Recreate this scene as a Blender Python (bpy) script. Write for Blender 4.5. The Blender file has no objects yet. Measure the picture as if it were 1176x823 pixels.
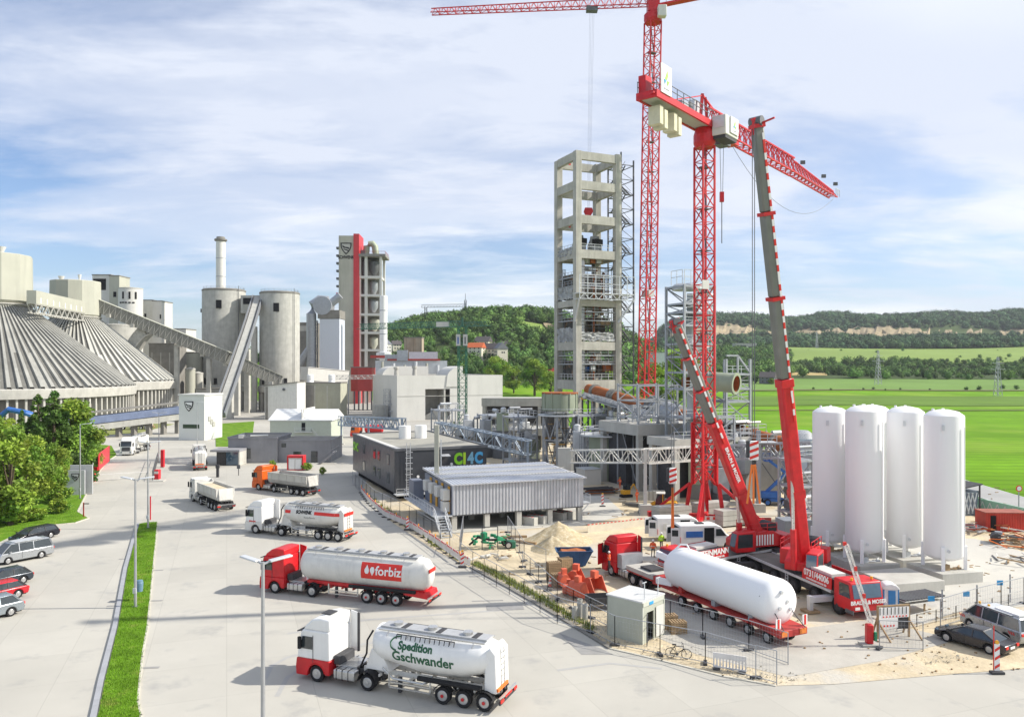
import bpy, bmesh, math, random
from math import sin, cos, pi, radians, sqrt, atan2
from mathutils import Vector, Matrix
import numpy as np

scn = bpy.context.scene
COL = scn.collection
F = 900.0; YH = 420.0; HC = 19.6            # focal length in photo pixels, horizon row, camera height in metres

# ------------------------------------------------------------------ camera, sky, sun, exposure
cam_d = bpy.data.cameras.new('camera'); cam = bpy.data.objects.new('camera', cam_d); COL.objects.link(cam)
cam.location = (0, 0, HC); cam.rotation_euler = (pi/2, 0, 0)
cam_d.sensor_width = 36; cam_d.lens = F/1176*36; cam_d.shift_y = 8.5/1176
cam_d.clip_start = 0.5; cam_d.clip_end = 30000
scn.camera = cam
SUN_EL, SUN_AZ = radians(37), radians(88)     # azimuth measured clockwise from +Y
world = bpy.data.worlds.new('World'); scn.world = world; world.use_nodes = True
wn = world.node_tree.nodes; wl = world.node_tree.links; wn.clear()
def WN(t, **k):
    n = wn.new(t)
    for a, b in k.items(): setattr(n, a, b)
    return n
def world_math(op, a, b=None):
    n = WN('ShaderNodeMath', operation=op)
    for i, v in enumerate((a, b)):
        if v is None: continue
        if isinstance(v, (int, float)): n.inputs[i].default_value = v
        else: wl.new(v, n.inputs[i])
    return n.outputs[0]
sky = WN('ShaderNodeTexSky', sky_type='NISHITA'); sky.sun_disc = False
sky.sun_elevation = SUN_EL; sky.sun_rotation = SUN_AZ; sky.air_density = 1.0; sky.dust_density = 0.8; sky.ozone_density = 1.5
geo = WN('ShaderNodeTexCoord'); sep = WN('ShaderNodeSeparateXYZ'); wl.new(geo.outputs['Generated'], sep.inputs[0])
zc = world_math('ADD', world_math('MAXIMUM', sep.outputs[2], 0.0), 0.12)
cmb = WN('ShaderNodeCombineXYZ')
wl.new(world_math('DIVIDE', sep.outputs[0], zc), cmb.inputs[0]); wl.new(world_math('DIVIDE', sep.outputs[1], zc), cmb.inputs[1])
mp = WN('ShaderNodeMapping'); mp.inputs['Rotation'].default_value = (0, 0, radians(-14)); mp.inputs['Scale'].default_value = (0.55, 1.0, 1)
mp.inputs['Location'].default_value = (1.3, 0.4, 0)
wl.new(cmb.outputs[0], mp.inputs[0])
def cloud(scale, detail, rough, lo, hi, dist=0.3):
    n = WN('ShaderNodeTexNoise'); n.inputs['Scale'].default_value = scale; n.inputs['Detail'].default_value = detail
    n.inputs['Roughness'].default_value = rough; n.inputs['Distortion'].default_value = dist
    wl.new(mp.outputs[0], n.inputs['Vector'])
    r = WN('ShaderNodeMapRange'); r.interpolation_type = 'SMOOTHSTEP'
    r.inputs[1].default_value = lo; r.inputs[2].default_value = hi; wl.new(n.outputs[0], r.inputs[0]); return r.outputs[0]
c1 = cloud(0.9, 8, 0.58, 0.36, 0.60, 0.5); c2 = cloud(2.6, 9, 0.62, 0.42, 0.68, 0.3); c3 = cloud(0.55, 5, 0.5, 0.40, 0.66)
# more cloud on the right-hand side and higher up than low on the left
side = WN('ShaderNodeMapRange'); side.inputs[1].default_value = -0.62; side.inputs[2].default_value = 0.25
side.inputs[3].default_value = -0.18; side.inputs[4].default_value = 0.26; wl.new(sep.outputs[0], side.inputs[0])
high = WN('ShaderNodeMapRange'); high.inputs[1].default_value = 0.05; high.inputs[2].default_value = 0.30
high.inputs[3].default_value = -0.24; high.inputs[4].default_value = 0.20; wl.new(sep.outputs[2], high.inputs[0])
cover = world_math('ADD', world_math('ADD', world_math('MULTIPLY', c1, 0.62), world_math('MULTIPLY', c2, 0.38)), world_math('ADD', side.outputs[0], high.outputs[0]))
clampn = WN('ShaderNodeClamp'); wl.new(cover, clampn.inputs[0]); clampn.inputs[2].default_value = 0.95
tone = WN('ShaderNodeMix', data_type='RGBA'); tone.inputs[6].default_value = (5.6, 6.0, 6.9, 1); tone.inputs[7].default_value = (7.6, 7.8, 8.1, 1)
wl.new(c3, tone.inputs[0])
skymix = WN('ShaderNodeMix', data_type='RGBA'); wl.new(clampn.outputs[0], skymix.inputs[0])
skyb = WN('ShaderNodeMix', data_type='RGBA', blend_type='MULTIPLY'); skyb.inputs[0].default_value = 1.0
wl.new(sky.outputs[0], skyb.inputs[6]); skyb.inputs[7].default_value = (0.84, 0.925, 1.10, 1)
wl.new(skyb.outputs[2], skymix.inputs[6]); wl.new(tone.outputs[2], skymix.inputs[7])
bg = WN('ShaderNodeBackground'); bg.inputs[1].default_value = 0.11; wl.new(skymix.outputs[2], bg.inputs[0])
wo = WN('ShaderNodeOutputWorld'); wl.new(bg.outputs[0], wo.inputs[0])
sun_d = bpy.data.lights.new('sun', 'SUN'); sun_d.energy = 4.8; sun_d.angle = radians(0.8); sun_d.color = (1, 0.94, 0.84)
sun = bpy.data.objects.new('sun', sun_d); COL.objects.link(sun)
sdir = Vector((sin(SUN_AZ)*cos(SUN_EL), cos(SUN_AZ)*cos(SUN_EL), sin(SUN_EL)))
sun.rotation_euler = sdir.to_track_quat('Z', 'Y').to_euler(); sun.location = (100, 0, 200)
scn.view_settings.view_transform = 'Standard'; scn.view_settings.look = 'None'; scn.view_settings.gamma = 1
scn.view_settings.exposure = 0.42
scn.render.engine = 'CYCLES'

# ------------------------------------------------------------------ placing helpers: a photo pixel and a height or depth give a point
def G(x, y, z=0.0):
    Y = (HC - z)*F/(y - YH); return Vector(((x-588)/F*Y, Y, z))
def DX(x, Y): return (x-588)/F*Y
def DZ(y, Y): return HC - (y-YH)*Y/F
rng = random.Random(7)

# ------------------------------------------------------------------ materials
MATS = {}
def mat(name, rgb, rough=0.6, metal=0.0, var=0.12, scale=1.5, bump=0.0, streak=0.0, streak_col=None, alpha=1.0, spec=0.5, brick=None, tint=False, leaf=False, coords='Object', spots=None):
    if name in MATS: return MATS[name]
    m = bpy.data.materials.new(name); m.use_nodes = True; MATS[name] = m
    nt = m.node_tree; N = nt.nodes; L = nt.links; b = N['Principled BSDF']
    b.inputs['Roughness'].default_value = rough; b.inputs['Metallic'].default_value = metal
    b.inputs['Specular IOR Level'].default_value = spec*(.2 if rough >= .9 else .5 if rough >= .8 else 1)
    tc = N.new('ShaderNodeTexCoord'); co = tc.outputs['Object']
    if coords == 'World':
        g = N.new('ShaderNodeNewGeometry'); co = g.outputs['Position']
    def noise(sc, det=5, rg=0.6, vec=None):
        n = N.new('ShaderNodeTexNoise'); n.inputs['Scale'].default_value = sc; n.inputs['Detail'].default_value = det
        n.inputs['Roughness'].default_value = rg; L.new(vec or co, n.inputs['Vector']); return n.outputs[0]
    def mrange(s, a, b_, c, d):
        r = N.new('ShaderNodeMapRange'); r.inputs[1].default_value = a; r.inputs[2].default_value = b_
        r.inputs[3].default_value = c; r.inputs[4].default_value = d; L.new(s, r.inputs[0]); return r.outputs[0]
    def mix(fac, a, b_, mode='MIX'):
        x = N.new('ShaderNodeMix'); x.data_type = 'RGBA'; x.blend_type = mode
        if isinstance(fac, float): x.inputs[0].default_value = fac
        else: L.new(fac, x.inputs[0])
        for i, v in ((6, a), (7, b_)):
            if isinstance(v, tuple): x.inputs[i].default_value = v + (1,) if len(v) == 3 else v
            else: L.new(v, x.inputs[i])
        return x.outputs[2]
    lo = tuple(max(0, c*(1-var)) for c in rgb); hi = tuple(min(1, c*(1+var)) for c in rgb)
    base = mix(mrange(noise(scale), 0.3, 0.7, 0, 1), lo, hi)
    if var > 0.03: base = mix(mrange(noise(scale*9, 4), 0.35, 0.7, 0, 0.5*min(1, var*4)), base, tuple(c*(1-var) for c in rgb))
    if spots:
        sc_, lo_, hi_, colr = spots
        base = mix(mrange(noise(sc_, 6, 0.65), lo_, hi_, 0, 1), base, colr)
    if streak:
        mpn = N.new('ShaderNodeMapping'); mpn.inputs['Scale'].default_value = (1, 1, 0.08); L.new(co, mpn.inputs[0])
        s = mrange(noise(scale*2.2, 6, 0.7, mpn.outputs[0]), 0.48, 0.72, 0, streak)
        base = mix(s, base, streak_col or tuple(c*0.45 for c in rgb))
    if brick:
        bw, bh, mortar, ang, dark = brick
        mpn = N.new('ShaderNodeMapping'); mpn.inputs['Rotation'].default_value = (0, 0, ang); L.new(co, mpn.inputs[0])
        bt = N.new('ShaderNodeTexBrick'); bt.offset = 0.0; bt.inputs['Scale'].default_value = 1.0
        bt.inputs['Mortar Size'].default_value = mortar; bt.inputs['Brick Width'].default_value = bw; bt.inputs['Row Height'].default_value = bh
        bt.inputs['Color1'].default_value = (1, 1, 1, 1); bt.inputs['Color2'].default_value = (0.94, 0.94, 0.94, 1); bt.inputs['Mortar'].default_value = (dark, dark, dark, 1)
        bt.inputs['Mortar Smooth'].default_value = 0.3
        L.new(mpn.outputs[0], bt.inputs['Vector']); base = mix(1.0, base, bt.outputs[0], 'MULTIPLY')
    if tint:
        at = N.new('ShaderNodeAttribute'); at.attribute_name = 'tint'; base = mix(1.0, base, at.outputs[0], 'MULTIPLY')
    L.new(base, b.inputs['Base Color'])
    if leaf:
        tr = N.new('ShaderNodeBsdfTranslucent'); L.new(base, tr.inputs[0]); mx = N.new('ShaderNodeMixShader'); mx.inputs[0].default_value = 0.3
        L.new(b.outputs[0], mx.inputs[1]); L.new(tr.outputs[0], mx.inputs[2]); L.new(mx.outputs[0], N['Material Output'].inputs[0])
    if bump:
        bn = N.new('ShaderNodeBump'); bn.inputs['Strength'].default_value = bump; bn.inputs['Distance'].default_value = 0.06
        L.new(noise(scale*12, 6), bn.inputs['Height']); L.new(bn.outputs[0], b.inputs['Normal'])
    if alpha < 1: b.inputs['Alpha'].default_value = alpha
    L.new(mrange(noise(scale*4), 0.3, 0.7, max(0, rough-0.08), min(1, rough+0.08)), b.inputs['Roughness'])
    return m
def glass(name, rgb, rough=0.08):
    return mat(name, rgb, rough, 0.0, 0.25, 0.8, spec=0.9)

# ------------------------------------------------------------------ mesh builder
class MB:
    def __init__(s): s.v = []; s.f = []; s.t = []
    def add(s, vs, fs):
        o = len(s.v); s.v.extend([tuple(v) for v in vs]); s.f.extend([tuple(i+o for i in f) for f in fs]); return s
    def hexa(s, p):     # 8 points: bottom ring 0-3, top ring 4-7
        return s.add(p, [(0,3,2,1),(4,5,6,7),(0,1,5,4),(1,2,6,5),(2,3,7,6),(3,0,4,7)])
    def bx(s, x0, x1, y0, y1, z0, z1):
        return s.hexa([(x0,y0,z0),(x1,y0,z0),(x1,y1,z0),(x0,y1,z0),(x0,y0,z1),(x1,y0,z1),(x1,y1,z1),(x0,y1,z1)])
    def box(s, c, d, rz=0.0):
        cx, cy, cz = c; a, b, h = d[0]/2, d[1]/2, d[2]/2; co, si = cos(rz), sin(rz)
        P = [(cx+x*co-y*si, cy+x*si+y*co, cz+z) for z in (-h, h) for x, y in ((-a,-b),(a,-b),(a,b),(-a,b))]
        return s.hexa(P)
    def beam(s, p, q, w, h=None, caps=True):
        p = Vector(p); q = Vector(q); d = q-p
        if d.length < 1e-6: return s
        d.normalize(); up = Vector((0,0,1)) if abs(d.z) < 0.95 else Vector((0,1,0))
        a = d.cross(up).normalized()*(w/2); b = a.cross(d).normalized()*((h or w)/2)
        P = [p-a-b, p+a-b, p+a+b, p-a+b, q-a-b, q+a-b, q+a+b, q-a+b]
        fs = [(0,1,5,4),(1,2,6,5),(2,3,7,6),(3,0,4,7)]
        if caps: fs += [(0,3,2,1),(4,5,6,7)]
        return s.add(P, fs)
    def cyl(s, p, q, r0, r1=None, n=12, caps=True):
        p = Vector(p); q = Vector(q); r1 = r0 if r1 is None else r1; d = (q-p).normalized()
        up = Vector((0,0,1)) if abs(d.z) < 0.95 else Vector((1,0,0))
        a = d.cross(up).normalized(); b = a.cross(d).normalized()
        P = [p+(a*cos(2*pi*i/n)+b*sin(2*pi*i/n))*r0 for i in range(n)] + [q+(a*cos(2*pi*i/n)+b*sin(2*pi*i/n))*r1 for i in range(n)]
        fs = [(i, (i+1) % n, n+(i+1) % n, n+i) for i in range(n)]
        if caps: fs += [tuple(range(n))[::-1], tuple(range(n, 2*n))]
        return s.add(P, fs)
    def tube(s, pts, r, n=8):
        pts = [Vector(p) for p in pts]; R = []; k = len(pts); rr = r if isinstance(r, (list, tuple)) else [r]*k
        for i, p in enumerate(pts):
            d = (pts[min(i+1, k-1)]-pts[max(i-1, 0)]).normalized(); up = Vector((0,0,1)) if abs(d.z) < 0.9 else Vector((1,0,0))
            a = d.cross(up).normalized(); b = a.cross(d).normalized()
            R += [p+(a*cos(2*pi*j/n)+b*sin(2*pi*j/n))*rr[i] for j in range(n)]
        fs = [(i*n+j, i*n+(j+1) % n, (i+1)*n+(j+1) % n, (i+1)*n+j) for i in range(k-1) for j in range(n)]
        fs += [tuple(range(n))[::-1], tuple(range((k-1)*n, k*n))]
        return s.add(R, fs)
    def lathe(s, prof, c=(0,0,0), n=24, axis='z', arc=(0, 2*pi)):     # prof: (r, h)
        full = abs(arc[1]-arc[0]-2*pi) < 1e-6; m = n if full else n+1; P = []
        for r, h in prof:
            for j in range(m):
                t = arc[0]+(arc[1]-arc[0])*j/n; x, y = r*cos(t), r*sin(t)
                P.append({'z': (c[0]+x, c[1]+y, c[2]+h), 'y': (c[0]+x, c[1]+h, c[2]+y), 'x': (c[0]+h, c[1]+x, c[2]+y)}[axis])
        fs = []
        for i in range(len(prof)-1):
            for j in range(n if full else n):
                k = (j+1) % m; fs.append((i*m+j, i*m+k, (i+1)*m+k, (i+1)*m+j))
        if full:
            if prof[0][0] > 1e-4: fs.append(tuple(range(m))[::-1])
            if prof[-1][0] > 1e-4: fs.append(tuple(range((len(prof)-1)*m, len(prof)*m)))
        return s.add(P, fs)
    def prism(s, poly, plane, a, b):    # polygon in 'xz','yz' or 'xy', swept from a to b along the third axis
        def P(u, v, w): return {'xz': (u, w, v), 'yz': (w, u, v), 'xy': (u, v, w)}[plane]
        n = len(poly); vs = [P(u, v, a) for u, v in poly]+[P(u, v, b) for u, v in poly]
        return s.add(vs, [tuple(range(n)), tuple(range(2*n-1, n-1, -1))]+[(i, n+i, n+(i+1) % n, (i+1) % n) for i in range(n)])
    def loft(s, secs, n=24):            # sections along x: (x, zc, ry, rz)
        P = [(x, ry*cos(2*pi*j/n), zc_+rz*sin(2*pi*j/n)) for x, zc_, ry, rz in secs for j in range(n)]
        k = len(secs); fs = [(i*n+j, i*n+(j+1) % n, (i+1)*n+(j+1) % n, (i+1)*n+j) for i in range(k-1) for j in range(n)]
        fs += [tuple(range(n))[::-1], tuple(range((k-1)*n, k*n))]
        return s.add(P, fs)
    def truss(s, p, q, w, h, bays, r, up=(0,0,1), faces=4, dia=None):   # lattice beam, p..q centre line of the bottom face
        p = Vector(p); q = Vector(q); d = (q-p); L = d.length; d.normalize(); up = Vector(up)
        a = d.cross(up).normalized()*(w/2); u = a.cross(d).normalized()*h; dr = dia or r*0.6
        C = [-a, a, a+u, -a+u]
        for c in C: s.beam(p+c, q+c, r)
        for i in range(bays):
            t0 = d*(L*i/bays); t1 = d*(L*(i+1)/bays)
            for k in range(4):
                if faces == 2 and k in (0, 2): continue
                c0, c1 = C[k], C[(k+1) % 4]
                if i % 2: c0, c1 = c1, c0
                s.beam(p+t0+c0, p+t1+c1, dr, caps=False); s.beam(p+t1+C[k], p+t1+C[(k+1) % 4], dr, caps=False)
        for k in range(4): s.beam(p+C[k], p+C[(k+1) % 4], dr, caps=False)
        return s
    def rail(s, pts, h=1.1, post=1.5, r=0.05):
        pts = [Vector(p) for p in pts]
        for a, b in zip(pts, pts[1:]):
            L = (b-a).length; n = max(1, int(L/post))
            for k in (1.0, 0.55): s.beam(a+Vector((0,0,h*k)), b+Vector((0,0,h*k)), r, caps=False)
            for i in range(n+1): c = a+(b-a)*(i/n); s.beam(c, c+Vector((0,0,h)), r, caps=False)
        return s
    def mesh(s, name, smooth=False):
        me = bpy.data.meshes.new(name); me.from_pydata([tuple(v) for v in s.v], [], s.f); me.update()
        if smooth:
            me.polygons.foreach_set('use_smooth', [True]*len(me.polygons)); me.set_sharp_from_angle(angle=radians(38))
        return me
    def build(s, name, m, parent=None, loc=None, rz=None, smooth=False, bevel=0.0, label=None, seg=2):
        o = obj(name, s.mesh(name, smooth or bevel > 0), m, parent, loc, rz)
        if bevel:
            b = o.modifiers.new('bevel', 'BEVEL'); b.width = bevel; b.segments = seg; b.limit_method = 'ANGLE'; b.angle_limit = radians(28)
        if label: o['label'] = label
        return o
def obj(name, me, m=None, parent=None, loc=None, rz=None):
    o = bpy.data.objects.new(name, me); COL.objects.link(o)
    if m is not None and not me.materials:
        for k in (m if isinstance(m, (list, tuple)) else [m]): me.materials.append(k)
    if parent is not None: o.parent = parent
    if loc is not None: o.location = loc
    if rz is not None: o.rotation_euler = (0, 0, rz)
    return o
def thing(name, label, cat, loc=(0,0,0), rz=0.0, group=None, scale=None):
    o = bpy.data.objects.new(name, None); COL.objects.link(o); o.location = loc; o.rotation_euler = (0, 0, rz); o.empty_display_size = 0.2
    o['label'] = label; o['category'] = cat
    if group: o['group'] = group
    if scale: o.scale = (scale,)*3
    return o
def tag(o, label, cat, group=None):
    o['label'] = label; o['category'] = cat
    if group: o['group'] = group
    return o
def struct(o, kind='structure'): o['kind'] = kind; return o
def copy_tree(o, parent=None, depth=0):
    c = o.copy(); COL.objects.link(c)
    if parent is not None: c.parent = parent
    for ch in [x for x in KIDS.get(o.name, [])]: copy_tree(ch, c)
    return c
KIDS = {}
def index_kids():
    KIDS.clear()
    for x in bpy.data.objects:
        if x.parent: KIDS.setdefault(x.parent.name, []).append(x)
def dup(o, loc=None, rz=None, label=None, group=None, scale=None):
    index_kids(); c = copy_tree(o)
    if loc is not None: c.location = loc
    if rz is not None: c.rotation_euler = (c.rotation_euler[0], c.rotation_euler[1], rz)
    if label: c['label'] = label
    if group: c['group'] = group
    if scale: c.scale = (scale,)*3
    return c
DG = None
def text_mesh(txt, size, depth=0.01, bold=0.0, align='CENTER', stretch=1.0, cuts=0):
    cu = bpy.data.curves.new('txt', 'FONT'); cu.body = txt; cu.size = size; cu.extrude = depth/2; cu.offset = bold; cu.align_x = align; cu.align_y = 'CENTER'; cu.resolution_u = 3
    o = bpy.data.objects.new('txt', cu); COL.objects.link(o)
    bpy.context.view_layer.update(); dg = bpy.context.evaluated_depsgraph_get()
    me = bpy.data.meshes.new_from_object(o.evaluated_get(dg)); bpy.data.objects.remove(o); bpy.data.curves.remove(cu)
    me.materials.clear()
    if cuts:
        bm = bmesh.new(); bm.from_mesh(me); hs = size*0.75
        for i in range(-cuts, cuts+1):
            g = list(bm.verts)+list(bm.edges)+list(bm.faces)
            bmesh.ops.bisect_plane(bm, geom=g, plane_co=(0, hs*i/cuts*0.9, 0), plane_no=(0, 1, 0))
        bm.to_mesh(me); bm.free()
    me.transform(Matrix.Diagonal((stretch, 1, 1, 1)))
    return me
def text_on(txt, size, parent, m, loc, rz=0.0, bold=0.0, stretch=1.0, name='lettering', align='CENTER', flat=False):
    """upright lettering that faces local -Y turned by rz"""
    me = text_mesh(txt, size, 0.03, bold, align, stretch)
    me.transform((Matrix.Rotation(rz, 4, 'Z')) @ Matrix.Rotation(pi/2, 4, 'X'))
    return obj(name, me, m, parent, loc)
def wrap_text(me, side, x0, z0, tank):      # bends upright lettering round a lofted tank; side=+1 is local +Y
    for v in me.vertices:
        x = x0 + v.co.x*(-side); z = z0 + v.co.y
        zc_, ry, rz_ = tank(x); t = max(-0.97, min(0.97, (z-zc_)/rz_)); y = ry*sqrt(1-t*t)+0.012+max(0, v.co.z)
        v.co = (x, y*side, z)
    me.update(); return me

# ------------------------------------------------------------------ shared materials
CONC = mat('concrete_yard', (0.455, 0.438, 0.39), 0.9, var=0.11, scale=0.06, bump=0.15, coords='World', brick=(5.0, 5.5, 0.014, radians(-20), 0.72), spots=(0.3, 0.56, 0.78, (0.33, 0.325, 0.31)))
ASPH = mat('asphalt', (0.25, 0.25, 0.25), 0.9, var=0.12, scale=0.2, bump=0.2, coords='World')
GRAV = mat('gravel', (0.58, 0.49, 0.34), 0.95, var=0.24, scale=0.3, bump=1.0, coords='World', spots=(0.07, 0.50, 0.62, (0.50, 0.475, 0.42)))
PLANT = mat('plant_ground', (0.40, 0.385, 0.35), 0.95, var=0.18, scale=0.08, bump=0.4, coords='World')
GRASS = mat('grass', (0.13, 0.25, 0.02), 0.95, var=0.4, scale=0.5, bump=0.9, coords='World', spots=(.5, .55, .72, (.27, .27, .07)))
FIELD = mat('crop_field', (0.14, 0.30, 0.008), 0.95, var=0.3, scale=0.03, bump=0.9, coords='World', brick=(900, 5.0, 0.8, radians(4), 0.78), spots=(0.012, 0.5, 0.62, (0.20, 0.32, 0.03)))
FIELD2 = mat('far_field', (0.15, 0.25, 0.06), 0.95, var=0.15, scale=0.012, coords='World')
FIELD3 = mat('pale_field', (0.20, 0.28, 0.07), 0.95, var=0.12, scale=0.01, coords='World')
STRAW = mat('straw_field', (0.42, 0.33, 0.15), 0.95, var=0.1, scale=0.02, coords='World')
ROCK = mat('quarry_rock', (0.36, 0.295, 0.19), 0.95, var=0.3, scale=0.05, bump=0.5, streak=0.6, coords='World')
CON = mat('raw_concrete', (0.42, 0.415, 0.38), 0.85, var=0.14, scale=0.5, bump=0.2, streak=0.35, coords='World')
CON_L = mat('pale_concrete', (0.47, 0.46, 0.42), 0.85, var=0.14, scale=0.4, bump=0.15, streak=0.25, coords='World')
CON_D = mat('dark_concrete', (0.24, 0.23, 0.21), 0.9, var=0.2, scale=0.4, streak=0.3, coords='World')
STEEL = mat('galvanised_steel', (0.36, 0.38, 0.41), 0.5, 0.35, 0.15, 1.2)
STEEL_D = mat('dark_steel', (0.13, 0.135, 0.145), 0.55, 0.3, 0.2, 1.2)
STEEL_L = mat('light_steel', (0.58, 0.60, 0.62), 0.45, 0.3, 0.1, 1.0)
RED = mat('crane_red', (0.57, 0.012, 0.018), 0.42, 0.0, 0.22, 1.2, spec=0.5)
REDM = mat('mast_red', (0.58, 0.018, 0.022), 0.5, 0.0, 0.15, 0.4)
RED_D = mat('faded_red', (0.36, 0.04, 0.03), 0.6, 0.0, 0.2, 1.0)
WHITE = mat('white_paint', (0.78, 0.78, 0.765), 0.35, 0.0, 0.04, 0.9, streak=0.12)
WHITE_D = mat('dusty_white', (0.66, 0.65, 0.61), 0.5, 0.0, 0.07, 0.9, streak=0.25)
CLAD = mat('white_cladding', (0.60, 0.59, 0.55), 0.6, 0.0, 0.05, 0.2, streak=0.15, coords='World')
BLACK = mat('black_rubber', (0.022, 0.022, 0.024), 0.8, 0.0, 0.2, 3)
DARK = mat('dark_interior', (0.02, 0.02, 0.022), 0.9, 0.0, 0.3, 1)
CHAS = mat('chassis_grey', (0.055, 0.055, 0.06), 0.7, 0.1, 0.3, 3)
RIM = mat('steel_rim', (0.5, 0.5, 0.5), 0.35, 0.6, 0.1, 4)
ALU = mat('brushed_aluminium', (0.56, 0.56, 0.55), 0.32, 0.7, 0.1, 2)
GLS = glass('window_glass', (0.035, 0.045, 0.05))
GLB = glass('blue_window_glass', (0.06, 0.11, 0.16))
BLUE = mat('blue_paint', (0.03, 0.13, 0.42), 0.45, 0.0, 0.15, 1.5)
ORNG = mat('orange_paint', (0.75, 0.17, 0.02), 0.45, 0.0, 0.1, 1.5)
YEL = mat('yellow_paint', (0.72, 0.36, 0.02), 0.5, 0.0, 0.15, 1.5)
GRN = mat('green_paint', (0.02, 0.26, 0.12), 0.5, 0.0, 0.2, 1.5)
GRN_D = mat('crane_green', (0.02, 0.13, 0.075), 0.5, 0.0, 0.15, 1.0)
OLIVE = mat('sage_steel', (0.30, 0.34, 0.25), 0.55, 0.1, 0.1, 0.3, streak=0.25, coords='World')
RUST = mat('rusty_steel', (0.36, 0.12, 0.045), 0.85, 0.0, 0.3, 0.6, bump=0.2, coords='World')
WOOD = mat('weathered_wood', (0.34, 0.24, 0.14), 0.85, 0.0, 0.25, 2.5)
BARK = mat('bark', (0.11, 0.085, 0.06), 0.95, 0.0, 0.25, 2)
REDW = mat('warning_red', (0.66, 0.03, 0.02), 0.5, 0.0, 0.05, 2)
LEAF1 = mat('deciduous_leaves', (0.21, 0.345, 0.04), 0.7, 0.0, 0.35, 0.4, tint=True, leaf=True)
LEAF2 = mat('conifer_needles', (0.10, 0.19, 0.045), 0.8, 0.0, 0.35, 0.5, tint=True, leaf=True)
WOODM = mat('woodland_leaves', (0.075, 0.145, 0.03), 0.85, 0.0, 0.35, 0.06, tint=True, coords='World')
WOODF = mat('far_woodland_leaves', (0.055, 0.105, 0.045), 0.9, 0.0, 0.3, 0.03, tint=True, coords='World')

# ------------------------------------------------------------------ terrain
def sst(a, b, t):
    t = max(0.0, min(1.0, (t-a)/(b-a))); return t*t*(3-2*t)
def lerp_tab(tab, t):
    if t <= tab[0][0]: return tab[0][1]
    for (a, b), (c, d) in zip(tab, tab[1:]):
        if t <= c: return b+(d-b)*(t-a)/(c-a)
    return tab[-1][1]
RT = [(450, 0), (500, .15), (600, 3.6), (700, 5.6), (900, 11.6), (1100, 29), (1300, 44), (1500, 57), (1800, 80), (2050, 98), (2110, 128), (2500, 172), (3000, 176), (4500, 60), (9000, 0)]
CR = [(-600, 10), (200, 14), (330, 30), (400, 44), (440, 58), (480, 72), (540, 80), (600, 78), (640, 70), (700, 60), (760, 44), (840, 26), (1000, 10)]
def terrain(X, Y):
    if Y < 440: return 0.0
    px = 588+F*X/Y
    hill = lerp_tab(CR, px)*sst(480, 960, Y)*(1-0.7*sst(1300, 3500, Y))
    right = lerp_tab(RT, Y)
    w = sst(690, 800, px)
    bump = 2.2*sin(X*0.011+Y*0.007)*sst(650, 1000, Y)+(5*sin(X*.0043+1)+4*sin(X*.0131)+2.5*sin(X*.031+2))*sst(1500, 2300, Y)
    return hill*(1-w)+right*w+bump
Ys = list(np.arange(-200, 440, 80))+list(np.arange(440, 1300, 14))+list(np.arange(1300, 3000, 35))+list(np.arange(3000, 9001, 400))
Us = list(np.linspace(-3.0, -0.62, 14))+list(np.linspace(-0.6, 1.0, 130))+list(np.linspace(1.05, 3.5, 14))
mb = MB(); nx = len(Us)
for Y in Ys:
    for u in Us:
        X = u*max(Y, 260)*1.0 if Y > 440 else u*440
        mb.v.append((X, Y, terrain(X, Y)))
for j in range(len(Ys)-1):
    for i in range(nx-1): mb.f.append((j*nx+i, j*nx+i+1, (j+1)*nx+i+1, (j+1)*nx+i))
struct(mb.build('ground', FIELD, smooth=True))
def drape(name, m, x0, x1, Y0, Y1, dz=0.25, n=40, k=14, edge=0.0):
    mb = MB()
    for j in range(k+1):
        Y = Y0+(Y1-Y0)*j/k
        for i in range(n+1):
            px = x0+(x1-x0)*i/n; yy = Y+edge*sin(px*0.021)*(1 if j in (0, k) else 0.5); X = DX(px, yy); mb.v.append((X, yy, terrain(X, yy)+dz))
    for j in range(k):
        for i in range(n): a = j*(n+1)+i; mb.f.append((a, a+1, a+n+2, a+n+1))
    return struct(mb.build(name, m, smooth=True))
drape('field', FIELD2, 800, 1500, 560, 760, 0.3, edge=6)
drape('field', FIELD3, 900, 1500, 1020, 1400, 1.6, edge=22)
drape('field', mat('dull_crop', (.115, .20, .03), .95, var=.2, scale=.03, coords='World'), 700, 1500, 384, 500, .2, edge=5)
drape('field_edge', mat('bare_earth', (.16, .15, .07), .95, coords='World'), 860, 1500, 342, 346, .25, edge=2)
drape('field_edge', MATS['bare_earth'], 860, 1500, 552, 560, .4, edge=5)
drape('field', STRAW, 905, 950, 800, 905, 0.9, edge=3)
drape('field', FIELD3, 598, 628, 770, 850, 0.8, edge=3)
drape('hillside', mat('forest_floor', (0.06, 0.09, 0.03), 0.95, var=0.3, scale=0.02, coords='World'), 380, 700, 560, 1300, 0.15, n=60, k=30)
drape('hillside', MATS['forest_floor'], 700, 1500, 1400, 2950, 3.0, n=90, k=60)
drape('hillside', MATS['forest_floor'], 700, 1500, 740, 1020, 0.6, n=60, k=14)

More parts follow.
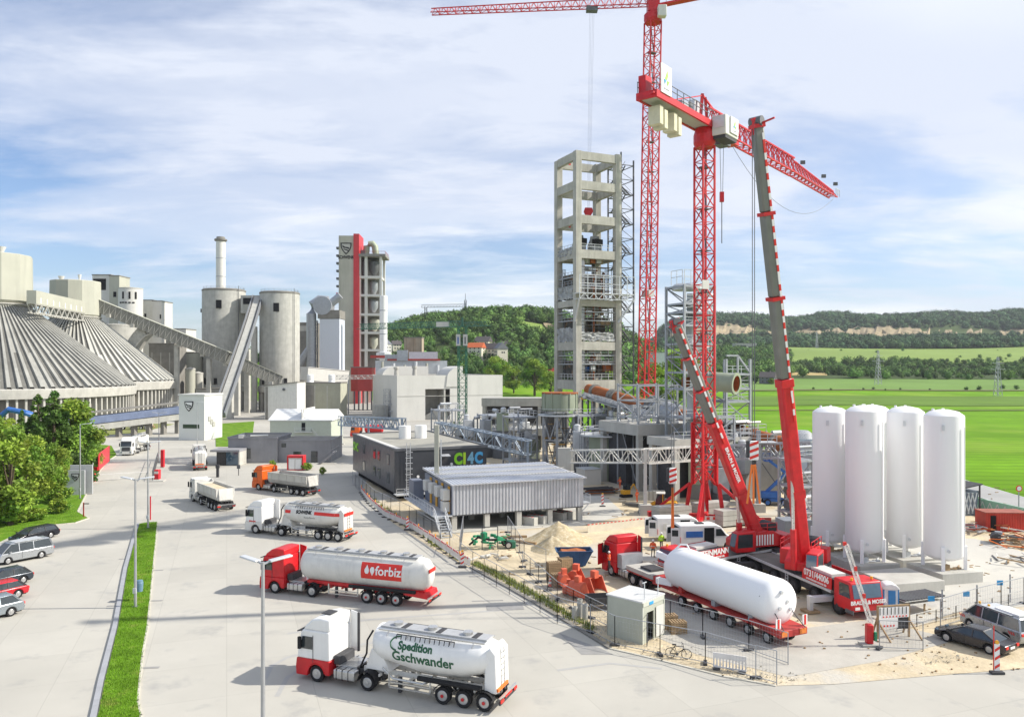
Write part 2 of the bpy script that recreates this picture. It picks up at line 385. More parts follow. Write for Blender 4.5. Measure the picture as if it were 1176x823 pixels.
def poly(name, pts, z, m, kind='structure', thick=0.0):
    mb = MB(); n = len(pts); P = [(p[0], p[1]) for p in pts]
    if thick: mb.prism(P[::-1], 'xy', z-thick, z)
    else: mb.add([(x, y, z) for x, y in P], [tuple(range(n))])
    o = mb.build(name, m); o['kind'] = kind; return o
g = lambda x, y: tuple(G(x, y)[:2])
poly('plant_yard', [(-330, -60), (66, -60), (66, 110), (58, 175), (20, 215), (12, 440), (-330, 440)], 0.02, PLANT)
poly('concrete_yard', [(-85, 12), (70, 12), (66, 60), (62, 90), g(560, 560), g(430, 545), g(400, 500), g(330, 484), g(170, 484), g(110, 505), (-150, 150), (-160, 40)], 0.04, CONC)
poly('gravel_site', [g(540, 652), g(585, 676), g(640, 708), g(700, 745), g(760, 759), g(830, 777), g(890, 788), g(960, 786), g(1040, 779), g(1176, 768), g(1500, 752), (64, 60), (63, 140), (52, 165), (22, 185), g(640, 505), g(560, 505), g(470, 510), g(425, 540), g(418, 560), g(450, 600), g(500, 632), g(530, 648)], 0.06, GRAV)
poly('concrete_apron', [g(925, 655), g(960, 630), g(1040, 616), g(1120, 619), g(1176, 634), g(1330, 670), g(1300, 712), g(1176, 697), g(1100, 703), g(1062, 716), g(1010, 720), g(968, 700)], 0.08, mat('apron_concrete', (0.50, 0.485, 0.44), 0.9, var=0.08, scale=0.1, bump=0.15, coords='World', spots=(0.3, 0.55, 0.75, (0.38, 0.37, 0.35))))
poly('access_road', [g(690, 700), g(705, 680), g(770, 668), g(800, 690), g(900, 725), g(1000, 712), g(1100, 735), g(1010, 760), g(905, 778), g(800, 752), g(760, 735)], 0.072, mat('compacted_gravel', (0.44, 0.42, 0.375), 0.95, var=0.16, scale=0.15, bump=0.5, coords='World'))
poly('pavement', [g(523, 612), g(668, 604), g(720, 592), g(690, 566), g(530, 566), g(490, 580)], 0.085, MATS['apron_concrete'])
rd = [(52, -60), (60, 40), (66, 85), (71, 115), (73, 140), (70, 175), (56, 240), (30, 330)]
mb = MB()
for i, (x, y) in enumerate(rd): mb.v += [(x-1.5, y, 0.05), (x+5.2, y, 0.05)]
for i in range(len(rd)-1): mb.f.append((2*i, 2*i+1, 2*i+3, 2*i+2))
struct(mb.build('road', mat('pale_asphalt', (0.36, 0.36, 0.35), 0.9, var=0.08, scale=0.2, coords='World')))
mb = MB()
for i in range(len(rd)-1): mb.beam((rd[i][0]-1.4, rd[i][1], 0.06), (rd[i+1][0]-1.4, rd[i+1][1], 0.06), 0.12, 0.02); mb.beam((rd[i][0]+5.1, rd[i][1], 0.06), (rd[i+1][0]+5.1, rd[i+1][1], 0.06), 0.12, 0.02)
struct(mb.build('road_marking', WHITE))
# left verge and the median strip
verge = [g(134, 523), g(123, 530), g(108, 550), g(89, 588), g(102, 595.5), g(86, 601), g(60, 603.5), g(20, 613), g(-60, 650), g(-200, 665), (-150, 105), (-160, 190), g(60, 505), g(128, 512)]
poly('verge', verge, 0.13, GRASS, thick=0.12)
poly('verge', [g(247, 487), g(292, 484), g(290, 500), g(262, 513), g(248, 513)], 0.13, GRASS, thick=0.12)
poly('verge', [g(118, 490), g(165, 486), g(200, 487), g(160, 497), g(118, 500)], 0.10, mat('rough_verge', (0.24, 0.26, 0.10), 0.95, var=0.35, scale=0.3, coords='World'), thick=0.08)
med = [g(160.4, 602), g(170, 600.5), g(181, 600), g(176, 653), g(169.5, 720), g(163.4, 756), g(158.5, 806), g(162, 823), g(150, 905), g(93, 905), g(113, 823), g(121, 782), g(136, 720), g(147, 653)]
poly('median', med, 0.14, GRASS, thick=0.12)
KERB = mat('kerb_stone', (0.56, 0.53, 0.45), 0.85, var=0.12, scale=1.0, coords='World', brick=(1.0, 50, 0.02, radians(80), 0.6))
def kerb(name, pts, w=0.14, h=0.15, m=KERB, closed=False):
    mb = MB(); P = [Vector((p[0], p[1], h/2)) for p in pts]
    if closed: P.append(P[0])
    for a, b in zip(P, P[1:]):
        d = (b-a).normalized(); mb.beam(a-d*0.06, b+d*0.06, w, h)
    return struct(mb.build(name, m))
kerb('kerb', med[2:9]); kerb('kerb', verge[:7], 0.16); kerb('kerb', med[8:][::-1][5:] + [], 0.14)
gut = [Vector((p[0]-0.25, p[1], 0.05)) for p in (med[0], med[13], med[12], med[11], med[10], med[9])]
mb = MB()
for a, b in zip(gut, gut[1:]): mb.beam(a+Vector((-.02, 0, .05)), b+Vector((-.02, 0, .05)), 0.32, 0.16)
struct(mb.build('kerb', mat('grey_kerb', (0.33, 0.34, 0.36), 0.8, coords='World')))
k2 = [g(541, 652), g(585, 676), g(640, 708), g(700, 745), g(760, 759), g(830, 777), g(890, 788)]
kerb('kerb', k2[:4], 0.3, 0.16, mat('weathered_kerb', (0.22, 0.21, 0.19), 0.9, coords='World'))
kerb('kerb', k2[3:], 0.18, 0.1)
# drain covers and dark repair patches on the concrete
PATCH = mat('tar_patch', (0.30, 0.295, 0.285), 0.9, coords='World')
for i, (x, y, a, b) in enumerate([(180, 655, 1.2, .3), (178, 690, 1.2, .3), (172, 767, 1.2, .3), (190, 605.6, 1.2, .3), (143, 642, 1.1, .3), (134, 690, 1.1, .3), (131, 696, 1.1, .3), (575, 670, 2.0, .5), (548, 662, 1.5, .4), (580, 698, 3.0, 1.3), (560, 690, 2.6, .25), (548, 656, 1.2, .5), (563, 662, .9, .5)]):
    p = G(x, y); struct(MB().box((p.x, p.y, 0.052), (a, b, 0.012), radians(6)).build('drain_cover' if b < .45 else 'tar_patch', PATCH))
p = [g(642, 727), g(690, 745), g(705, 752), g(668, 752), g(656, 741)]; poly('tar_patch', p, 0.05, PATCH)
# faint tyre marks curving over the yard
TYRE = mat('tyre_mark', (0.385, 0.38, 0.365), 0.9, var=0.05, coords='World')
def mark(pts, w=0.35):
    mb = MB(); P = [G(x, y) for x, y in pts]
    for i, p in enumerate(P):
        d = (P[min(i+1, len(P)-1)]-P[max(i-1, 0)]).normalized(); n = Vector((-d.y, d.x, 0))*(w/2)
        mb.v += [(p.x-n.x, p.y-n.y, 0.046), (p.x+n.x, p.y+n.y, 0.046)]
    for i in range(len(P)-1): mb.f.append((2*i, 2*i+1, 2*i+3, 2*i+2))
    struct(mb.build('tyre_mark', TYRE))
mark([(304, 780), (312, 765), (330, 755), (360, 748), (400, 742), (430, 738)], .3); mark([(318, 800), (330, 778), (352, 764), (390, 755), (430, 750)], .3)
mark([(400, 640), (440, 646), (480, 660), (500, 680)], .4); mark([(640, 770), (700, 762), (760, 768)], .3)
mark([(330, 728), (420, 712), (520, 705), (600, 699)], .35)
# tufts of weeds along the kerb and loose stones
def tufts(name, spots, hgt, m, kind='stuff', per=14, s=0.05):
    mb = MB(); rt = random.Random(5)
    for (x, y, sp) in spots:
        for _ in range(per):
            a = rt.uniform(0, 6.28); r = rt.uniform(0, sp); px, py = x+cos(a)*r, y+sin(a)*r; h = hgt*rt.uniform(0.4, 1.1); b = rt.uniform(0, 6.28); l = h*rt.uniform(0.1, 0.6)
            c, d = cos(b)*s, sin(b)*s
            mb.add([(px-c, py-d, 0.05), (px+c, py+d, 0.05), (px-d*l/s*0.5, py+c*l/s*0.5, h)], [(0, 1, 2)])
    o = mb.build(name, m); o['kind'] = kind; return o
sp = []
for (x0, y0), (x1, y1), n in (((500, 626), (528, 645), 12), ((541, 648), (585, 671), 30), ((585, 671), (640, 703), 34), ((640, 703), (680, 726), 10), ((416, 566), (500, 630), 20)):
    for i in range(n):
        t = (i+rng.random())/n; p = G(x0+(x1-x0)*t, y0+(y1-y0)*t); sp.append((p.x+rng.uniform(.1, .5), p.y+rng.uniform(0, .3), 0.5))
tufts('weeds', sp, 0.55, mat('weed_leaves', (0.22, 0.26, 0.05), 0.9, var=0.4, scale=2, coords='World'), per=26)
def inside(p, P):
    c = False; j = len(P)-1
    for i in range(len(P)):
        if (P[i][1] > p[1]) != (P[j][1] > p[1]) and p[0] < (P[j][0]-P[i][0])*(p[1]-P[i][1])/(P[j][1]-P[i][1])+P[i][0]: c = not c
        j = i
    return c
def grass_blades(name, P, n, z0, h=0.16, w=0.03, ymax=200, seed=1):
    rt = random.Random(seed); xs = [p[0] for p in P]; ys = [p[1] for p in P]; mb = MB(); k = 0
    while k < n:
        x, y = rt.uniform(min(xs), max(xs)), rt.uniform(min(ys), min(max(ys), ymax))
        if not inside((x, y), P): continue
        if rt.random() > (min(ys)/y)**1.2: continue
        k += 1; a = rt.uniform(0, 6.28); hh = h*rt.uniform(.5, 1.3); c, d = cos(a)*w, sin(a)*w; lx, ly = rt.uniform(-.08, .08), rt.uniform(-.08, .08)
        mb.add([(x-c, y-d, z0), (x+c, y+d, z0), (x+lx, y+ly, z0+hh)], [(0, 1, 2)])
    o = mb.build(name, mat('grass_blades', (0.15, 0.30, 0.02), 0.9, var=0.4, scale=.7, coords='World', spots=(.45, .56, .72, (.32, .30, .09)))); o['kind'] = 'stuff'
grass_blades('grass', med, 30000, 0.075, seed=2); grass_blades('grass', [p for p in verge[:9]]+[verge[-1]], 16000, 0.075, seed=3)
mb = MB(); rt = random.Random(9)
for _ in range(2600):
    x0, y0 = rt.choice([(690, 735), (760, 752), (830, 770), (650, 715), (620, 694), (880, 780), (1090, 760), (640, 690), (720, 725), (680, 712)])
    p = G(x0+rt.gauss(0, 24), y0+rt.gauss(2, 5)); s = rt.uniform(.03, .11)
    if not inside((p.x, p.y), [(k_[0], k_[1]+.2) for k_ in k2]+[(60, 60), (20, 90)]): continue
    a = [Vector((rt.uniform(-s, s), rt.uniform(-s, s), rt.uniform(0, s*1.2))) for _ in range(4)]
    mb.add([(p.x+v.x, p.y+v.y, 0.06+v.z) for v in a], [(0, 1, 2), (0, 2, 3), (0, 3, 1), (1, 3, 2)])
o = mb.build('loose_stones', mat('loose_stone', (0.45, 0.42, 0.35), 0.9, var=0.35, scale=5, coords='World')); o['kind'] = 'stuff'

# ------------------------------------------------------------------ woods: many crowns in one mass, built with numpy
def crown_template(seed, quads=130, sub=1):
    bm = bmesh.new(); bmesh.ops.create_icosphere(bm, subdivisions=sub, radius=0.38); r = random.Random(seed)
    V = []
    from mathutils import noise as mn
    for v in bm.verts:
        k = 1+0.45*mn.noise(v.co*3.1+Vector((seed*7.1, 0, 0)))+0.3*mn.noise(v.co*8+Vector((0, seed*3.3, 0)))
        V.append(Vector((v.co.x*k, v.co.y*k, (v.co.z*k*1.05))))
    Fs = [tuple(v.index for v in f.verts) for f in bm.faces]
    bm.verts.index_update(); bm.free()
    T = [r.uniform(0.78, 1.15) for _ in V]
    for _ in range(quads):
        a, b = r.uniform(0, 2*pi), math.acos(r.uniform(-0.5, 1)); d = Vector((sin(b)*cos(a), sin(b)*sin(a), cos(b))); c = d*r.uniform(0.32, 0.56)
        u = Vector((r.gauss(0, 1), r.gauss(0, 1), r.gauss(0, 1))).normalized(); w = u.cross(d).normalized(); s = r.uniform(0.05, 0.13); o = len(V)
        V += [c-u*s, c+w*s, c+u*s]; t = r.uniform(0.7, 1.5); T += [t, t, t]; Fs.append((o, o+1, o+2))
    return np.array([list(v) for v in V]), np.array(Fs), np.array(T)
TEMPL = [crown_template(i) for i in range(5)]; TEMPF = [crown_template(i+10, 60, 1) for i in range(4)]
def wood(name, spots, m, temps=TEMPL, seed=3, kind='stuff'):
    r = random.Random(seed); VV = []; FF = []; TT = []; off = 0
    for (x, y, z, h, w, tint) in spots:
        V, Fc, T = r.choice(temps); a = r.uniform(0, 2*pi); ca, sa = cos(a), sin(a)
        P = np.empty_like(V); P[:, 0] = (V[:, 0]*ca-V[:, 1]*sa)*w+x; P[:, 1] = (V[:, 0]*sa+V[:, 1]*ca)*w+y; P[:, 2] = V[:, 2]*h*0.95+z+h*0.46
        VV.append(P); FF.append(Fc+off); off += len(V); c = np.empty((len(V), 4)); c[:, 0] = T*tint[0]; c[:, 1] = T*tint[1]; c[:, 2] = T*tint[2]; c[:, 3] = 1; TT.append(c)
    V = np.concatenate(VV); Fc = np.concatenate(FF); T = np.concatenate(TT)
    me = bpy.data.meshes.new(name); me.vertices.add(len(V)); me.vertices.foreach_set('co', V.ravel()); me.loops.add(len(Fc)*3); me.loops.foreach_set('vertex_index', Fc.ravel().astype(np.int32))
    me.polygons.add(len(Fc)); me.polygons.foreach_set('loop_start', np.arange(0, len(Fc)*3, 3, dtype=np.int32)); me.update(calc_edges=True)
    at = me.attributes.new('tint', 'FLOAT_COLOR', 'POINT'); at.data.foreach_set('color', T.ravel().astype(np.float32))
    o = obj(name, me, m); o['kind'] = kind; return o
def tint(r, warm=0.5):
    k = r.uniform(0.5, 1.6); g_ = r.uniform(-0.25, 0.35)*warm; return (k*(1+g_), k*(1+0.25*g_), k*(1-0.2*g_))
def scatter(x0, x1, Y0, Y1, step, h, keep=lambda px, Y, r: True, seed=1, z=terrain):
    r = random.Random(seed); out = []; Y = Y0
    while Y < Y1:
        X = DX(x0, Y)
        while X < DX(x1, Y):
            x, y = X+r.uniform(-.45, .45)*step, Y+r.uniform(-.45, .45)*step; px = 588+F*x/y
            if keep(px, y, r): hh = h*r.uniform(0.5, 1.25)*(1+.22*sin(x*.021+1.3*sin(y*.017))); out.append((x, y, z(x, y)-0.4, hh, hh*r.uniform(0.7, 1.05), tint(r)))
            X += step
        Y += step*0.9
    return out
village = [(430, 448), (474, 552), (620, 642)]
def keep_hill(px, Y, r):
    if 596 < px < 630 and 765 < Y < 855: return False
    if 625 < px < 660 and 700 < Y < 860 and abs((px-625)-(860-Y)*0.2) < 7: return False
    if 472 < px < 562 and 640 < Y < 720: return r.random() < 0.35
    if 430 < px < 450 and 650 < Y < 710: return r.random() < 0.3
    return True
wood('woodland', scatter(330, 760, 590, 1100, 10.0, 13.0, keep_hill, 4), WOODM)
wood('woodland', scatter(-250, 330, 800, 1050, 16, 14.0, seed=14), WOODM, TEMPF)
wood('hedge_trees', scatter(905, 1400, 730, 1025, 10, 9.5, lambda px, Y, r: r.random() < (0.92 if Y > 830+40*sin(px*.03) else .3)*(1 if px > 955 or Y > 910 else 0.12)*(1 if sin(px*.05+Y*.013)*sin(px*.021-Y*.02) > -.55 else .15), 6), WOODM)
wood('woodland', scatter(800, 905, 640, 1300, 11, 12, lambda px, Y, r: r.random() < .85 and not (870 < px < 905 and Y < 760), 7), WOODM)
wood('woodland', scatter(760, 1400, 1400, 1925, 15, 15, lambda px, Y, r: r.random() < (0.95 if px > 880 else 0.6)*(0.75 if Y > 1700 else 1), 8), WOODF, TEMPF)
wood('woodland', scatter(760, 1400, 2092, 2560, 16, 21, seed=9), WOODF, TEMPF)
wood('hedge_trees', scatter(880, 1400, 560, 575, 9, 3.0, lambda px, Y, r: r.random() < 0.4, 10), WOODM)
wood('bushes', scatter(905, 1400, 1060, 1380, 45, 6, lambda px, Y, r: r.random() < 0.12, 11), WOODM)
# quarry face on the far ridge
mb = MB(); n = 150
for j, (Yq, dz) in enumerate([(1930, 3), (1990, 5), (2030, 8), (2040, 14), (2095, 9)]):
    for i in range(n+1):
        px = 770+640*i/n; Y = Yq+14*sin(i*0.9)+9*sin(i*2.3+j); X = DX(px, Y); k = (1 if i < 60 else .45)*max(0.12, min(1.0, 0.6+0.42*sin(i*0.13+1)+0.12*sin(i*0.71)))
        mb.v.append((X, Y, terrain(X, Y)+dz*k+.8*sin(i*1.7+j*2)))
for j in range(4):
    for i in range(n): a = j*(n+1)+i; mb.f.append((a, a+1, a+n+2, a+n+1))
struct(mb.build('quarry_face', ROCK))
mb = MB()
for j in range(9):
    t = j/8; w = 4+3*sin(j); px = 628+t*30; Y = 855-t*150; X = DX(px, Y)
    mb.v += [(X-w, Y, terrain(X-w, Y)+2.5), (X+w, Y-3, terrain(X+w, Y)+2.5)]
for j in range(8): mb.f.append((2*j, 2*j+1, 2*j+3, 2*j+2))
struct(mb.build('sandy_scar', ROCK))

# ------------------------------------------------------------------ single trees
def leaf_crown(blobs, n, size, seed, flat=0.0):
    r = random.Random(seed); V = []; Fs = []; T = []
    tot = sum(b[3]**2 for b in blobs)
    for (bx_, by_, bz_, br) in blobs:
        tb = r.uniform(0.72, 1.3); tw = r.uniform(-.15, .25)
        for _ in range(int(n*br*br/tot)):
            d = Vector((r.gauss(0, 1), r.gauss(0, 1), r.gauss(0, 1))).normalized(); c = Vector((bx_, by_, bz_))+d*br*(r.random()**0.4)*r.uniform(.75, 1.12)
            u = Vector((r.gauss(0, 1), r.gauss(0, 1), r.gauss(0, .8))).normalized(); w = u.cross(Vector((r.gauss(0, 1), r.gauss(0, 1), r.gauss(0, 1)))).normalized(); s = size*r.uniform(.5, 1.2); o = len(V)
            V += [c-u*s, c-w*s*.6, c+u*s, c+w*s*.6]; t = tb*r.uniform(.7, 1.35); T += [(t*(1+tw), t, t*.9, 1)]*4; Fs.append((o, o+1, o+2, o+3))
    me = bpy.data.meshes.new('crown'); me.from_pydata([tuple(v) for v in V], [], Fs); me.update()
    at = me.attributes.new('tint', 'FLOAT_COLOR', 'POINT'); at.data.foreach_set('color', np.array(T, dtype=np.float32).ravel()); return me
def deciduous(seed, n=6500, H=10.0, R=3.6, size=0.24):
    r = random.Random(seed); blobs = []
    for i in range(26):
        t = r.uniform(0.1, 1.0); rad = R*sin(pi*min(1, t*0.85+0.12))*r.uniform(.35, .95); a = r.uniform(0, 2*pi)
        blobs.append((cos(a)*rad, sin(a)*rad, H*(0.16+0.76*t), R*r.uniform(.24, .42)))
    m = MB(); m.tube([(0, 0, -.2), (.1, 0, H*.25), (-.1, .1, H*.5), (.1, 0, H*.8)], [H*.028, H*.022, H*.015, H*.005])
    for b in blobs[:14]: m.tube([(0, 0, max(.8, b[2]*.4)), (b[0]*.5, b[1]*.5, b[2]*.75), (b[0]*.9, b[1]*.9, b[2])], [H*.012, H*.007, H*.002], 5)
    return leaf_crown(blobs, n, size, seed), m.mesh('trunk', True), H
def conifer(seed, n=9000, H=12.0, R=3.3, size=0.24):
    r = random.Random(seed); blobs = []
    for i in range(60):
        t = r.random()**0.8; rad = R*(1-t)**0.8*r.uniform(.4, 1); a = r.uniform(0, 2*pi); blobs.append((cos(a)*rad, sin(a)*rad, H*(.08+.9*t)-rad*.25, max(.25, R*.33*(1-t*.75))))
    m = MB(); m.tube([(0, 0, -.2), (0, 0, H*.5), (0, 0, H*.98)], [H*.02, H*.013, H*.003])
    for b in blobs[::3]: m.tube([(0, 0, b[2]+.2), (b[0], b[1], b[2])], [.05, .015], 4)
    return leaf_crown(blobs, n, size, seed), m.mesh('trunk', True), H
KT = {'d': [deciduous(s) for s in (1, 2, 3)], 'c': [conifer(s) for s in (11, 12)], 'b': [deciduous(21, 2600, 3.0, 1.7, .17)]}
def tree(kind, px, Y, top_y, label, cat='tree', group=None, name=None, var=0, wide=1.0, base=0.0):
    cm, tm, H = KT[kind][var % len(KT[kind])]; X = DX(px, Y); h = DZ(top_y, Y)-base; s = h/H
    t = thing(name or {'d': 'broadleaf_tree', 'c': 'spruce_tree', 'b': 'shrub'}[kind], label, cat, (X, Y, base), (px*7.3) % 6.28, group); t.scale = (s*wide, s*wide, s)
    obj('crown', cm, LEAF2 if kind == 'c' else LEAF1, t); obj('trunk', tm, BARK, t); return t
GT = 'trees left of the entrance road'
for i, a in enumerate([('d', 12, 96, 489, 'bright green broadleaf tree at the far left edge of the parking area', 0, 1.0),
    ('d', 34, 104, 500, 'light green broadleaf tree leaning over the verge behind the dark estate car', 1, .9),
    ('d', -14, 100, 500, 'low spreading broadleaf tree cut by the left picture edge', 2, 1.2),
    ('c', 62, 128, 448, 'tallest dark spruce at the middle of the tree group under the ribbed domes', 0, 1.25),
    ('c', 44, 136, 452, 'dark spruce just left of the tallest spruce', 1, 1.1),
    ('c', 92, 140, 460, 'slender dark spruce with bare pointed top at the right end of the tree group', 1, .8),
    ('d', 82, 133, 458, 'dense dark green broadleaf tree right of the tallest spruce', 1, 1.05),
    ('d', 104, 146, 490, 'light green broadleaf tree at the gate end of the tree group', 2, 1.0),
    ('d', 60, 112, 508, 'round mid green broadleaf tree behind the grey entrance sign', 0, .9),
    ('c', 25, 150, 470, 'small dark spruce in front of the blue pipes by the dome', 0, .8),
    ('d', -5, 125, 475, 'tall mid green broadleaf tree on the left picture edge behind the bright one', 2, 1.1),
    ('d', 74, 120, 515, 'low yellowish green tree overhanging the grass by the entrance sign', 1, .8),
    ('d', 112, 158, 497, 'small broadleaf tree beside the red and rusty gate post', 0, .8)]):
    tree(a[0], a[1], a[2], a[3], a[4], group=GT, var=a[5], wide=a[6])
tree('b', 66, 112, 553, 'pale flowering bush right of the grey entrance sign', 'bush', name='bush', wide=1.3)
tree('b', 8, 97, 572, 'broad green bush behind the silver van', 'bush', name='bush', wide=1.8); tree('b', 40, 99, 583, 'low green bush beside the dark estate car', 'bush', name='bush', wide=1.6)
tree('b', 68, 104, 572, 'small dark bush on the verge below the entrance sign', 'bush', name='bush', wide=1.2)
for i, (px, Y, ty, w, lb) in enumerate([(752, 330, 416, 1.3, 'tall bushy tree seen between the two red crane masts'), (778, 345, 402, 1.2, 'rounded tree left of the grey steel duct tower'), (800, 360, 410, 1.2, 'tree behind the red crane mast at the duct tower'),
        (886, 640, 434, 1.6, 'small dark tree beside the black house at the field edge'), (614, 500, 412, 1.3, 'light green tree left of the concrete tower foot'), (632, 480, 425, 1.2, 'bright green tree touching the left side of the concrete tower'), (590, 520, 420, 1.2, 'green tree behind the pale concrete beam'), (700, 430, 425, 1.5, 'bushy tree seen through the lowest bays of the concrete tower'), (568, 540, 408, 1.3, 'light green tree right of the green crane mast')]):
    tree('d', px, Y, ty, lb, base=terrain(DX(px, Y), Y), group='trees behind the plant', var=i, wide=w)

# ================================================================== the old cement works on the left
ROOF = mat('ribbed_roof', (0.33, 0.328, 0.30), 0.7, 0.0, 0.16, 0.12, streak=0.5, coords='World')
ROOF2 = mat('ribbed_roof_light', (0.50, 0.495, 0.45), 0.65, 0.0, 0.14, 0.12, streak=0.3, coords='World')
BEIGE = mat('beige_cladding', (0.42, 0.42, 0.35), 0.65, 0.0, 0.06, 0.2, streak=0.2, coords='World')
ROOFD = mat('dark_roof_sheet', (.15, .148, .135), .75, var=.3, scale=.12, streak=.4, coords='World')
def dome(label, cx, cy, R, z_eave, z_top, r_top, dr, dz0, dz1, roof, ribs, vents):
    t = thing('storage_hall', label, 'storage hall', (cx, cy, 0))
    m = MB(); n = ribs*2; P = []          # ribbed cone: alternate pan and rib
    for r, z in ((R+1.2, z_eave), (R*0.6+r_top*.4, z_eave+(z_top-z_eave)*.42), (r_top, z_top)):
        for j in range(ribs):
            a0 = 2*pi*j/ribs; w = 2*pi/ribs
            for k, (f, h) in enumerate(((0, 0), (.5, 0), (.56, 1.0), (.9, 1.0))):
                P.append(((r)*cos(a0+w*f), r*sin(a0+w*f), z+h*(0.35+0.65*r/R)))
    K = ribs*4; m.v = P; m.f = [(i*K+j, i*K+(j+1) % K, (i+1)*K+(j+1) % K, (i+1)*K+j) for i in range(2) for j in range(K)]
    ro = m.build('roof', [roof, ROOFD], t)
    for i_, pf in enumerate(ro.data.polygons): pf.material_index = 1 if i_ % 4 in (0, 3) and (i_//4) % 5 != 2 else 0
    MB().lathe([(R+1.3, z_eave-2.6), (R+1.6, z_eave-.2), (R+1.6, z_eave+.15), (R+.9, z_eave+.5)], n=96).build('eave_ring', CON_L, t, smooth=True)
    m = MB()
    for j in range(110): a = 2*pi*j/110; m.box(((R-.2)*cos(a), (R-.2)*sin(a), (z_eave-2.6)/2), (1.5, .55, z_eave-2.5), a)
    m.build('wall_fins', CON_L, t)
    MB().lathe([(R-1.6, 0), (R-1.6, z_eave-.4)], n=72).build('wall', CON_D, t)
    MB().lathe([(R+.8, 0), (R+.8, 2.2)], n=72).build('plinth', CON, t)
    MB().lathe([(r_top+.4, z_top-.4), (r_top+1.2, z_top+.5), (r_top, z_top+1.0)], n=48).build('top_ring', CON_L, t)
    d = MB().lathe([(dr*.80, dz0-1.6), (dr, dz0), (dr*.985, dz1), (dr*.96, dz1+.25)], n=12); o = d.build('head_house', BEIGE, t, rz=.22)
    mm = MB()
    for j in range(10): a = 2*pi*j/10; mm.beam((dr*.7*cos(a), dr*.7*sin(a), z_top), (dr*.8*cos(a), dr*.8*sin(a), dz0), .5)
    mm.build('support_ring', CON_D, t)
    for vx, h, r in vents: MB().lathe([(r*.5, dz1), (r*.5, dz1+h*.35), (r, dz1+h), (r*.9, dz1+h)], c=(vx, -dr*.3, 0), n=12).build('roof_vent', WHITE_D, t)
    return t
Y1, Y2 = 266, 303
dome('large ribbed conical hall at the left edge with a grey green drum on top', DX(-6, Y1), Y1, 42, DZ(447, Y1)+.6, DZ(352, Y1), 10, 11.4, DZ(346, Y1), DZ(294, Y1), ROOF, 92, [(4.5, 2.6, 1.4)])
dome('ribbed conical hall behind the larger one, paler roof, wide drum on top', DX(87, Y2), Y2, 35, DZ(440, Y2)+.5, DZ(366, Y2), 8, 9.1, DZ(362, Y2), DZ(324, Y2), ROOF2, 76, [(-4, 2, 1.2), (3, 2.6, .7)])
# covered bridge between the two drums
a = Vector((DX(36, 258), 258, DZ(341, 258))); b = Vector((DX(93, 296), 296, a.z-.6))
t = thing('conveyor_bridge', 'beige covered conveyor bridge with zigzag truss joining the two drums', 'conveyor bridge')
MB().beam(a, b, 3, 4.4).build('gallery', BEIGE, t)
m = MB(); dn = Vector((0, 0, -2.3)); dd = (b-a).normalized(); sd = dd.cross(Vector((0, 0, 1))).normalized()
for s in (-1.2, 1.2):
    n = 9; m.beam(a+dn*2.2+sd*s, b+dn*2.2+sd*s, .4); m.beam(a+dn+sd*s, b+dn+sd*s, .4)
    for i in range(n): m.beam(a+(b-a)*(i/n)+dn+sd*s, a+(b-a)*((i+.5)/n)+dn*2.2+sd*s, .3); m.beam(a+(b-a)*((i+1)/n)+dn+sd*s, a+(b-a)*((i+.5)/n)+dn*2.2+sd*s, .3)
m.build('truss', CON, t)
m = MB(); nrm = (b-a).normalized().cross(Vector((0, 0, 1))).normalized()
for i in range(8): c = a+(b-a)*((i+.7)/8.4)+nrm*1.52+Vector((0, 0, -.9)); m.beam(c-dd*.3, c+dd*.3, .1, 1.8)
m.build('window', WHITE, t)
# long inclined covered conveyor
def conveyor(label, pts, w, h, m_, roofm, brackets=0, name='inclined_conveyor', supports=(), truss=False):
    t = thing(name, label, 'conveyor'); P = [Vector(p) for p in pts]; mb = MB(); mr = MB(); mbk = MB(); ms = MB()
    for p, q in zip(P, P[1:]):
        d = (q-p).normalized(); s = d.cross(Vector((0, 0, 1))).normalized(); u = s.cross(d)
        mb.beam(p, q, w, h); mr.beam(p+u*(h/2+.1), q+u*(h/2+.1), w+.5, .2)
        if truss:
            n = int((q-p).length/2.2)
            for k in (-1, 1):
                for i in range(n): e = s*(k*(w/2+.06)); mbk.beam(p+(q-p)*(i/n)+e-u*h/2, p+(q-p)*((i+.5)/n)+e+u*h/2, .14); mbk.beam(p+(q-p)*((i+1)/n)+e-u*h/2, p+(q-p)*((i+.5)/n)+e+u*h/2, .14)
    mb.build('gallery', m_, t); mr.build('gallery_roof', roofm, t)
    if truss: mbk.build('side_truss', CON, t)
    L = P[-1]-P[0]
    for i in range(brackets): c = P[0]+L*((i+.6)/brackets)+L.normalized().cross(Vector((0, 0, 1))).normalized()*(w/2+.5)-Vector((0, 0, h*.45)); MB().box(c, (1.6, 1.0, 1.3)).build('drip_box', CON_L, t)
    for k, (x, y, z0, z1, sx) in enumerate(supports): MB().beam((x, y, z0), (x, y, z1), sx, sx).build('support', CON, t)
    return t
conveyor('long grey covered conveyor sloping down from the far drum towards the silos', [(DX(110, 305), 305, DZ(350, 305)), (DX(262, 312), 312, DZ(411, 312)), (DX(322, 318), 318, DZ(438, 318))], 3.6, 4.6, mat('conveyor_grey', (0.24, 0.235, 0.21), .8, var=.2, scale=.3, streak=.5, coords='World'), BEIGE, 8, supports=[(DX(203, 310), 310, 0, DZ(396, 310), 1.6), (DX(240, 311), 311, 0, DZ(412, 311), 1.6)], truss=True)
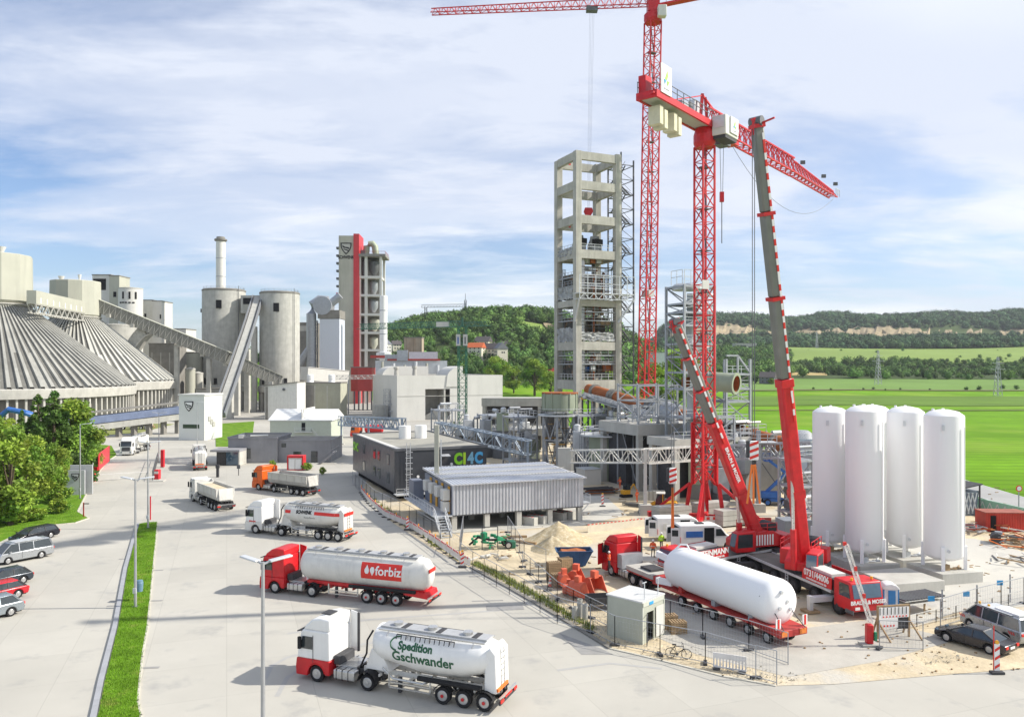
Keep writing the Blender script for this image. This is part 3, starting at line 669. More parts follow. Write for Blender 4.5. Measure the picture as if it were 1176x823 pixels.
# wide curved conveyor climbing between the twin silos
hp = Vector((DX(296, 344), 344, DZ(342, 344))); lp = Vector((DX(251, 262), 262, DZ(478, 262)))
t = thing('silo_conveyor', 'steep grey belt conveyor climbing from the yard to the bridge between the twin silos', 'conveyor')
cp = [hp+(lp-hp)*k+Vector((1.2*sin(pi*k), 0, 2.5*sin(pi*k))) for k in np.linspace(0, 1, 11)]
mb = MB(); me_ = MB(); mu = MB()
for p, q in zip(cp, cp[1:]):
    mb.beam(p, q, 4.2, 1.1); s = Vector((1, -.1, 0)).normalized()
    for k in (-1, 1): me_.beam(p+s*2.2*k+Vector((0, 0, .5)), q+s*2.2*k+Vector((0, 0, .5)), .45, 1.9)
    mu.beam(p+Vector((0, 0, .75)), q+Vector((0, 0, .75)), 2.4, .5)
mb.build('deck', CON_D, t, smooth=True); me_.build('side_wall', mat('blue_grey_sheet', (.20, .21, .225), .6, var=.1, scale=.4), t); mu.build('belt_cover', CON, t)
for (px, Y, py) in ((283, 326, 398), (271, 308, 415), (263, 290, 432), (291, 336, 372)):
    MB().bx(DX(px, Y)-1.0, DX(px, Y)+1.0, Y, Y+2.4, 0, DZ(py, Y)-1).build('support', CON_L, t)
# twin silos
def silo(px0, px1, Y, ytop, label, extra=0):
    cx = DX((px0+px1)/2, Y); R = (px1-px0)/2/F*Y; H = DZ(ytop, Y); t = thing('concrete_silo', label, 'silo', (cx, Y, 0), group='twin concrete silos')
    MB().lathe([(R, 11), (R, H-1.2), (R-.4, H)], n=64).build('shell', CON, t, smooth=True)
    MB().lathe([(R*.98, 0), (R*.98, 8)], n=48).build('base', CON_D, t)
    m = MB()
    for j in range(16): a = 2*pi*j/16; m.box(((R-.4)*cos(a), (R-.4)*sin(a), 4.5), (1.6, 1.6, 9), a)
    m.build('columns', CON_L, t); MB().lathe([(R+.7, 8.3), (R+.7, 10.6), (R, 11.2)], n=64).build('ring_beam', CON_L, t, smooth=True)
    MB().lathe([(R+.1, H-.7), (R+.1, H-.1), (R-.5, H+.2)], n=64).build('roof_edge', CON_D, t, smooth=True)
    for a, z, w, h in ((-1.45, H-7, 1.9, 3.2),): p = (cos(a)*(R-.25), sin(a)*(R-.25), z); MB().box(p, (1.2, w+.4, h+.4), a).build('window', DARK, t)
    for a in (-2.2, -1.6, -1.0): MB().box((cos(a)*(R-.2), sin(a)*(R-.2), 13), (1.1, 1.3, 2.6), a).build('hatch', DARK, t)
    MB().cyl((R*.9, -R*.55, 11), (R*.9, -R*.55, H+1.4), .12).build('downpipe', STEEL_D, t)
    m = MB(); m.rail([(cos(2*pi*j/20)*(R-.6), sin(2*pi*j/20)*(R-.6), H) for j in range(21)], 1.1, 6, .06); m.build('roof_railing', STEEL, t)
    MB().bx(-R-1.0, -R+.2, -.8, .6, H-10, H-8.4).build('floodlight_box', STEEL_D, t)
    return t
silo(233.5, 281, 350, 333, 'left concrete silo with a dark square window and the conveyor shadow')
silo(299, 343.5, 344, 336, 'right concrete silo beside the bridge with a dark square window')
t = thing('silo_bridge', 'concrete bridge room joining the tops of the twin silos above the conveyor', 'bridge')
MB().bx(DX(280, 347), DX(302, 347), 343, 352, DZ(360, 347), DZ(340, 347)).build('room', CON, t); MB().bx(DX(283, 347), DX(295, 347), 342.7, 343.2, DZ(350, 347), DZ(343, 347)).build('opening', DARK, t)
t = thing('chimney', 'tall slim white chimney rising behind the left silo', 'chimney', (DX(253.5, 372), 372, 0))
zt = DZ(277, 372); MB().lathe([(2.2, 0), (2.15, zt)], n=24).build('shaft', WHITE_D, t, smooth=True); MB().lathe([(2.2, zt-.2), (2.9, zt+.2), (2.9, zt+.9), (2.0, zt+1.2), (1.9, zt+2), (1.7, zt+2)], n=24).build('top_platform', CON_D, t)
for z in (DZ(297, 372), DZ(318, 372)): MB().lathe([(2.25, z), (2.25, z+.3)], n=24).build('flange', STEEL, t)
# generic block building with parts
def block(name, label, px0, px1, Y, ytop, ybase=None, depth=14, rot=0.0, m_=None, roofm=None, windows=(), cat='building', group=None, parapet=True, extras=None, z0=0.0):
    X0 = DX(px0, Y); X1 = DX(px1, Y); H = DZ(ytop, Y); W = X1-X0
    t = thing(name, label, cat, (X0, Y, 0), rot, group); MB().bx(0, W, 0, depth, z0, H).build('wall', m_ or CLAD, t)
    if parapet: MB().bx(-.2, W+.2, -.2, depth+.2, H, H+.4).build('roof', roofm or CON_D, t)
    for (a, b, c, d, mm) in windows:     # fractions of width, metres above ground
        MB().bx(W*a, W*b, -.06, .1, c, d).build('window' if mm in (GLS, GLB, DARK) else 'panel', mm, t)
    return t
t = block('conveyor_tower', 'square beige tower with an open dark top storey behind the far drum', 106, 127, 365, 316, depth=11, m_=CLAD, windows=[(.05, .75, DZ(333, 365), DZ(320, 365), DARK), (.3, .5, DZ(325, 365)-1, DZ(325, 365)+1, GLS)])
block('conveyor_tower', 'narrow beige lift tower right of the open storey behind the far drum', 125.5, 137, 362, 317, depth=10, m_=BEIGE, windows=[(.4, .7, DZ(341, 362), DZ(335, 362), DARK)])
def drum(name, label, px0, px1, Y, ytop, m_, wins=(), n=40, cat='silo', cap=True, z0=0, grp=None):
    R = (px1-px0)/2/F*Y; H = DZ(ytop, Y); t = thing(name, label, cat, (DX((px0+px1)/2, Y), Y, 0), group=grp); MB().lathe([(R, z0), (R, H)], n=n).build('shell', m_, t, smooth=True)
    if cap: MB().lathe([(R+.1, H-.5), (R+.1, H), (0.01, H+.6)], n=n).build('roof', CON_L, t)
    for a, za, zb, w in wins: MB().box((cos(a)*(R-.1), sin(a)*(R-.1), (za+zb)/2), (.5, w, zb-za), a).build('window', DARK, t)
    return t
drum('round_silo', 'pale round silo with three slot windows right of the beige lift tower', 137, 163, 360, 331, CLAD, [(a, DZ(344, 360), DZ(336, 360), .8) for a in (-1.75, -1.2, -.7)]+[(a, DZ(349, 360), DZ(347.5, 360), 1) for a in (-2.0, -1.75, -1.5, -1.2, -.9)])
drum('round_silo', 'low wide grey round silo in front of the pale ones beside the far cone roof', 110, 155, 338, 373, CON, [(-1.2, DZ(388, 338), DZ(385, 338), 1.5)])
block('silo_building', 'white box building with a vertical joint, small balcony on its right', 163.5, 175, 372, 345, depth=10, m_=WHITE_D, windows=[(.2, .4, DZ(364, 372), DZ(360, 372), DARK)]); block('silo_building', 'tall pale box building right of the white one behind the conveyor', 175, 185.5, 370, 346, depth=12, m_=CLAD, windows=[(.8, .95, DZ(366, 370), DZ(361, 370), DARK)])
block('filter_building', 'low pale roof house with a red lamp behind the sloping conveyor', 196, 213.5, 375, 378, depth=12, m_=CLAD)
block('bunker_building', 'grey concrete bunker with vertical ribs under the sloping conveyor', 171, 200, 320, 395, depth=12, m_=CON_D, windows=[(.1, .14, 4, 25, CON), (.45, .49, 4, 25, CON), (.8, .84, 4, 25, CON)])
block('pipe_building', 'beige building with pipes between bunker and twin silos', 206, 222, 335, 405, depth=12, m_=BEIGE, windows=[(.2, .5, 8, 12, DARK), (.6, .9, 14, 18, DARK)])
drum('storage_tank', 'small beige tank beside the left silo base', 213, 224, 322, 423, BEIGE, cat='tank'); drum('storage_tank', 'short beige tank just left of the silo conveyor', 222, 233, 328, 428, CON_L, cat='tank')
block('silo_annex', 'low concrete annex below the left silo', 225, 262, 322, 447, depth=8, m_=CON, windows=[(.2, .45, 3, 7, DARK), (.55, .8, 3, 7, DARK)])
# curved chute from the conveyor down to the low silo
t = thing('curved_chute', 'curved grey concrete arch leaning on the sloping conveyor', 'chute')
P = [Vector((DX(150+26*k, 310), 310, DZ(404-27*sin(k*pi/2), 310))) for k in np.linspace(0, 1, 9)]
mb = MB(); ml = MB()
for p, q in zip(P, P[1:]): mb.beam(p, q, 6, 4.2); ml.beam(p+Vector((.6, -3.1, -2.3)), q+Vector((.6, -3.1, -2.3)), .3, .5)
mb.build('shell', CON, t, smooth=True); ml.build('edge', CON_L, t)
# elevated belt gallery in front of the halls, blue cladding
t = thing('belt_gallery', 'low elevated gallery with a blue guard band in front of the conical halls', 'gallery')
a = Vector((DX(60, 205), 205, DZ(486, 205))); b = Vector((DX(206, 228), 228, DZ(469, 228)))
BLG = mat('blue_guard', (0.15, 0.19, 0.30), .6, var=.25, scale=.4, coords='World')
MB().beam(a+Vector((0, 0, -.3)), b+Vector((0, 0, -.3)), 3.4, 2.0).build('guard_band', BLG, t); MB().beam(a+Vector((0, 0, -2.3)), b+Vector((0, 0, -2.3)), 4, 1.6).build('deck', CON, t); MB().beam(a+Vector((0, 0, 1.8)), b+Vector((0, 0, 1.8)), 3.8, .3).build('cover', CON_D, t)
for i in range(9): p = a+(b-a)*(i/8.2+.01); MB().bx(p.x-.5, p.x+.5, p.y-1, p.y+1, 0, p.z-2.9).build('support', CON_D, t)
t = thing('pipe_bundle', 'blue sheeted pipes rising beside the gallery behind the trees', 'pipes'); MB().tube([(DX(-5, 190), 190, DZ(482, 190)), (DX(10, 190), 190, DZ(470, 190)), (DX(30, 190), 190, DZ(474, 190)), (DX(42, 192), 192, DZ(478, 192))], .7).build('pipe', BLUE, t)
# ------------------------------------------------------------------ old preheater tower with shield emblem
Yt = 405; t = thing('preheater_tower', 'tall pale tower with black shield emblem, red stripe and open storeys', 'industrial tower', (DX(389, Yt), Yt, 0), radians(2))
s_ = Yt/F; Zt = lambda y: DZ(y, Yt)
MB().bx(0, 17*s_, 0, 14, 0, Zt(270.5)).build('slab_wall', mat('tower_slab', (.46, .45, .38), .8, var=.1, scale=.15, streak=.3, coords='World', brick=(200, 3.0, .04, 0, .85)), t)
MB().bx(17.1*s_, 23.5*s_, -.8, 14, 0, Zt(268.5)).build('red_stripe', mat('tower_red', (.55, .03, .04), .5, var=.08, coords='World'), t)
m = MB(); X0, X1, X2, X3 = 23.6*s_, 25.4*s_, 32*s_, 47*s_
lv = [293, 318, 339, 361, 382, 402]
for x, w in ((X0, .6), (29.5*s_, 1.2), (46.6*s_, 1.0)):
    for y in (0, 13): m.bx(x, x+w*1.2, y, y+1.6, 0, Zt(293))
for l in lv: m.bx(X0, X3+.6, -.2, 14.6, Zt(l+1.3), Zt(l-1.3))
m.build('frame', CLAD, t); MB().bx(X0-.2, X3+3, -1.2, 15.4, Zt(294.5), Zt(291.5)).build('top_deck', CON_D, t)
for i, (x, yb, yt_, r, mm) in enumerate([(38.5, 314, 297, 2.5, STEEL_D), (38.5, 336, 321, 2.0, STEEL), (26.5, 314, 297, 1.4, STEEL_D), (38, 357, 343, 2.4, STEEL), (39, 379, 365, 2.6, BEIGE), (26.5, 380, 365, 1.2, STEEL_D), (26.5, 336, 321, 1.2, STEEL_D), (38, 400, 386, 2.2, BEIGE)]):
    MB().lathe([(r*.3, Zt(yb)-.5), (r, Zt(yb)+2.2), (r, Zt(yt_)-.8), (r*.5, Zt(yt_))], c=(x*s_, 6, 0), n=20).build('cyclone', mm, t, smooth=True)
MB().bx(X0, X3-1, 6, 13.6, Zt(430), Zt(296)).build('inner_core', CON_D, t)
P = [(29*s_, 6, Zt(292)), (30*s_, 6, Zt(281)), (33*s_, 6, Zt(278)), (36.5*s_, 6, Zt(277.5)), (39.5*s_, 6, Zt(281)), (41*s_, 6, Zt(292))]; MB().tube(P, 1.7, 12).build('duct_bend', OLIVE, t, smooth=True)
MB().bx(24*s_, 29*s_, 3, 9, Zt(293), Zt(286)).build('roof_machine', STEEL_D, t)
for i in range(8): z = Zt(283+i*8.8); MB().bx(-1.5, 0, 1, 4, z-1.1, z).build('balcony', REDW if i > 5 else STEEL_D, t)
m = MB(); m.rail([(X0, -1, Zt(291.5)), (X3+2.8, -1, Zt(291.5)), (X3+2.8, 14, Zt(291.5))], 1.4, 3, .1); m.build('railing', RED_D, t)
# shield emblem and works name
SH = [(-1, 1), (1, 1), (.98, .35), (.78, -.25), (.42, -.75), (0, -1.15), (-.42, -.75), (-.78, -.25), (-.98, .35)]
def shield(parent, cx, y, cz, sz, white=None, rz=0.0):
    e = MB(); e.prism([(x*sz, z*sz) for x, z in SH], 'xz', -.05, .0); i = MB(); i.prism([(x*sz*.78, z*sz*.78+.02*sz) for x, z in SH], 'xz', -.09, -.05)
    b_ = MB()
    b_.prism([(-.62*sz, .55*sz), (-.2*sz, .25*sz), (.3*sz, .2*sz), (.62*sz, .05*sz), (.55*sz, -.18*sz), (.1*sz, -.02*sz), (-.4*sz, .05*sz), (-.68*sz, .3*sz)], 'xz', -.13, -.09)
    b_.prism([(-.5*sz, -.05*sz), (.0*sz, -.2*sz), (.48*sz, -.35*sz), (.38*sz, -.55*sz), (0, -.4*sz), (-.42*sz, -.25*sz)], 'xz', -.13, -.09)
    o = e.build('emblem', BLACK, parent, (cx, y, cz), rz); i.build('emblem_field', white or CON_L, o); b_.build('emblem_bars', BLACK, o); return o
shield(t, 8.4*s_, -.05, Zt(285), 2.85)
text_on('SCHWENK', 2.3, t, BLACK, (8.4*s_, -.1, Zt(295.5)), bold=.09, stretch=.72)
# boilers and duct next to the tower
t = thing('filter_house', 'bluish sheet clad filter house left of the tall tower', 'building', (DX(367, 372), 372, 0)); MB().bx(0, 9.4, 0, 12, 0, DZ(366, 372)).build('wall', mat('blue_white_sheet', (.55, .59, .66), .5, var=.04, coords='World'), t); MB().bx(-.8, 9.6, -.5, 12, DZ(365.5, 372), DZ(356, 372)).build('hopper', CON_D, t)
m = MB(); m.tube([(-4.4, 2, 3), (-4.4, 2, DZ(360, 372)), (-3.6, 2, DZ(349, 372)), (-.5, 2, DZ(344, 372)), (3.5, 2, DZ(345, 372))], 2.3, 14); m.build('big_duct', STEEL, t, smooth=True)
MB().cyl((1.5, -1, DZ(351, 372)), (1.5, 6, DZ(351, 372)), 4.4, n=24).build('fan_drum', STEEL, t, smooth=True); MB().tube([(4, 2, DZ(350, 372)), (9.5, 2, DZ(339, 372))], 1.9, 12).build('inlet_duct', STEEL, t, smooth=True); MB().tube([(-11, 2, DZ(420, 372)), (-4, 2, DZ(396, 372))], 1.8, 12).build('lower_duct', STEEL, t, smooth=True)
m = MB().truss((-2.2, 1, 0), (-2.2, 1, DZ(368, 372)), 1.6, 1.6, 12, .25, up=(0, 1, 0)); m.build('ladder_frame', STEEL_D, t)
block('hall', 'grey hall with light roof band seen between right silo and filter house', 343, 362, 395, 371, depth=20, m_=CON_D, windows=[(0, 1, DZ(380, 395), DZ(374, 395), CON_L)])
t = thing('gas_stack', 'white round stack with a grey collar right of the tall tower', 'stack', (DX(440.5, 378), 378, 0)); r = 4.3/F*378
MB().lathe([(r, 0), (r, DZ(340, 378)), (r*.9, DZ(339.5, 378))], n=24).build('shaft', WHITE, t, smooth=True); MB().lathe([(r*1.95, DZ(412, 378)), (r*1.95, DZ(405, 378)), (r*1.5, DZ(404, 378))], n=8).build('collar', STEEL_L, t, rz=.3)
for y in (357, 384): MB().lathe([(r*1.04, DZ(y, 378)), (r*1.04, DZ(y, 378)+.4)], n=24).build('flange', STEEL, t)
# long pale duct gallery, red house
conveyor('long pale boxed gallery behind the beige silo block', [(DX(349, 330), 330, DZ(429, 330)), (DX(396, 345), 345, DZ(433, 345))], 6, 5.4, CLAD, WHITE_D, name='duct_gallery')
t = block('red_house', 'red sheet clad house on stilts below the tall tower', 403, 427, 345, 422, depth=10, m_=mat('red_sheet', (.42, .05, .045), .6, var=.12, scale=.3, coords='World'), z0=DZ(449, 345), windows=[(0, .33, DZ(448, 345), DZ(424, 345), RED_D)])
for i in range(5): MB().bx(1+i*1.9, 1.6+i*1.9, 1, 1.6, 0, DZ(449, 345)).build('stilt', STEEL_D, t)
t = thing('pipe_rack', 'thin pale truss pipe bridge crossing in front of the red house', 'pipe bridge'); MB().truss((DX(385, 320), 320, DZ(435.5, 320)), (DX(428, 312), 312, DZ(435, 312)), 1.5, 1.6, 12, .16).build('truss', CLAD, t)
MB().bx(DX(400, 318)-.2, DX(400, 318)+.2, 318, 318.4, 0, DZ(436, 318)).build('post', STEEL, t)
# twin beige silo block with roof vents, white shed, rest of the works
t = block('silo_block', 'beige panelled silo block with two white roof vents', 345, 391, 300, 440, depth=12, m_=mat('panel_concrete', (.44, .44, .35), .8, var=.1, scale=.3, streak=.3, coords='World', brick=(200, 3.0, .07, 0, .75)), windows=[(.35, .37, 0, 12, CON), (.66, .68, 0, 12, CON), (0, .34, 0, 12.2, CON_D)])
for x in (3.0, 11.3): MB().lathe([(1.5, DZ(440, 300)), (1.1, DZ(436, 300)), (1.3, DZ(435.5, 300)), (1.3, DZ(431, 300)), (1.0, DZ(430, 300))], c=(x, 3, 0), n=16).build('roof_vent', WHITE, t)
t = thing('mill_shed', 'white sheet clad shed with a slanting grey roof below the right silo', 'building', (DX(304, 285), 285, 0)); w = 37/F*285
MB().prism([(0, 0), (w, 0), (w, DZ(439, 285)), (0, DZ(443.5, 285))], 'xz', 0, 12).build('wall', WHITE_D, t); MB().prism([(-.3, DZ(443.5, 285)), (w+.3, DZ(439, 285)), (w+.3, DZ(438, 285)), (-.3, DZ(442.5, 285))], 'xz', -.4, 12.4).build('roof', CON_D, t)
MB().bx(w*.02, w*.1, -.1, .1, 0, 12).build('corner_strip', CON_D, t); MB().cyl((w*.6, -.6, DZ(447, 285)), (w*.6, 0, DZ(447, 285)), .5).build('fan', STEEL_D, t)
# ------------------------------------------------------------------ white hall with opening
Yh = 279.5; A = Vector((DX(456, Yh), Yh, 0)); hall_rz = atan2(14, 34); Hh = DZ(431, Yh)
t = thing('white_hall', 'large white industrial hall with a rounded corner roof and deep dark opening', 'hall', A, hall_rz); W = 40.5; D = 40
m = MB(); o0, o1 = 10.4, 19.8; zo = DZ(447, Yh)
m.bx(0, o0, 0, .6, 0, Hh); m.bx(o0, o1, 0, .6, zo, Hh); m.bx(o1, W, 0, .6, 0, Hh); m.bx(0, .6, .6, D, 0, Hh); m.bx(W-.6, W, .6, D, 0, Hh); m.bx(.6, W-.6, D-.6, D, 0, Hh)
m.build('wall', CLAD, t); MB().bx(.3, W-.3, .3, D-.3, Hh-.6, Hh-.2).build('roof', CON_D, t)
MB().bx(o0-.5, o1+8, 8, 8.5, 0, Hh-1).build('inner_wall', CON, t); MB().prism([(o0, 0), (o1+2, 0), (o1+2, 7), (o0, 1)], 'xz', 3, 4).build('sunlit_wedge', CON_L, t); MB().bx(17.5, 18.1, .2, 8, 0, zo).build('inner_column', CON_L, t)  # pale wedge: slanting sunlight inside the opening, put into shape and colour
MB().bx(0, W, -.07, 0, zo-2.6, zo-2.4).build('panel_joint', CON, t)
q = [(18.2, Hh-4.2)]+[(24.6-6.0*cos(k), Hh-1.0+4.3*sin(k)) for k in np.linspace(0, pi/2, 9)]+[(24.6, Hh-4.2)]
MB().prism(q, 'xz', -.3, 14).build('quarter_round_roof', CLAD, t, smooth=True)
q = [(-.2, Hh-.5)]+[(-.2+5.6*(1-cos(k)), Hh-.3+3.6*sin(k)) for k in np.linspace(0, pi/2, 9)]+[(18, Hh+3.3), (18, Hh-.5)]
MB().prism(q, 'xz', 22, 34).build('barrel_roof', CLAD, t, smooth=True)
for x, y, h in ((2.2, 10, 3.0), (8.6, 8, 3.4)): MB().lathe([(.9, Hh-.3), (.7, Hh+h*.7), (1.0, Hh+h*.75), (1.0, Hh+h)], c=(x, y, 0), n=12).build('roof_vent', CON_L, t)
for i in range(3): MB().bx(-1.4, -.02, 6+i*1.2, 7+i*1.2, 3+i*2.5, 3.2+i*2.5).build('platform', STEEL, t)
m = MB().truss((-1.2, 9, 0), (-1.2, 9, 11), 2, 2.4, 5, .14, up=(0, 1, 0)); m.build('stair_frame', STEEL, t); m = MB().bx(-5.5, -.6, 11, 16, 0, 5); m.build('side_annex', CON, t)
t = thing('roof_plant', 'pinkish and silver roof machinery with railing behind the rounded hall roof', 'rooftop plant', (DX(478, 330), 330, 0), .1)
for a_ in ((-17, 13, 0, 6, 14, DZ(414, 330), STEEL_L), (-13, -5, -1, 4, DZ(414, 330), DZ(407, 330), STEEL), (-3, 9, -1, 5, DZ(414, 330), DZ(404, 330), mat('lilac_sheet', (.5, .47, .52), .5)), (-8, -3.5, -1.5, 3, DZ(414, 330), DZ(402, 330), STEEL)): MB().bx(*a_[:6]).build('machine_box', a_[6], t)
MB().bx(-12, 10, -1.2, -1, DZ(414, 330), DZ(412, 330)).build('red_rail', RED_D, t); MB().bx(-19, -12, -1, 5, DZ(411, 330), DZ(408, 330)).build('red_roof', RED_D, t)
for i in range(6): MB().cyl((-14+i*4.6, -1.5, 12), (-14+i*4.6, -1.5, DZ(415+(i % 3)*2, 330)), .5+.2*(i % 2)).build('vent_pipe', STEEL_L if i % 2 else BEIGE, t)
block('penthouse', 'rust streaked concrete box on the works roof left of the white sign', 464, 484.5, 345, 388, depth=8, m_=mat('rust_streaked', (.36, .30, .23), .85, var=.2, scale=.3, streak=.6, streak_col=(.2, .1, .05), coords='World', brick=(3.1, 200, .1, 0, .6)), z0=12)
# ------------------------------------------------------------------ yard buildings
t = block('weighbridge_tower', 'white panelled cube building with black shield emblem beside the entrance road', 205.5, 237, 207, 454, depth=9, rot=radians(-9), m_=mat('white_panels', (.66, .67, .64), .5, var=.04, scale=.3, coords='World', brick=(200, 2.6, .07, 0, .7)), roofm=WHITE_D, windows=[(.16, .8, DZ(491.5, 207), DZ(487, 207), GLS)])
shield(t, 2.9, -.08, DZ(466, 207), 1.25, WHITE)
for x, z in ((7.3, 5.6), (7.3, 4.8), (7.3, 4.0)): MB().box((x+.05, 2.5+(5.6-z)*1.2, z), (.12, 1.4, 1.2)).build('side_grille', CON, t)
Yg = 158; gx = lambda p: DX(p, Yg)
t = thing('gatehouse', 'grey concrete gatehouse with flat roof, dark windows and glazed porch', 'gatehouse', (gx(262), Yg, 0), radians(0))
GCON = mat('lilac_grey_concrete', (.27, .27, .285), .85, var=.12, scale=.4, streak=.2, coords='World')
w1 = gx(318)-gx(262); h1 = DZ(503.5, Yg); MB().bx(0, w1, 0, 10, 0, h1).build('wall', GCON, t); m = MB(); m.bx(-.15, w1+.15, -.15, .15, h1, h1+.35); m.bx(-.15, .15, .15, 10, h1, h1+.35); m.bx(w1-.15, w1+.15, .15, 10, h1, h1+.35); m.bx(-.15, w1+.15, 9.9, 10.2, h1, h1+.35); m.build('parapet', GCON, t); MB().bx(.2, w1-.2, .2, 9.8, h1, h1+.12).build('roof', CON_D, t)
w2 = gx(378)-gx(318); h2 = DZ(507, Yg); MB().bx(w1+.02, w1+w2, 1.2, 12, 0, h2).build('rear_wall', GCON, t); m = MB(); m.bx(w1+.2, w1+w2+.1, 1.1, 1.4, h2, h2+.3); m.bx(w1+w2-.2, w1+w2+.1, 1.4, 12, h2, h2+.3); m.build('rear_parapet', GCON, t); MB().bx(w1+.2, w1+w2-.3, 1.5, 12, h2, h2+.1).build('rear_roof', CON_D, t)
MB().bx(w1-1.9-5, w1-.3-5, -.08, .05, .9, 3).build('window', GLS, t)
for a, b, c, d in ((w1+3, w1+4.6, .4, 2.2), (w1+6.6, w1+7.9, 0, 2.3), (w1+.6, w1+1.5, 3.1, 3.9)): MB().bx(a, b, 1.1, 1.25, c, d).build('window', GLS, t)
MB().bx(2.2, 3.1, -.4, 1, h1+.1, h1+.8).build('roof_box', WHITE_D, t); MB().box((5, 4, h1+.3), (3.5, 2, .2), .3).build('roof_membrane', CLAD, t)
px0, px1 = gx(253)-gx(262), gx(284)-gx(262)
MB().bx(px0-.3, px1, -4.6, -.05, 2.75, 3.15).build('porch_roof', GCON, t); MB().bx(px1-.3, px1-.05, -4.4, -.05, 0, 2.75).build('porch_wall', CON_L, t); MB().bx(px1-2.8, px1-.35, -4.0, -3.9, .1, 2.7).build('porch_glazing', GLB, t); MB().bx(px0, px0+.25, -.4, 0, 0, 2.75).build('porch_post', GCON, t); MB().bx(px0+.6, px1-3, -3.6, -.3, 0, 2.7).build('porch_inner', CHAS, t)
m = MB()
for i in range(8): m.box((w1+9.2+i*.38, -1.2, .2+i*.32), (.4, 2, .08))
m.beam((w1+8.9, -2.2, 1.0), (w1+12.5, -2.2, 3.6), .1); m.beam((w1+8.9, -2.2, .1), (w1+12.5, -2.2, 2.7), .25); m.beam((w1+8.9, -.2, 1.0), (w1+12.5, -.2, 3.6), .1); m.build('outside_stair', GCON, t)
t = thing('greenish_hall', 'pale green prefabricated hall with white ribbed roof behind the gatehouse', 'hall', (DX(310, 196), 196, 0), radians(0)); w = 70/F*196; h = DZ(483, 196)
MB().bx(0, w, 0, 14, 0, h).build('wall', mat('pale_green_sheet', (.44, .48, .40), .6, var=.06, coords='World'), t); MB().prism([(-.3, h), (14.3, h), (14.3, h+.2), (7, h+2.6), (-.3, h+.2)], 'yz', -.4, w+.4).build('roof', mat('white_ribbed_roof', (.70, .71, .70), .5, var=.05, coords='World', brick=(200, 2.3, .12, 0, .7)), t)
MB().bx(w*.52, w*.58, -.08, .05, 3.4, 5.4).build('door', DARK, t); m = MB(); m.rail([(w*.42, -1, 3.2), (w*.7, -1, 3.2), (w*.85, -1, .4)], 1, 1.3, .06); m.bx(w*.42, w*.7, -1.1, 0, 3.1, 3.2); m.build('entrance_platform', STEEL_L, t); MB().bx(w*.515, w*.525, -.1, 13, h+.5, h+2.9).build('roof_duct', CLAD, t)
block('small_hut', 'low white hut with orange sand heap behind the pale green hall', 320, 345, 212, 475, depth=6, m_=WHITE_D, roofm=WHITE)
t = thing('kiosk', 'red framed booth with two white doors in front of the gatehouse', 'booth', (*G(329.5, 540)[:2], 0)); w = 3.05
m = MB(); m.bx(0, w, 0, 2, 2.35, 2.75); m.bx(0, .25, 0, 2, 0, 2.35); m.bx(w-.25, w, 0, 2, 0, 2.35); m.bx(.25, w-.25, 0, 2, 0, .2); m.build('frame', RED, t); MB().bx(.25, w-.25, .1, 1.9, .2, 2.35).build('body', CLAD, t)
for x in (.4, 1.6): MB().bx(x, x+1.0, .02, .1, .25, 2.1).build('door', WHITE, t)
for (px, py, w, lb) in ((313, 537, 1, 'bushy green shrub left of the red framed booth'), (352, 540, 1.3, 'yellow green shrub right of the red framed booth'), (370, 545, .8, 'small round shrub on the gravel by the outside stair')): 
    p = G(px, py); tree('b', px, p.y, py-9, lb, 'bush', name='bush', wide=w)
# ------------------------------------------------------------------ dark office block with coloured lettering, and the corrugated metal house on stilts
Ag = Vector((DX(454, 114.3), 114.3, 0)); az = atan2(5.7, 13.1)
OFFD = mat('anthracite_panel', (.062, .066, .076), .42, .25, .12, .3, brick=(200, 50, .02, 0, .9))
OFFL = mat('anthracite_lit_side', (.10, .105, .12), .35, .3, .15, .3)  # paler copy of the panel colour, reflected light on the left wall painted in
t = thing('dark_office', 'two storey anthracite office block with large green and blue lettering', 'office building', Ag, az); W, L, H = 14.3, 29, 7.4
MB().bx(0, W, 0, L, 1.0, H-.25).build('wall', OFFD, t); MB().bx(-.04, 0, .3, L-.3, 1.05, H-.3).build('side_panels', OFFL, t); m = MB()
m.bx(-.15, W+.15, -.15, .15, H-.25, H+.12); m.bx(-.15, .15, .15, L, H-.25, H+.12); m.bx(W-.15, W+.15, .15, L, H-.25, H+.12); m.bx(-.15, W+.15, L-.1, L+.15, H-.25, H+.12); m.build('parapet', STEEL_D, t)
MB().bx(.16, W-.16, .16, L-.1, H-.25, H-.05).build('roof', mat('pebble_roof', (.34, .33, .29), .95, var=.15, scale=.5, coords='World'), t); MB().bx(.3, 1.3, .5, L-1, H-.05, H).build('roof_edge_path', CLAD, t)
MB().bx(.8, W-.8, .8, L-1, 0, 1).build('plinth', DARK, t)
for y, zz in [(y, z) for y in (4.0, 9.6, 12.5, 20) for z in (4.9, 2.1)]:
    MB().bx(-.1, -.04, y-.7, y+.7, zz-.1, zz+1.35).build('window', GLS, t); MB().bx(-.16, -.04, y-.8, y+.8, zz+1.35, zz+1.45).build('window_hood', STEEL_D, t)
for i, (x, y) in enumerate(((6.2, 17), (9.0, 17))):
    MB().lathe([(1.0, H-.05), (1.0, H+2.1), (.9, H+2.1)], c=(x, y, 0), n=20).build('roof_drum', WHITE, t, smooth=True)
m = MB()
for s in (0, .55): m.beam((1.6+s, -.35, .9), (1.6+s, -.35, H+1), .07)
for i in range(18): m.beam((1.6, -.35, 1.2+i*.35), (2.15, -.35, 1.2+i*.35), .04)
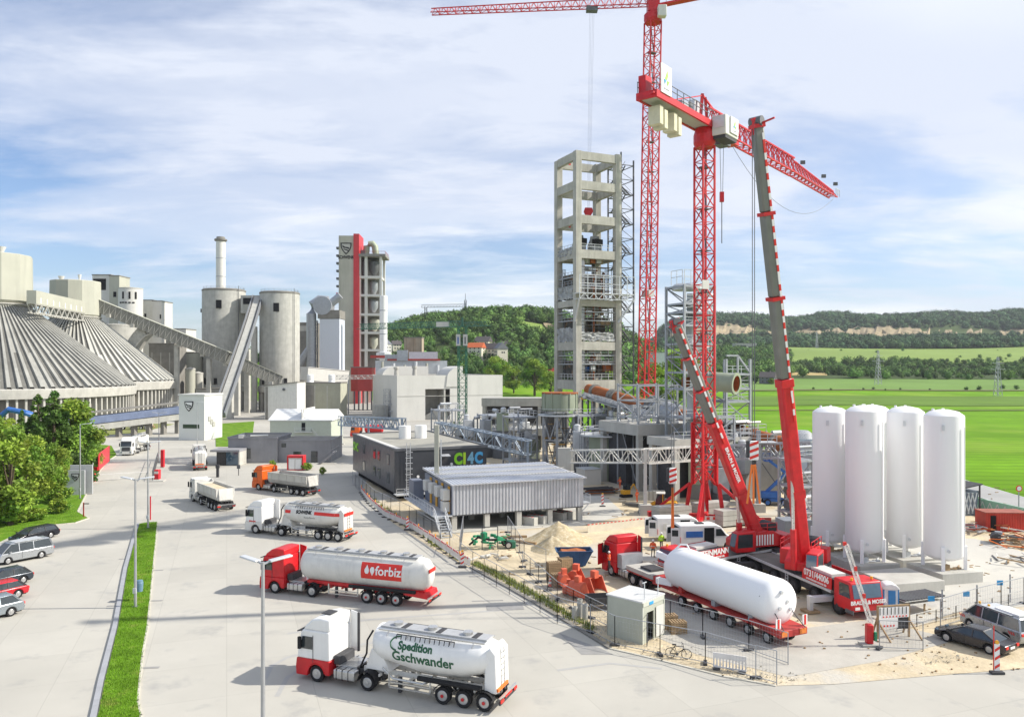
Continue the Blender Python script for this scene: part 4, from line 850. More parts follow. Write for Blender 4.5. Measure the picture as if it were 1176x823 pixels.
for i in range(6): m.beam((1.4, -.85, 3+i*.8), (2.35, -.85, 3+i*.8), .05); m.beam((1.4, -.85, 3+i*.8), (1.4, -.35, 3+i*.8), .05); m.beam((2.35, -.85, 3+i*.8), (2.35, -.35, 3+i*.8), .05)
m.build('ladder', STEEL_L, t); m = MB(); m.bx(-.3, 4.8, -1.8, -.1, .9, 1.02); m.rail([(-.3, -1.8, 1.0), (4.8, -1.8, 1.0)], .9, 1.3, .05); m.build('balcony', STEEL_L, t)
for x, z in ((3.4, 3.3), (8.6, 4.9)): MB().cyl((x, -.02, z), (x, -.2, z), .2, n=16).build('wall_lamp', WHITE, t)
MB().bx(7.1, 8.0, -.12, -.02, 4.0, 6.0).build('door', CHAS, t); MB().prism([(-.9, 6.15), (-.02, 6.35), (-.02, 6.42), (-.9, 6.22)], 'yz', 6.9, 8.2).build('door_canopy', STEEL_L, t); m = MB().bx(6.6, 8.6, -1.2, -.1, 3.85, 3.95); m.rail([(6.6, -1.2, 3.9), (8.6, -1.2, 3.9)], .9, 1.1, .05); m.build('landing', STEEL_L, t)
LGR = mat('sign_lime', (.25, .62, .02), .5, var=.03); LBL = mat('sign_blue', (.08, .38, .66), .5, var=.03); LMD = mat('sign_steel_blue', (.20, .42, .55), .5, var=.03)
zt_ = 5.55
for ch, x, mm in (('C', 9.85, LGR), ('I', 10.85, mat('sign_green', (.45, .68, .03), .5, var=.03)), ('4', 11.85, LMD), ('C', 13.15, LBL)): text_on(ch, 2.25, t, mm, (x-.15, -.06, zt_), bold=.13, stretch=.82)
me = text_mesh('CI4C', 2.0, .03, .07); me.transform(Matrix.Rotation(-pi/2, 4, 'Z') @ Matrix.Rotation(pi/2, 4, 'X')); obj('lettering', me, LGR, t, (-.09, 26.4, 5.3))
# corrugated house
As = Vector((DX(519.5, 92.4), 92.4, 0)); az2 = atan2(6.3, 16.05)
t = thing('corrugated_house', 'corrugated silver sheet house standing on concrete stilts', 'substation building', As, az2); W, L, H, z0 = 17.2, 12.4, 5.55, 2.0
CORR = mat('corrugated_sheet', (.56, .58, .62), .42, .35, .07, .4); 
def corrug(x0, x1, z0_, z1_, y, pitch=.36, dep=.11):
    m = MB(); n = int((x1-x0)/pitch); P = []
    for i in range(n):
        a = x0+i*pitch; P += [(a, 0), (a+pitch*.22, -dep), (a+pitch*.62, -dep), (a+pitch*.84, 0)]
    P.append((x1, 0)); vs = [(p, y+q, z0_) for p, q in P]+[(p, y+q, z1_) for p, q in P]; k = len(P); m.add(vs, [(i, i+1, k+i+1, k+i) for i in range(k-1)]); return m
corrug(0, W, z0, H-.05, -.01, .42, .16).build('front_sheet', CORR, t)
MB().bx(0.02, W-.02, .02, L, z0, H-.1).build('wall', mat('container_wall', (.20, .22, .27), .5, .2, .1, .4), t)
m = MB(); P = []; n = int(L/.42)
m.prism([(-.45, H-.02), (L+.2, H-.1+.45), (L+.2, H+.55), (-.45, H+.1)], 'yz', -.25, W+.25); m.build('roof', CORR, t)
m = MB()
for i in range(40): m.beam((-.2+i*.44, -.45, H+.13), (-.2+i*.44, L+.2, H+.58), .12, .06)
m.build('roof_ribs', CORR, t)
for k, y in enumerate((3.2, 6.3, 9.4)): MB().bx(-.3, W+.3, y-.08, y+.08, H+.22+y*.036, H+.30+y*.036).build('roof_joint', CON_L, t)
for i in range(5):
    for j in range(3):
        x = .25+i*(W-.7)/4; y = .3+j*(L-.9)/2; MB().bx(x-.28, x+.34, y-.28, y+.34, 0, z0).build('stilt', CON_L, t)
MB().bx(0, W, 0, L, z0-.16, z0-.01).build('floor_beam', STEEL_D, t)
for i, y in enumerate((1.2, 4.0, 6.6, 9.2)):
    MB().bx(-.09, -.02, y-.35, y+.45, z0, H-.3).build('yellow_louvre', YEL, t); MB().bx(-.95, -.1, y-.6, y+.65, H-1.9, H-.6).build('air_conditioner', CLAD, t, bevel=.05)
MB().bx(-.95, -.1, .7, 1.8, z0+.3, z0+1.5).build('air_conditioner', CLAD, t, bevel=.05)
m = MB(); m.bx(-2.3, -.05, -.2, L+2, z0-.12, z0); m.rail([(-2.3, 0, z0), (-2.3, L+2, z0)], 1.1, 1.2, .05)
for s in (-2.2, -1.0): m.beam((s, -.2, z0), (s, -3.0, .1), .12, .25)
for i in range(8): m.box((-1.6, -.35-i*.36, z0-.2-i*.24), (1.2, .3, .05))
m.rail([(-2.25, -.2, z0), (-2.25, -3.0, .1)], 1.0, .8, .05); m.rail([(-.95, -.2, z0), (-.95, -3.0, .1)], 1.0, .8, .05); m.build('walkway_stair', STEEL_L, t)
MB().bx(-1.5, -.1, L+.1, L+2.6, z0, z0+2.4).build('side_cabinet', MATS['container_wall'], t)
m = MB(); m.bx(W, W+2, 2, 7, z0-.1, z0); m.rail([(W+2, 2, z0), (W+2, 7, z0)], 1, 1.2, .05); m.beam((W+.2, 2, .3), (W+2, 2, z0), .12); m.build('rear_walkway', STEEL_L, t)
MB().bx(-1, W+1, -1.0, L+1, .088, .15).build('foundation', CON_L, t)

# ================================================================== new plant under construction
U = Vector((.911, .412, 0)); V = Vector((-.412, .911, 0)); AZ = atan2(.412, .911)
def local(px, Y): return Vector((DX(px, Y), Y, 0))
TC = mat('tower_concrete', (.45, .44, .39), .88, var=.2, scale=.35, bump=.2, streak=.5, coords='World')
SHEET = mat('plastic_sheet', (.34, .35, .35), .7, var=.45, scale=.8, coords='World')
C0 = local(661.5, 160); Wf = 10.9; Wd = 9.7
def tz(y): return DZ(y, 162)
t = thing('concrete_tower', 'unfinished open concrete frame tower with heavy corner pillars and beams', 'concrete tower', C0, AZ); Ht = DZ(172, 160)
pw = 1.35
for i, (x, y) in enumerate(((0, 0), (Wf-pw, 0), (0, Wd-pw), (Wf-pw, Wd-pw))): MB().bx(x, x+pw, y, y+pw, 0, Ht+(0, .2, -.2, .1)[i]).build('pillar', TC, t, bevel=.05)
lev = [(172, 1.7), (208.5, 1.8), (247.5, 1.8), (287, 1.8), (344, 1.4), (392, 1.8), (436, 2.0)]
lz = [tz(y)+ (0.0 if y > 172 else -.0) for y, _ in lev]
for (y, th), z in zip(lev, lz):
    z = min(z, Ht-.02)
    for nm, q in (('front_beam', (pw, Wf-pw, .12, 1.0)), ('rear_beam', (pw, Wf-pw, Wd-1.0, Wd-.12))): MB().bx(*q, z-th, z-.06).build(nm, TC, t)
    for nm, q in (('side_beam', (.12, 1.0, pw, Wd-pw)), ('side_beam', (Wf-1.0, Wf-.12, pw, Wd-pw))): MB().bx(*q, z-th, z-.06).build(nm, TC, t)
# smaller floors, scaffold and machinery inside the lower storeys
for y in (293, 344, 392, 436): MB().bx(1.0, Wf-1.0, 1.0, Wd-1.0, tz(y)-.35, tz(y)-.15).build('floor_slab', CON, t)
def scaffold(x0, x1, y0, y1, z0, z1, nx_, nz, plank=True):
    m = MB(); p = MB()
    for i in range(nx_+1):
        for y in (y0, y1): x = x0+(x1-x0)*i/nx_; m.beam((x, y, z0), (x, y, z1), .09, caps=False)
    for k in range(nz+1):
        z = z0+(z1-z0)*k/nz
        for y in (y0, y1): m.beam((x0, y, z), (x1, y, z), .08, caps=False); m.beam((x0, y, min(z+1, z1)), (x1, y, min(z+1, z1)), .06, caps=False)
        if plank and k: p.bx(x0, x1, y0, y0+(y1-y0)*.5, z-.06, z)
    return m, p
for (ya, yb, nz) in ((342, 300, 4), (390, 350, 4), (434, 400, 3)):
    m, p = scaffold(1.6, Wf-1.6, 1.4, 3.4, tz(ya), tz(yb)-1.0, 5, nz); m.build('scaffold', STEEL_D, t); p.build('scaffold_planks', WOOD, t)
    m, p = scaffold(1.3, 1.9, 1.6, Wd-1.6, tz(ya), tz(yb)-1.0, 2, nz, False); m.build('scaffold', STEEL, t)
    MB().bx(1.6, Wf-1.6, 3.9, 8.6, tz(ya), tz(yb)-2.4).build('equipment_core', mat('dim_equipment', (.10, .095, .085), .8, var=.5, scale=.6, coords='World', spots=(.8, .5, .7, (.3, .17, .09))), t)
r = random.Random(4)
for k in range(60):
    zz = r.choice((300, 308, 318, 330, 350, 360, 372, 404, 415, 425)); x = r.uniform(1.6, 7.5); y = r.uniform(1.5, 3); MB().bx(x, x+r.uniform(.6, 2.4), y, y+.6, tz(zz)-.2, tz(zz)+r.uniform(.0, 1.1)).build('stored_material', r.choice([WOOD, RUST, STEEL_L, CON_L, STEEL, BLUE]), t)
for (xa, ya_, rr, zz) in ((3.4, 4.8, 1.5, 287), (7.2, 4.8, 1.6, 287)):
    MB().lathe([(rr, tz(zz)+.2), (rr, tz(zz)+1.6), (rr*.65, tz(zz)+3.0), (rr*.6, tz(zz)+3.6)], c=(xa, ya_, 0), n=18).build('vessel', SHEET, t, smooth=True); MB().box((xa, ya_-1.2, tz(zz)+2.2), (rr*1.3, 1.2, 1.3), .3).build('dark_cover', BLACK, t)
for zz_ in (tz(358), tz(368), tz(318), tz(328), tz(408), tz(418)): m = MB(); m.beam((.4, 1.3, zz_), (.4, Wd-1.3, zz_), .2); m.rail([(.4, 1.3, zz_), (.4, Wd-1.3, zz_)], 1.1, 1.4, .07); m.rail([(1.3, .4, zz_), (Wf-1.3, .4, zz_)], 1.1, 1.4, .06); m.beam((1.3, .5, zz_), (Wf-1.3, .5, zz_), .2); m.build('walkway', STEEL, t)
for z in (tz(287), tz(344)+9, tz(436), tz(392)): m = MB(); m.rail([(1.3, .35, z), (Wf-1.3, .35, z)], 1.2, 1.4, .07); m.rail([(.35, 1.3, z), (.35, Wd-1.3, z)], 1.2, 1.4, .07); m.build('guard_rail', STEEL_L, t)
def drapery(x0, x1, y, z0, z1, seed, along='x'):
    m = MB(); n, k = 16, 6; r = random.Random(seed)
    for j in range(k+1):
        for i in range(n+1):
            a = x0+(x1-x0)*i/n; w = r.uniform(-.18, .18); z = z0+(z1-z0)*j/k+(r.uniform(-.2, .2) if j in (0, k) else 0); m.v.append((a, y+w, z) if along == 'x' else (y+w, a, z))
    for j in range(k):
        for i in range(n): a = j*(n+1)+i; m.f.append((a, a+1, a+n+2, a+n+1))
    return m
for k in range(12): x, y = r.uniform(1.8, 9), r.uniform(1.6, 7); a, b = sorted((r.uniform(6, 40), r.uniform(6, 40))); MB().tube([(x, y, a), (x, y, b+3), (x+.8, y, b+3.8)], r.uniform(.15, .5), 8).build('pipe', r.choice([STEEL, ALU, STEEL_D, RUST]), t, smooth=True)
drapery(pw, Wf-pw-.2, .2, tz(391), tz(381), 1).build('plastic_sheeting', SHEET, t); drapery(1.4, Wd-1.4, .1, tz(392), tz(376), 2, 'y').build('plastic_sheeting', SHEET, t); drapery(1.4, Wd-1.4, .1, tz(343), tz(328), 3, 'y').build('plastic_sheeting', SHEET, t); drapery(1.4, Wd-1.6, .1, tz(293), tz(284), 5, 'y').build('plastic_sheeting', SHEET, t); drapery(pw, Wf-pw-.2, .5, tz(418), tz(415), 6).build('plastic_sheeting', SHEET, t)
# projecting steel platform
m = MB(); z = tz(343)+.2; m.bx(-.6, Wf+1.6, -2.6, .0, z+.6, z+.75)
for x in np.linspace(-.6, Wf+1.6, 8): m.beam((x, -2.6, z-.5), (x, -2.6, z+4.3), .12, caps=False); m.beam((x, -2.6, z-.5), (x, 0, z-.5), .1)
for a_, b_ in ((z-.5, z+.6),):
    for i in range(12): x0 = -.6+i*(Wf+2.2)/12; x1 = x0+(Wf+2.2)/12; m.beam((x0, -2.6, (a_, b_)[i % 2]), (x1, -2.6, (b_, a_)[i % 2]), .1); m.beam((x0, -2.6, z-.5), (x1, -2.6, z-.5), .12)
for h in (1.6, 2.6, 4.3): m.beam((-.6, -2.6, z+h), (Wf+1.6, -2.6, z+h), .1)
m.beam((-.6, -2.5, z-.5), (-.2, 0, z-5), .3); m.beam((Wf+1.4, -2.5, z-.5), (Wf-.8, 0, z-5), .3); m.build('steel_platform', STEEL_L, t)
for k in (172, 247, 287): MB().bx(3, 3.5, Wd-1.05, Wd-.9, tz(k)-1.3, tz(k)-.5).build('red_anchor', REDW, t)
# stair tower
t = thing('stair_tower', 'dark steel scaffold stair tower attached to the concrete tower', 'stair tower', C0+U*(Wf+.25)+V*0.6, AZ); Hs = DZ(184, 166); m = MB(); st = MB()
for x in (0, 3.1):
    for y in (0, 5.2): m.beam((x, y, 0), (x, y, Hs+(1.5 if x == 0 else 0)), .26)
n = int(Hs/3.1)
for k in range(n+1):
    z = k*3.1
    for x in (0, 3.1): m.beam((x, 0, z), (x, 5.2, z), .14)
    for y in (0, 5.2): m.beam((0, y, z), (3.1, y, z), .14)
    if k < n:
        a, b = ((0.6, z), (4.6, z+3.1)) if k % 2 == 0 else ((4.6, z), (0.6, z+3.1)); x = .9 if k % 2 else 2.2
        for dx in (-.5, .5): st.beam((x+dx, a[0], a[1]), (x+dx, b[0], b[1]), .1, .3)
        for i in range(9): st.box((x, a[0]+(b[0]-a[0])*i/9, a[1]+(b[1]-a[1])*i/9), (1, .3, .06))
        st.beam((x+.5, a[0], a[1]+1), (x+.5, b[0], b[1]+1), .06); st.bx(.1, 3.0, 4.5, 5.3, z+3.04, z+3.1); st.rail([(0, 5.3, z+3.1), (3.1, 5.3, z+3.1)], 1, 1, .06); m.beam((3.1, 0, z), (3.1, 5.2, z+3.1), .08)
m.build('frame', STEEL_D, t); st.build('stair_flights', STEEL_D, t)
# steel duct tower in the middle
def frame_tower(name, label, c, w, d, H, levels, rz=AZ, r_=.32, m_=STEEL, railm=STEEL_L, cat='steel tower', deck=True, seed=1, bay=1):
    t = thing(name, label, cat, c, rz); m = MB(); rl = MB(); dk = MB(); r = random.Random(seed)
    xs = np.linspace(0, w, bay+1)
    for x in xs:
        for y in (0, d): m.beam((x, y, 0), (x, y, H), r_)
    zz = [0]+levels
    for a, b in zip(zz, zz[1:]):
        for y in (0, d): m.beam((0, y, b), (w, y, b), r_*.85)
        for x in xs: m.beam((x, 0, b), (x, d, b), r_*.7)
        for x0, x1 in zip(xs, xs[1:]):
            k = r.random() < .5; m.beam((x0 if k else x1, 0, a), (x1 if k else x0, 0, b), r_*.45); m.beam((x1 if k else x0, d, a), (x0 if k else x1, d, b), r_*.45)
        m.beam((0, 0, a), (0, d, b), r_*.45); m.beam((w, d, a), (w, 0, b), r_*.45)
        if deck: dk.bx(0, w, 0, d, b+r_*.4, b+r_*.4+.06); rl.rail([(0, 0, b+.2), (w, 0, b+.2), (w, d, b+.2)], 1.1, 1.6, .06)
    m.build('frame', m_, t)
    for k in range(7 if deck else 0):
        i = r.randrange(len(zz)-1); x, y = r.uniform(.2, w*.7), r.uniform(.3, d*.7); b = zz[i+1]
        if k % 2: MB().bx(x, x+r.uniform(.5, 1.6), y, y+1, b+.3, b+r.uniform(.8, 2.2)).build('equipment', r.choice([STEEL_D, STEEL_L, OLIVE, RUST, CLAD]), t, bevel=.05)
        else: MB().tube([(x, y, zz[max(0, i-1)]), (x, y, b+1.2), (x+.4, y, b+1.6), (min(w+1.5, x+3), y, b+1.6)], r.uniform(.15, .35), 8).build('pipe', r.choice([ALU, STEEL_L, STEEL]), t, smooth=True)
    if deck: dk.build('grating', m_, t); rl.build('railing', railm, t)
    return t
z_ = lambda y, Y=118: DZ(y, Y)
P0 = local(786, 117); Htw = z_(327)
t = frame_tower('steel_tower', 'slender grey steel tower with ladders beside the red crane mast', P0, 5.6, 4.6, Htw, [z_(y) for y in (560, 530, 505, 480, 447, 428, 410, 395, 374, 359, 349, 329)], seed=3)
MB().lathe([(2.6, Htw-.6), (2.6, Htw), (2.2, Htw+.3)], c=(2.6, 2.3, 0), n=24).build('ring_deck', STEEL_L, t); MB().cyl((3.8, 3.6, 4), (3.8, 3.6, Htw-1), .55).build('riser_pipe', STEEL_L, t)
m = MB().rail([(-.2, .2, Htw), (-.2, 3, Htw)], 2.2, 1, .08); m.rail([(0, 0, Htw), (2.4, 0, Htw)], 2.2, 1, .08); m.build('top_cage', STEEL_L, t)
m = MB()
for s in (0, .6): m.beam((4.2+s, -.25, 2), (4.2+s, -.25, Htw-2), .07)
for i in range(60): m.beam((4.2, -.25, 2+i*.5), (4.8, -.25, 2+i*.5), .04)
m.build('ladder', STEEL_L, t)
P1 = local(834, 119)
t = frame_tower('steel_tower', 'lower steel frame right of the duct tower carrying a wide open duct', P1, 4.6, 6, z_(412), [z_(y) for y in (540, 510, 487, 462, 447, 430)], seed=5, bay=1)
m = MB(); m.beam((0, 0, z_(408)), (2.2, 0, z_(408)), .25); m.beam((2.2, 0, z_(408)), (4.6, 0, z_(428)), .25); m.beam((2.2, 0, z_(430)), (2.2, 0, z_(408)), .25); m.build('gable_frame', STEEL, t)
t = thing('open_duct', 'wide sage green duct end with a rusty inside facing the tanks', 'duct'); c = Vector((DX(846, 112), 112, DZ(440.5, 112))); ax = Vector((.72, -.60, -.08)).normalized(); Rd = 1.38
back = c-ax*3.4; MB().cyl(back, c-ax*.2, Rd, n=32, caps=False).build('shell', OLIVE, t, smooth=True); MB().cyl(back-ax*.1, c-ax*.1, Rd*.86, n=32, caps=False).build('lining', RUST, t, smooth=True)
up = Vector((0, 0, 1)); e1 = ax.cross(up).normalized(); e2 = e1.cross(ax)
m = MB(); P = []
for rr, off in ((Rd*.84, 0), (Rd*1.14, 0), (Rd*1.14, -.3), (Rd, -.3)): P += [c+ax*off+(e1*cos(2*pi*i/32)+e2*sin(2*pi*i/32))*rr for i in range(32)]
m.add(P, [(a*32+i, a*32+(i+1) % 32, (a+1)*32+(i+1) % 32, (a+1)*32+i) for a in range(3) for i in range(32)]); m.build('flange', OLIVE, t); MB().cyl(back-ax*.25, back-ax*.1, Rd*.9, n=32).build('end_plate', DARK, t)
MB().tube([back, back-ax*1.5+Vector((0, 0, -.3)), back-ax*2+Vector((0, 0, -4))], [Rd*.95, Rd*.9, Rd*.8], 20).build('elbow', OLIVE, t, smooth=True)
# kiln
Ka = Vector((DX(676, 160), 160, DZ(447, 160))); Kb = Vector((DX(906, 113), 113, DZ(512, 113)))
t = thing('rotary_kiln', 'long rusty brown kiln tube sloping down from the concrete tower to the right', 'rotary kiln'); kd = (Kb-Ka).normalized(); kr = 1.12
MB().cyl(Ka, Kb, kr, n=28).build('tube', RUST, t, smooth=True)
KL = (Kb-Ka).length
for s in (.04, .155, .175, .86, .95): p = Ka+kd*KL*s; MB().cyl(p, p+kd*(.7 if s < .8 else .5), kr*1.28, n=28).build('riding_ring', CON_D, t, smooth=True)
for s in (.4, .42, .44, .46): p = Ka+kd*KL*s; MB().cyl(p, p+kd*.5, kr*(2.0 if s == .4 else 1.85), n=32).build('girth_gear', STEEL_D if s < .43 else STEEL, t, smooth=True)
for s in (.165, .43, .91):
    p = Ka+kd*KL*s; MB().bx(p.x-1.6, p.x+1.6, p.y-1.5, p.y+1.5, 0, p.z-kr-.5).build('pier', CON, t)
MB().cyl(Ka+kd*KL*.47, Ka+kd*KL*.55, kr*1.55, n=28).build('hood', STEEL, t, smooth=True)
# service walkway under the kiln with silver lagged pipes
t = thing('kiln_walkway', 'grey service walkway with silver wrapped pipes below the rusty kiln', 'walkway'); off = Vector((-1.5, -2.6, -1.3))
a = Ka+off; b = Ka+kd*KL*.42+off; m = MB(); m.beam(a, b, 1.6, .25); sn = kd.cross(Vector((0, 0, 1))).normalized()
m.rail([a-sn*.0+Vector((-.6, -.5, 0)), b+Vector((-.6, -.5, 0))], 1.1, 1.3, .07); m.build('deck', STEEL, t)
for k in range(11): p = a+(b-a)*(k/10.5); MB().beam(p-Vector((0, 0, p.z)), p, .35).build('post', STEEL_D, t)
r = random.Random(8)
for k in range(4): o_ = Vector((-.2+.35*k, -.3-.2*k, .35+.22*(k % 2))); P = [a+(b-a)*s+o_+Vector((r.uniform(-.1, .1), 0, r.uniform(-.12, .12))) for s in np.linspace(.02, .96, 9)]; MB().tube(P, .24, 8).build('lagged_pipe', ALU, t, smooth=True)
r = random.Random(11)
for k in range(26): p = a+(b-a)*r.random()+Vector((r.uniform(-1, .8), -.6, r.uniform(-.9, .5))); MB().box(p, (r.uniform(.3, 1.1), .5, r.uniform(.2, .8)), r.random()).build('machine_part', r.choice([ALU, STEEL_L, STEEL, YEL, WHITE_D, STEEL_D]), t)
# generic deck on columns
def table(name, label, c, w, d, z, th, cols, rz=AZ, m_=CON_L, cat='concrete deck', rails=True, group=None, colw=.8):
    t = thing(name, label, cat, c, rz, group); MB().bx(0, w, 0, d, z-th, z).build('slab', m_, t)
    for i in range(cols):
        for y in (.2, d-.2-colw): x = .2+i*(w-.4-colw)/(cols-1); MB().bx(x, x+colw, y, y+colw, 0, z-th).build('column', m_, t)
    MB().bx(1.2, w-1.2, d*.45, d-1.2, 0, z-th).build('shade_backing', CHAS, t)  # dark box added to deepen the shade under the slab
    if rails: MB().rail([(0, .1, z), (w, .1, z), (w, d-.1, z)], 1.1, 1.5, .07).build('railing', STEEL_L, t)
    return t
table('kiln_deck', 'pale concrete machine deck on columns in front of the kiln gear', local(733, 122), 13.5, 12, DZ(488, 122), 1.7, 3)
table('cooler_deck', 'concrete deck with columns left of the green tank stand', local(522, 178), 21, 10, DZ(492, 178), 1.6, 5, rz=.0, m_=CON)
table('crusher_deck', 'grey concrete roof slab on columns above the middle yard', local(553, 196), 22, 8, DZ(457, 196), 2.0, 4, rz=-.02, m_=CON, rails=False)
table('cooler_deck', 'low concrete deck behind the white truss posts', local(775, 112), 14, 7, DZ(505, 112), 1.2, 3, m_=CON_L)
# green tank on steel stand
ct = local(643, 150); R = 3.35; z0 = DZ(472, 147); z1 = DZ(451.5, 147)
t = thing('tank_on_stand', 'sage green round tank on a tall grey braced steel stand', 'tank', ct); MB().lathe([(R, z0), (R, z1), (R*.98, z1)], n=32).build('tank', OLIVE, t, smooth=True)
for j in range(12): a = 2*pi*j/12; MB().box((cos(a)*(R+.05), sin(a)*(R+.05), (z0+z1)/2), (.18, .2, z1-z0), a).build('stiffener', OLIVE, t)
MB().lathe([(R+.12, z1-.15), (R+.12, z1+.1), (R-.2, z1+.1)], n=32).build('rim_top', RUST, t); MB().lathe([(R+.9, z0-1.0), (R+.9, z0-.75), (0.1, z0-.75)], n=24).build('platform', STEEL_L, t)
MB().rail([(cos(2*pi*i/14)*(R+.8), sin(2*pi*i/14)*(R+.8), z0-.7) for i in range(15)], 1.1, 2, .07).build('railing', STEEL_L, t)
for j in range(6): a = 2*pi*j/6+.3; MB().beam((cos(a)*R, sin(a)*R, 0), (cos(a)*R, sin(a)*R, z0-1), .42).build('leg', STEEL, t)
m = MB()
for j in range(6):
    a = 2*pi*j/6+.3; b = a+pi/3; p, q = Vector((cos(a)*R, sin(a)*R, 0)), Vector((cos(b)*R, sin(b)*R, 0)); zs = [.2, z0*.5, z0-1.2]
    for u_, v_ in zip(zs, zs[1:]): md = (p+q)/2; m.beam(p+Vector((0, 0, v_)), md+Vector((0, 0, u_)), .2); m.beam(q+Vector((0, 0, v_)), md+Vector((0, 0, u_)), .2); m.beam(p+Vector((0, 0, u_)), q+Vector((0, 0, u_)), .2)
m.build('bracing', STEEL, t)
r = random.Random(3)
for k in range(9): MB().box((r.uniform(-2, 2), r.uniform(-2, 2), 1.0+k*.95), (r.uniform(1, 3), 1, .14), r.random()).build('scaffold_plank', r.choice([ORNG, WOOD, YEL]), t)
m, p = scaffold(-2.4, 2.4, -1.6, 1.6, 0, z0-1.4, 4, 4, False); m.build('scaffold', STEEL_D, t)
# round mill house
cm = local(698, 136); Rm = 3.3; zm = DZ(502, 132)
t = thing('round_bunker', 'squat sage green round bunker with a railed platform on top', 'bunker', cm); MB().lathe([(Rm, 0), (Rm, zm), (Rm*.96, zm)], n=36).build('shell', OLIVE, t, smooth=True); MB().lathe([(Rm+1.5, zm), (Rm+1.5, zm+.25), (.1, zm+.3)], n=24).build('platform', STEEL_L, t)
MB().rail([(cos(2*pi*i/14)*(Rm+1.4), sin(2*pi*i/14)*(Rm+1.4), zm+.25) for i in range(15)], 1.1, 2, .08).build('railing', STEEL_L, t); MB().lathe([(Rm+.05, zm*.45), (Rm+.05, zm*.45+.15)], n=36).build('seam', CON_D, t); MB().bx(-1.4, .6, -1, 1.2, zm+.3, zm+1.3).build('top_machine', WOOD, t)
m, p = scaffold(-4.9, -3.7, -3, 0, 0, zm, 3, 3, False); m.build('scaffold', STEEL, t)
# pipe bridges
def bridge(label, p, q, w, h, posts, m_=STEEL_L, bays=None, r_=.26, ped=True, postm=None):
    t = thing('pipe_bridge', label, 'pipe bridge', group=None); p = Vector(p); q = Vector(q); n = bays or int((q-p).length/1.7)
    MB().truss(p, q, w, h, n, r_).build('truss', m_, t)
    for s, z0 in posts:
        c = p+(q-p)*s; MB().bx(c.x-.2, c.x+.2, c.y-.22, c.y+.22, z0, c.z+h).build('post', postm or m_, t)
        if ped: MB().bx(c.x-.75, c.x+.75, c.y-.75, c.y+.75, 0, z0+.02).build('pedestal', CON_L, t)
    return t
bridge('white steel truss bridge crossing in front of the round bunker', (*local(657, 112)[:2], 5.8), (*local(741, 103)[:2], 6.9), 1.2, 1.75, [(0, 1.4), (1, 1.4)], CLAD, 8, .17)
bridge('white steel truss bridge continuing right to the red crane mast', (*local(742, 103.2)[:2], 6.8), (*local(800, 106.5)[:2], 6.8), 1.2, 1.85, [], CLAD, 6, .17)
bridge('grey lattice pipe bridge right of the boom with a tall square post', (*local(835, 110)[:2], DZ(527, 110)), (*local(935, 102)[:2], DZ(524, 102)), 1.5, 1.9, [(.95, .2)], STEEL, 9)
bridge('bluish lattice pipe bridge above the roof of the dark office', (*local(502, 150)[:2], DZ(499, 150)), (*local(606, 132)[:2], DZ(522, 132)), 1.6, 2.4, [(.82, .2), (1, .2)], mat('blue_grey_steel', (.30, .36, .43), .5, .3, .1), 10, .2)
bridge('long bluish lattice bridge ending left of the dark office roof', (*local(392, 196)[:2], DZ(488, 196)), (*local(462, 158)[:2], DZ(493, 158)), 1.6, 2.2, [(.0, .2), (.5, .2), (1, .2)], MATS['blue_grey_steel'], 16, .26)
t = thing('square_post', 'tall square grey steel post on a concrete block behind the right boom', 'post', (*G(871, 588)[:2], 0)); MB().bx(-.25, .25, -.25, .25, 1.2, DZ(494, G(871, 588).y)).build('shaft', STEEL, t); MB().bx(-.75, .75, -.75, .75, 0, 1.2).build('pedestal', CON_L, t); m = MB().rail([(-1.5, -.8, 9.4), (2.2, -.8, 9.4)], 1.1, 1.2, .07); m.bx(-1.5, 2.3, -.8, 1, 9.3, 9.45); m.build('platform', STEEL_L, t)
t = thing('weathered_post', 'yellowish square post standing in front of the dark office lettering', 'post', (*local(501.5, 100)[:2], 0)); MB().bx(-.28, .28, -.28, .28, 0, DZ(488, 100)).build('shaft', BEIGE, t); MB().bx(.5, .62, -.1, .05, 0, DZ(504, 100)).build('conduit', STEEL_L, t)
t = thing('portal_column', 'pale concrete portal column right of the corrugated house', 'column', (*local(648, 112)[:2], 0)); MB().bx(-.9, .9, -.6, .6, 0, DZ(514, 112)).build('shaft', CON_L, t)
# steel frames and clutter of the new plant, each its own frame
frames = [('square grey steel frame left of the kiln gear', 727, 128, 4, 4, 465, [560, 520, 490, 467], 2), ('double bay grey steel frame in front of the kiln gear', 733, 124, 7.5, 6, 441, [480, 461, 443], 3), ('steel frame with railings between tank stand and bunker', 664, 146, 6, 5, 476, [525, 500, 478], 5),
    ('low steel frame under the tower foot', 700, 150, 7, 5, 480, [530, 505, 482], 6), ('steel frame with pipes right of the deck by the crane mast', 815, 114, 4.5, 5, 478, [560, 530, 505, 480], 7), ('low steel frame under the ducts by the square post', 850, 117, 5, 5, 496, [560, 530, 498], 9),
    ('steel frame behind the square post', 884, 120, 6, 5, 508, [560, 530, 510], 10), ('grey rack frame beside the left white tank', 915, 96, 2.6, 3, 528, [590, 560, 530], 12), ('grey steel frame with pipes behind the lattice bridge', 560, 172, 9, 6, 476, [520, 495, 478], 13), ('steel frame left of the cooler deck', 505, 178, 6, 6, 470, [520, 495, 472], 14), ('tall grey frame beside the lettering wall', 590, 150, 5, 5, 478, [530, 505, 480], 15)]
for lb, px, Y, w, d, yt, lv, sd in frames: frame_tower('steel_tower', lb, local(px, Y), w, d, DZ(yt, Y), [DZ(y, Y) for y in lv], seed=sd, r_=.26, cat='steel frame', bay=2 if w > 5 else 1, deck=sd not in (2, 3))
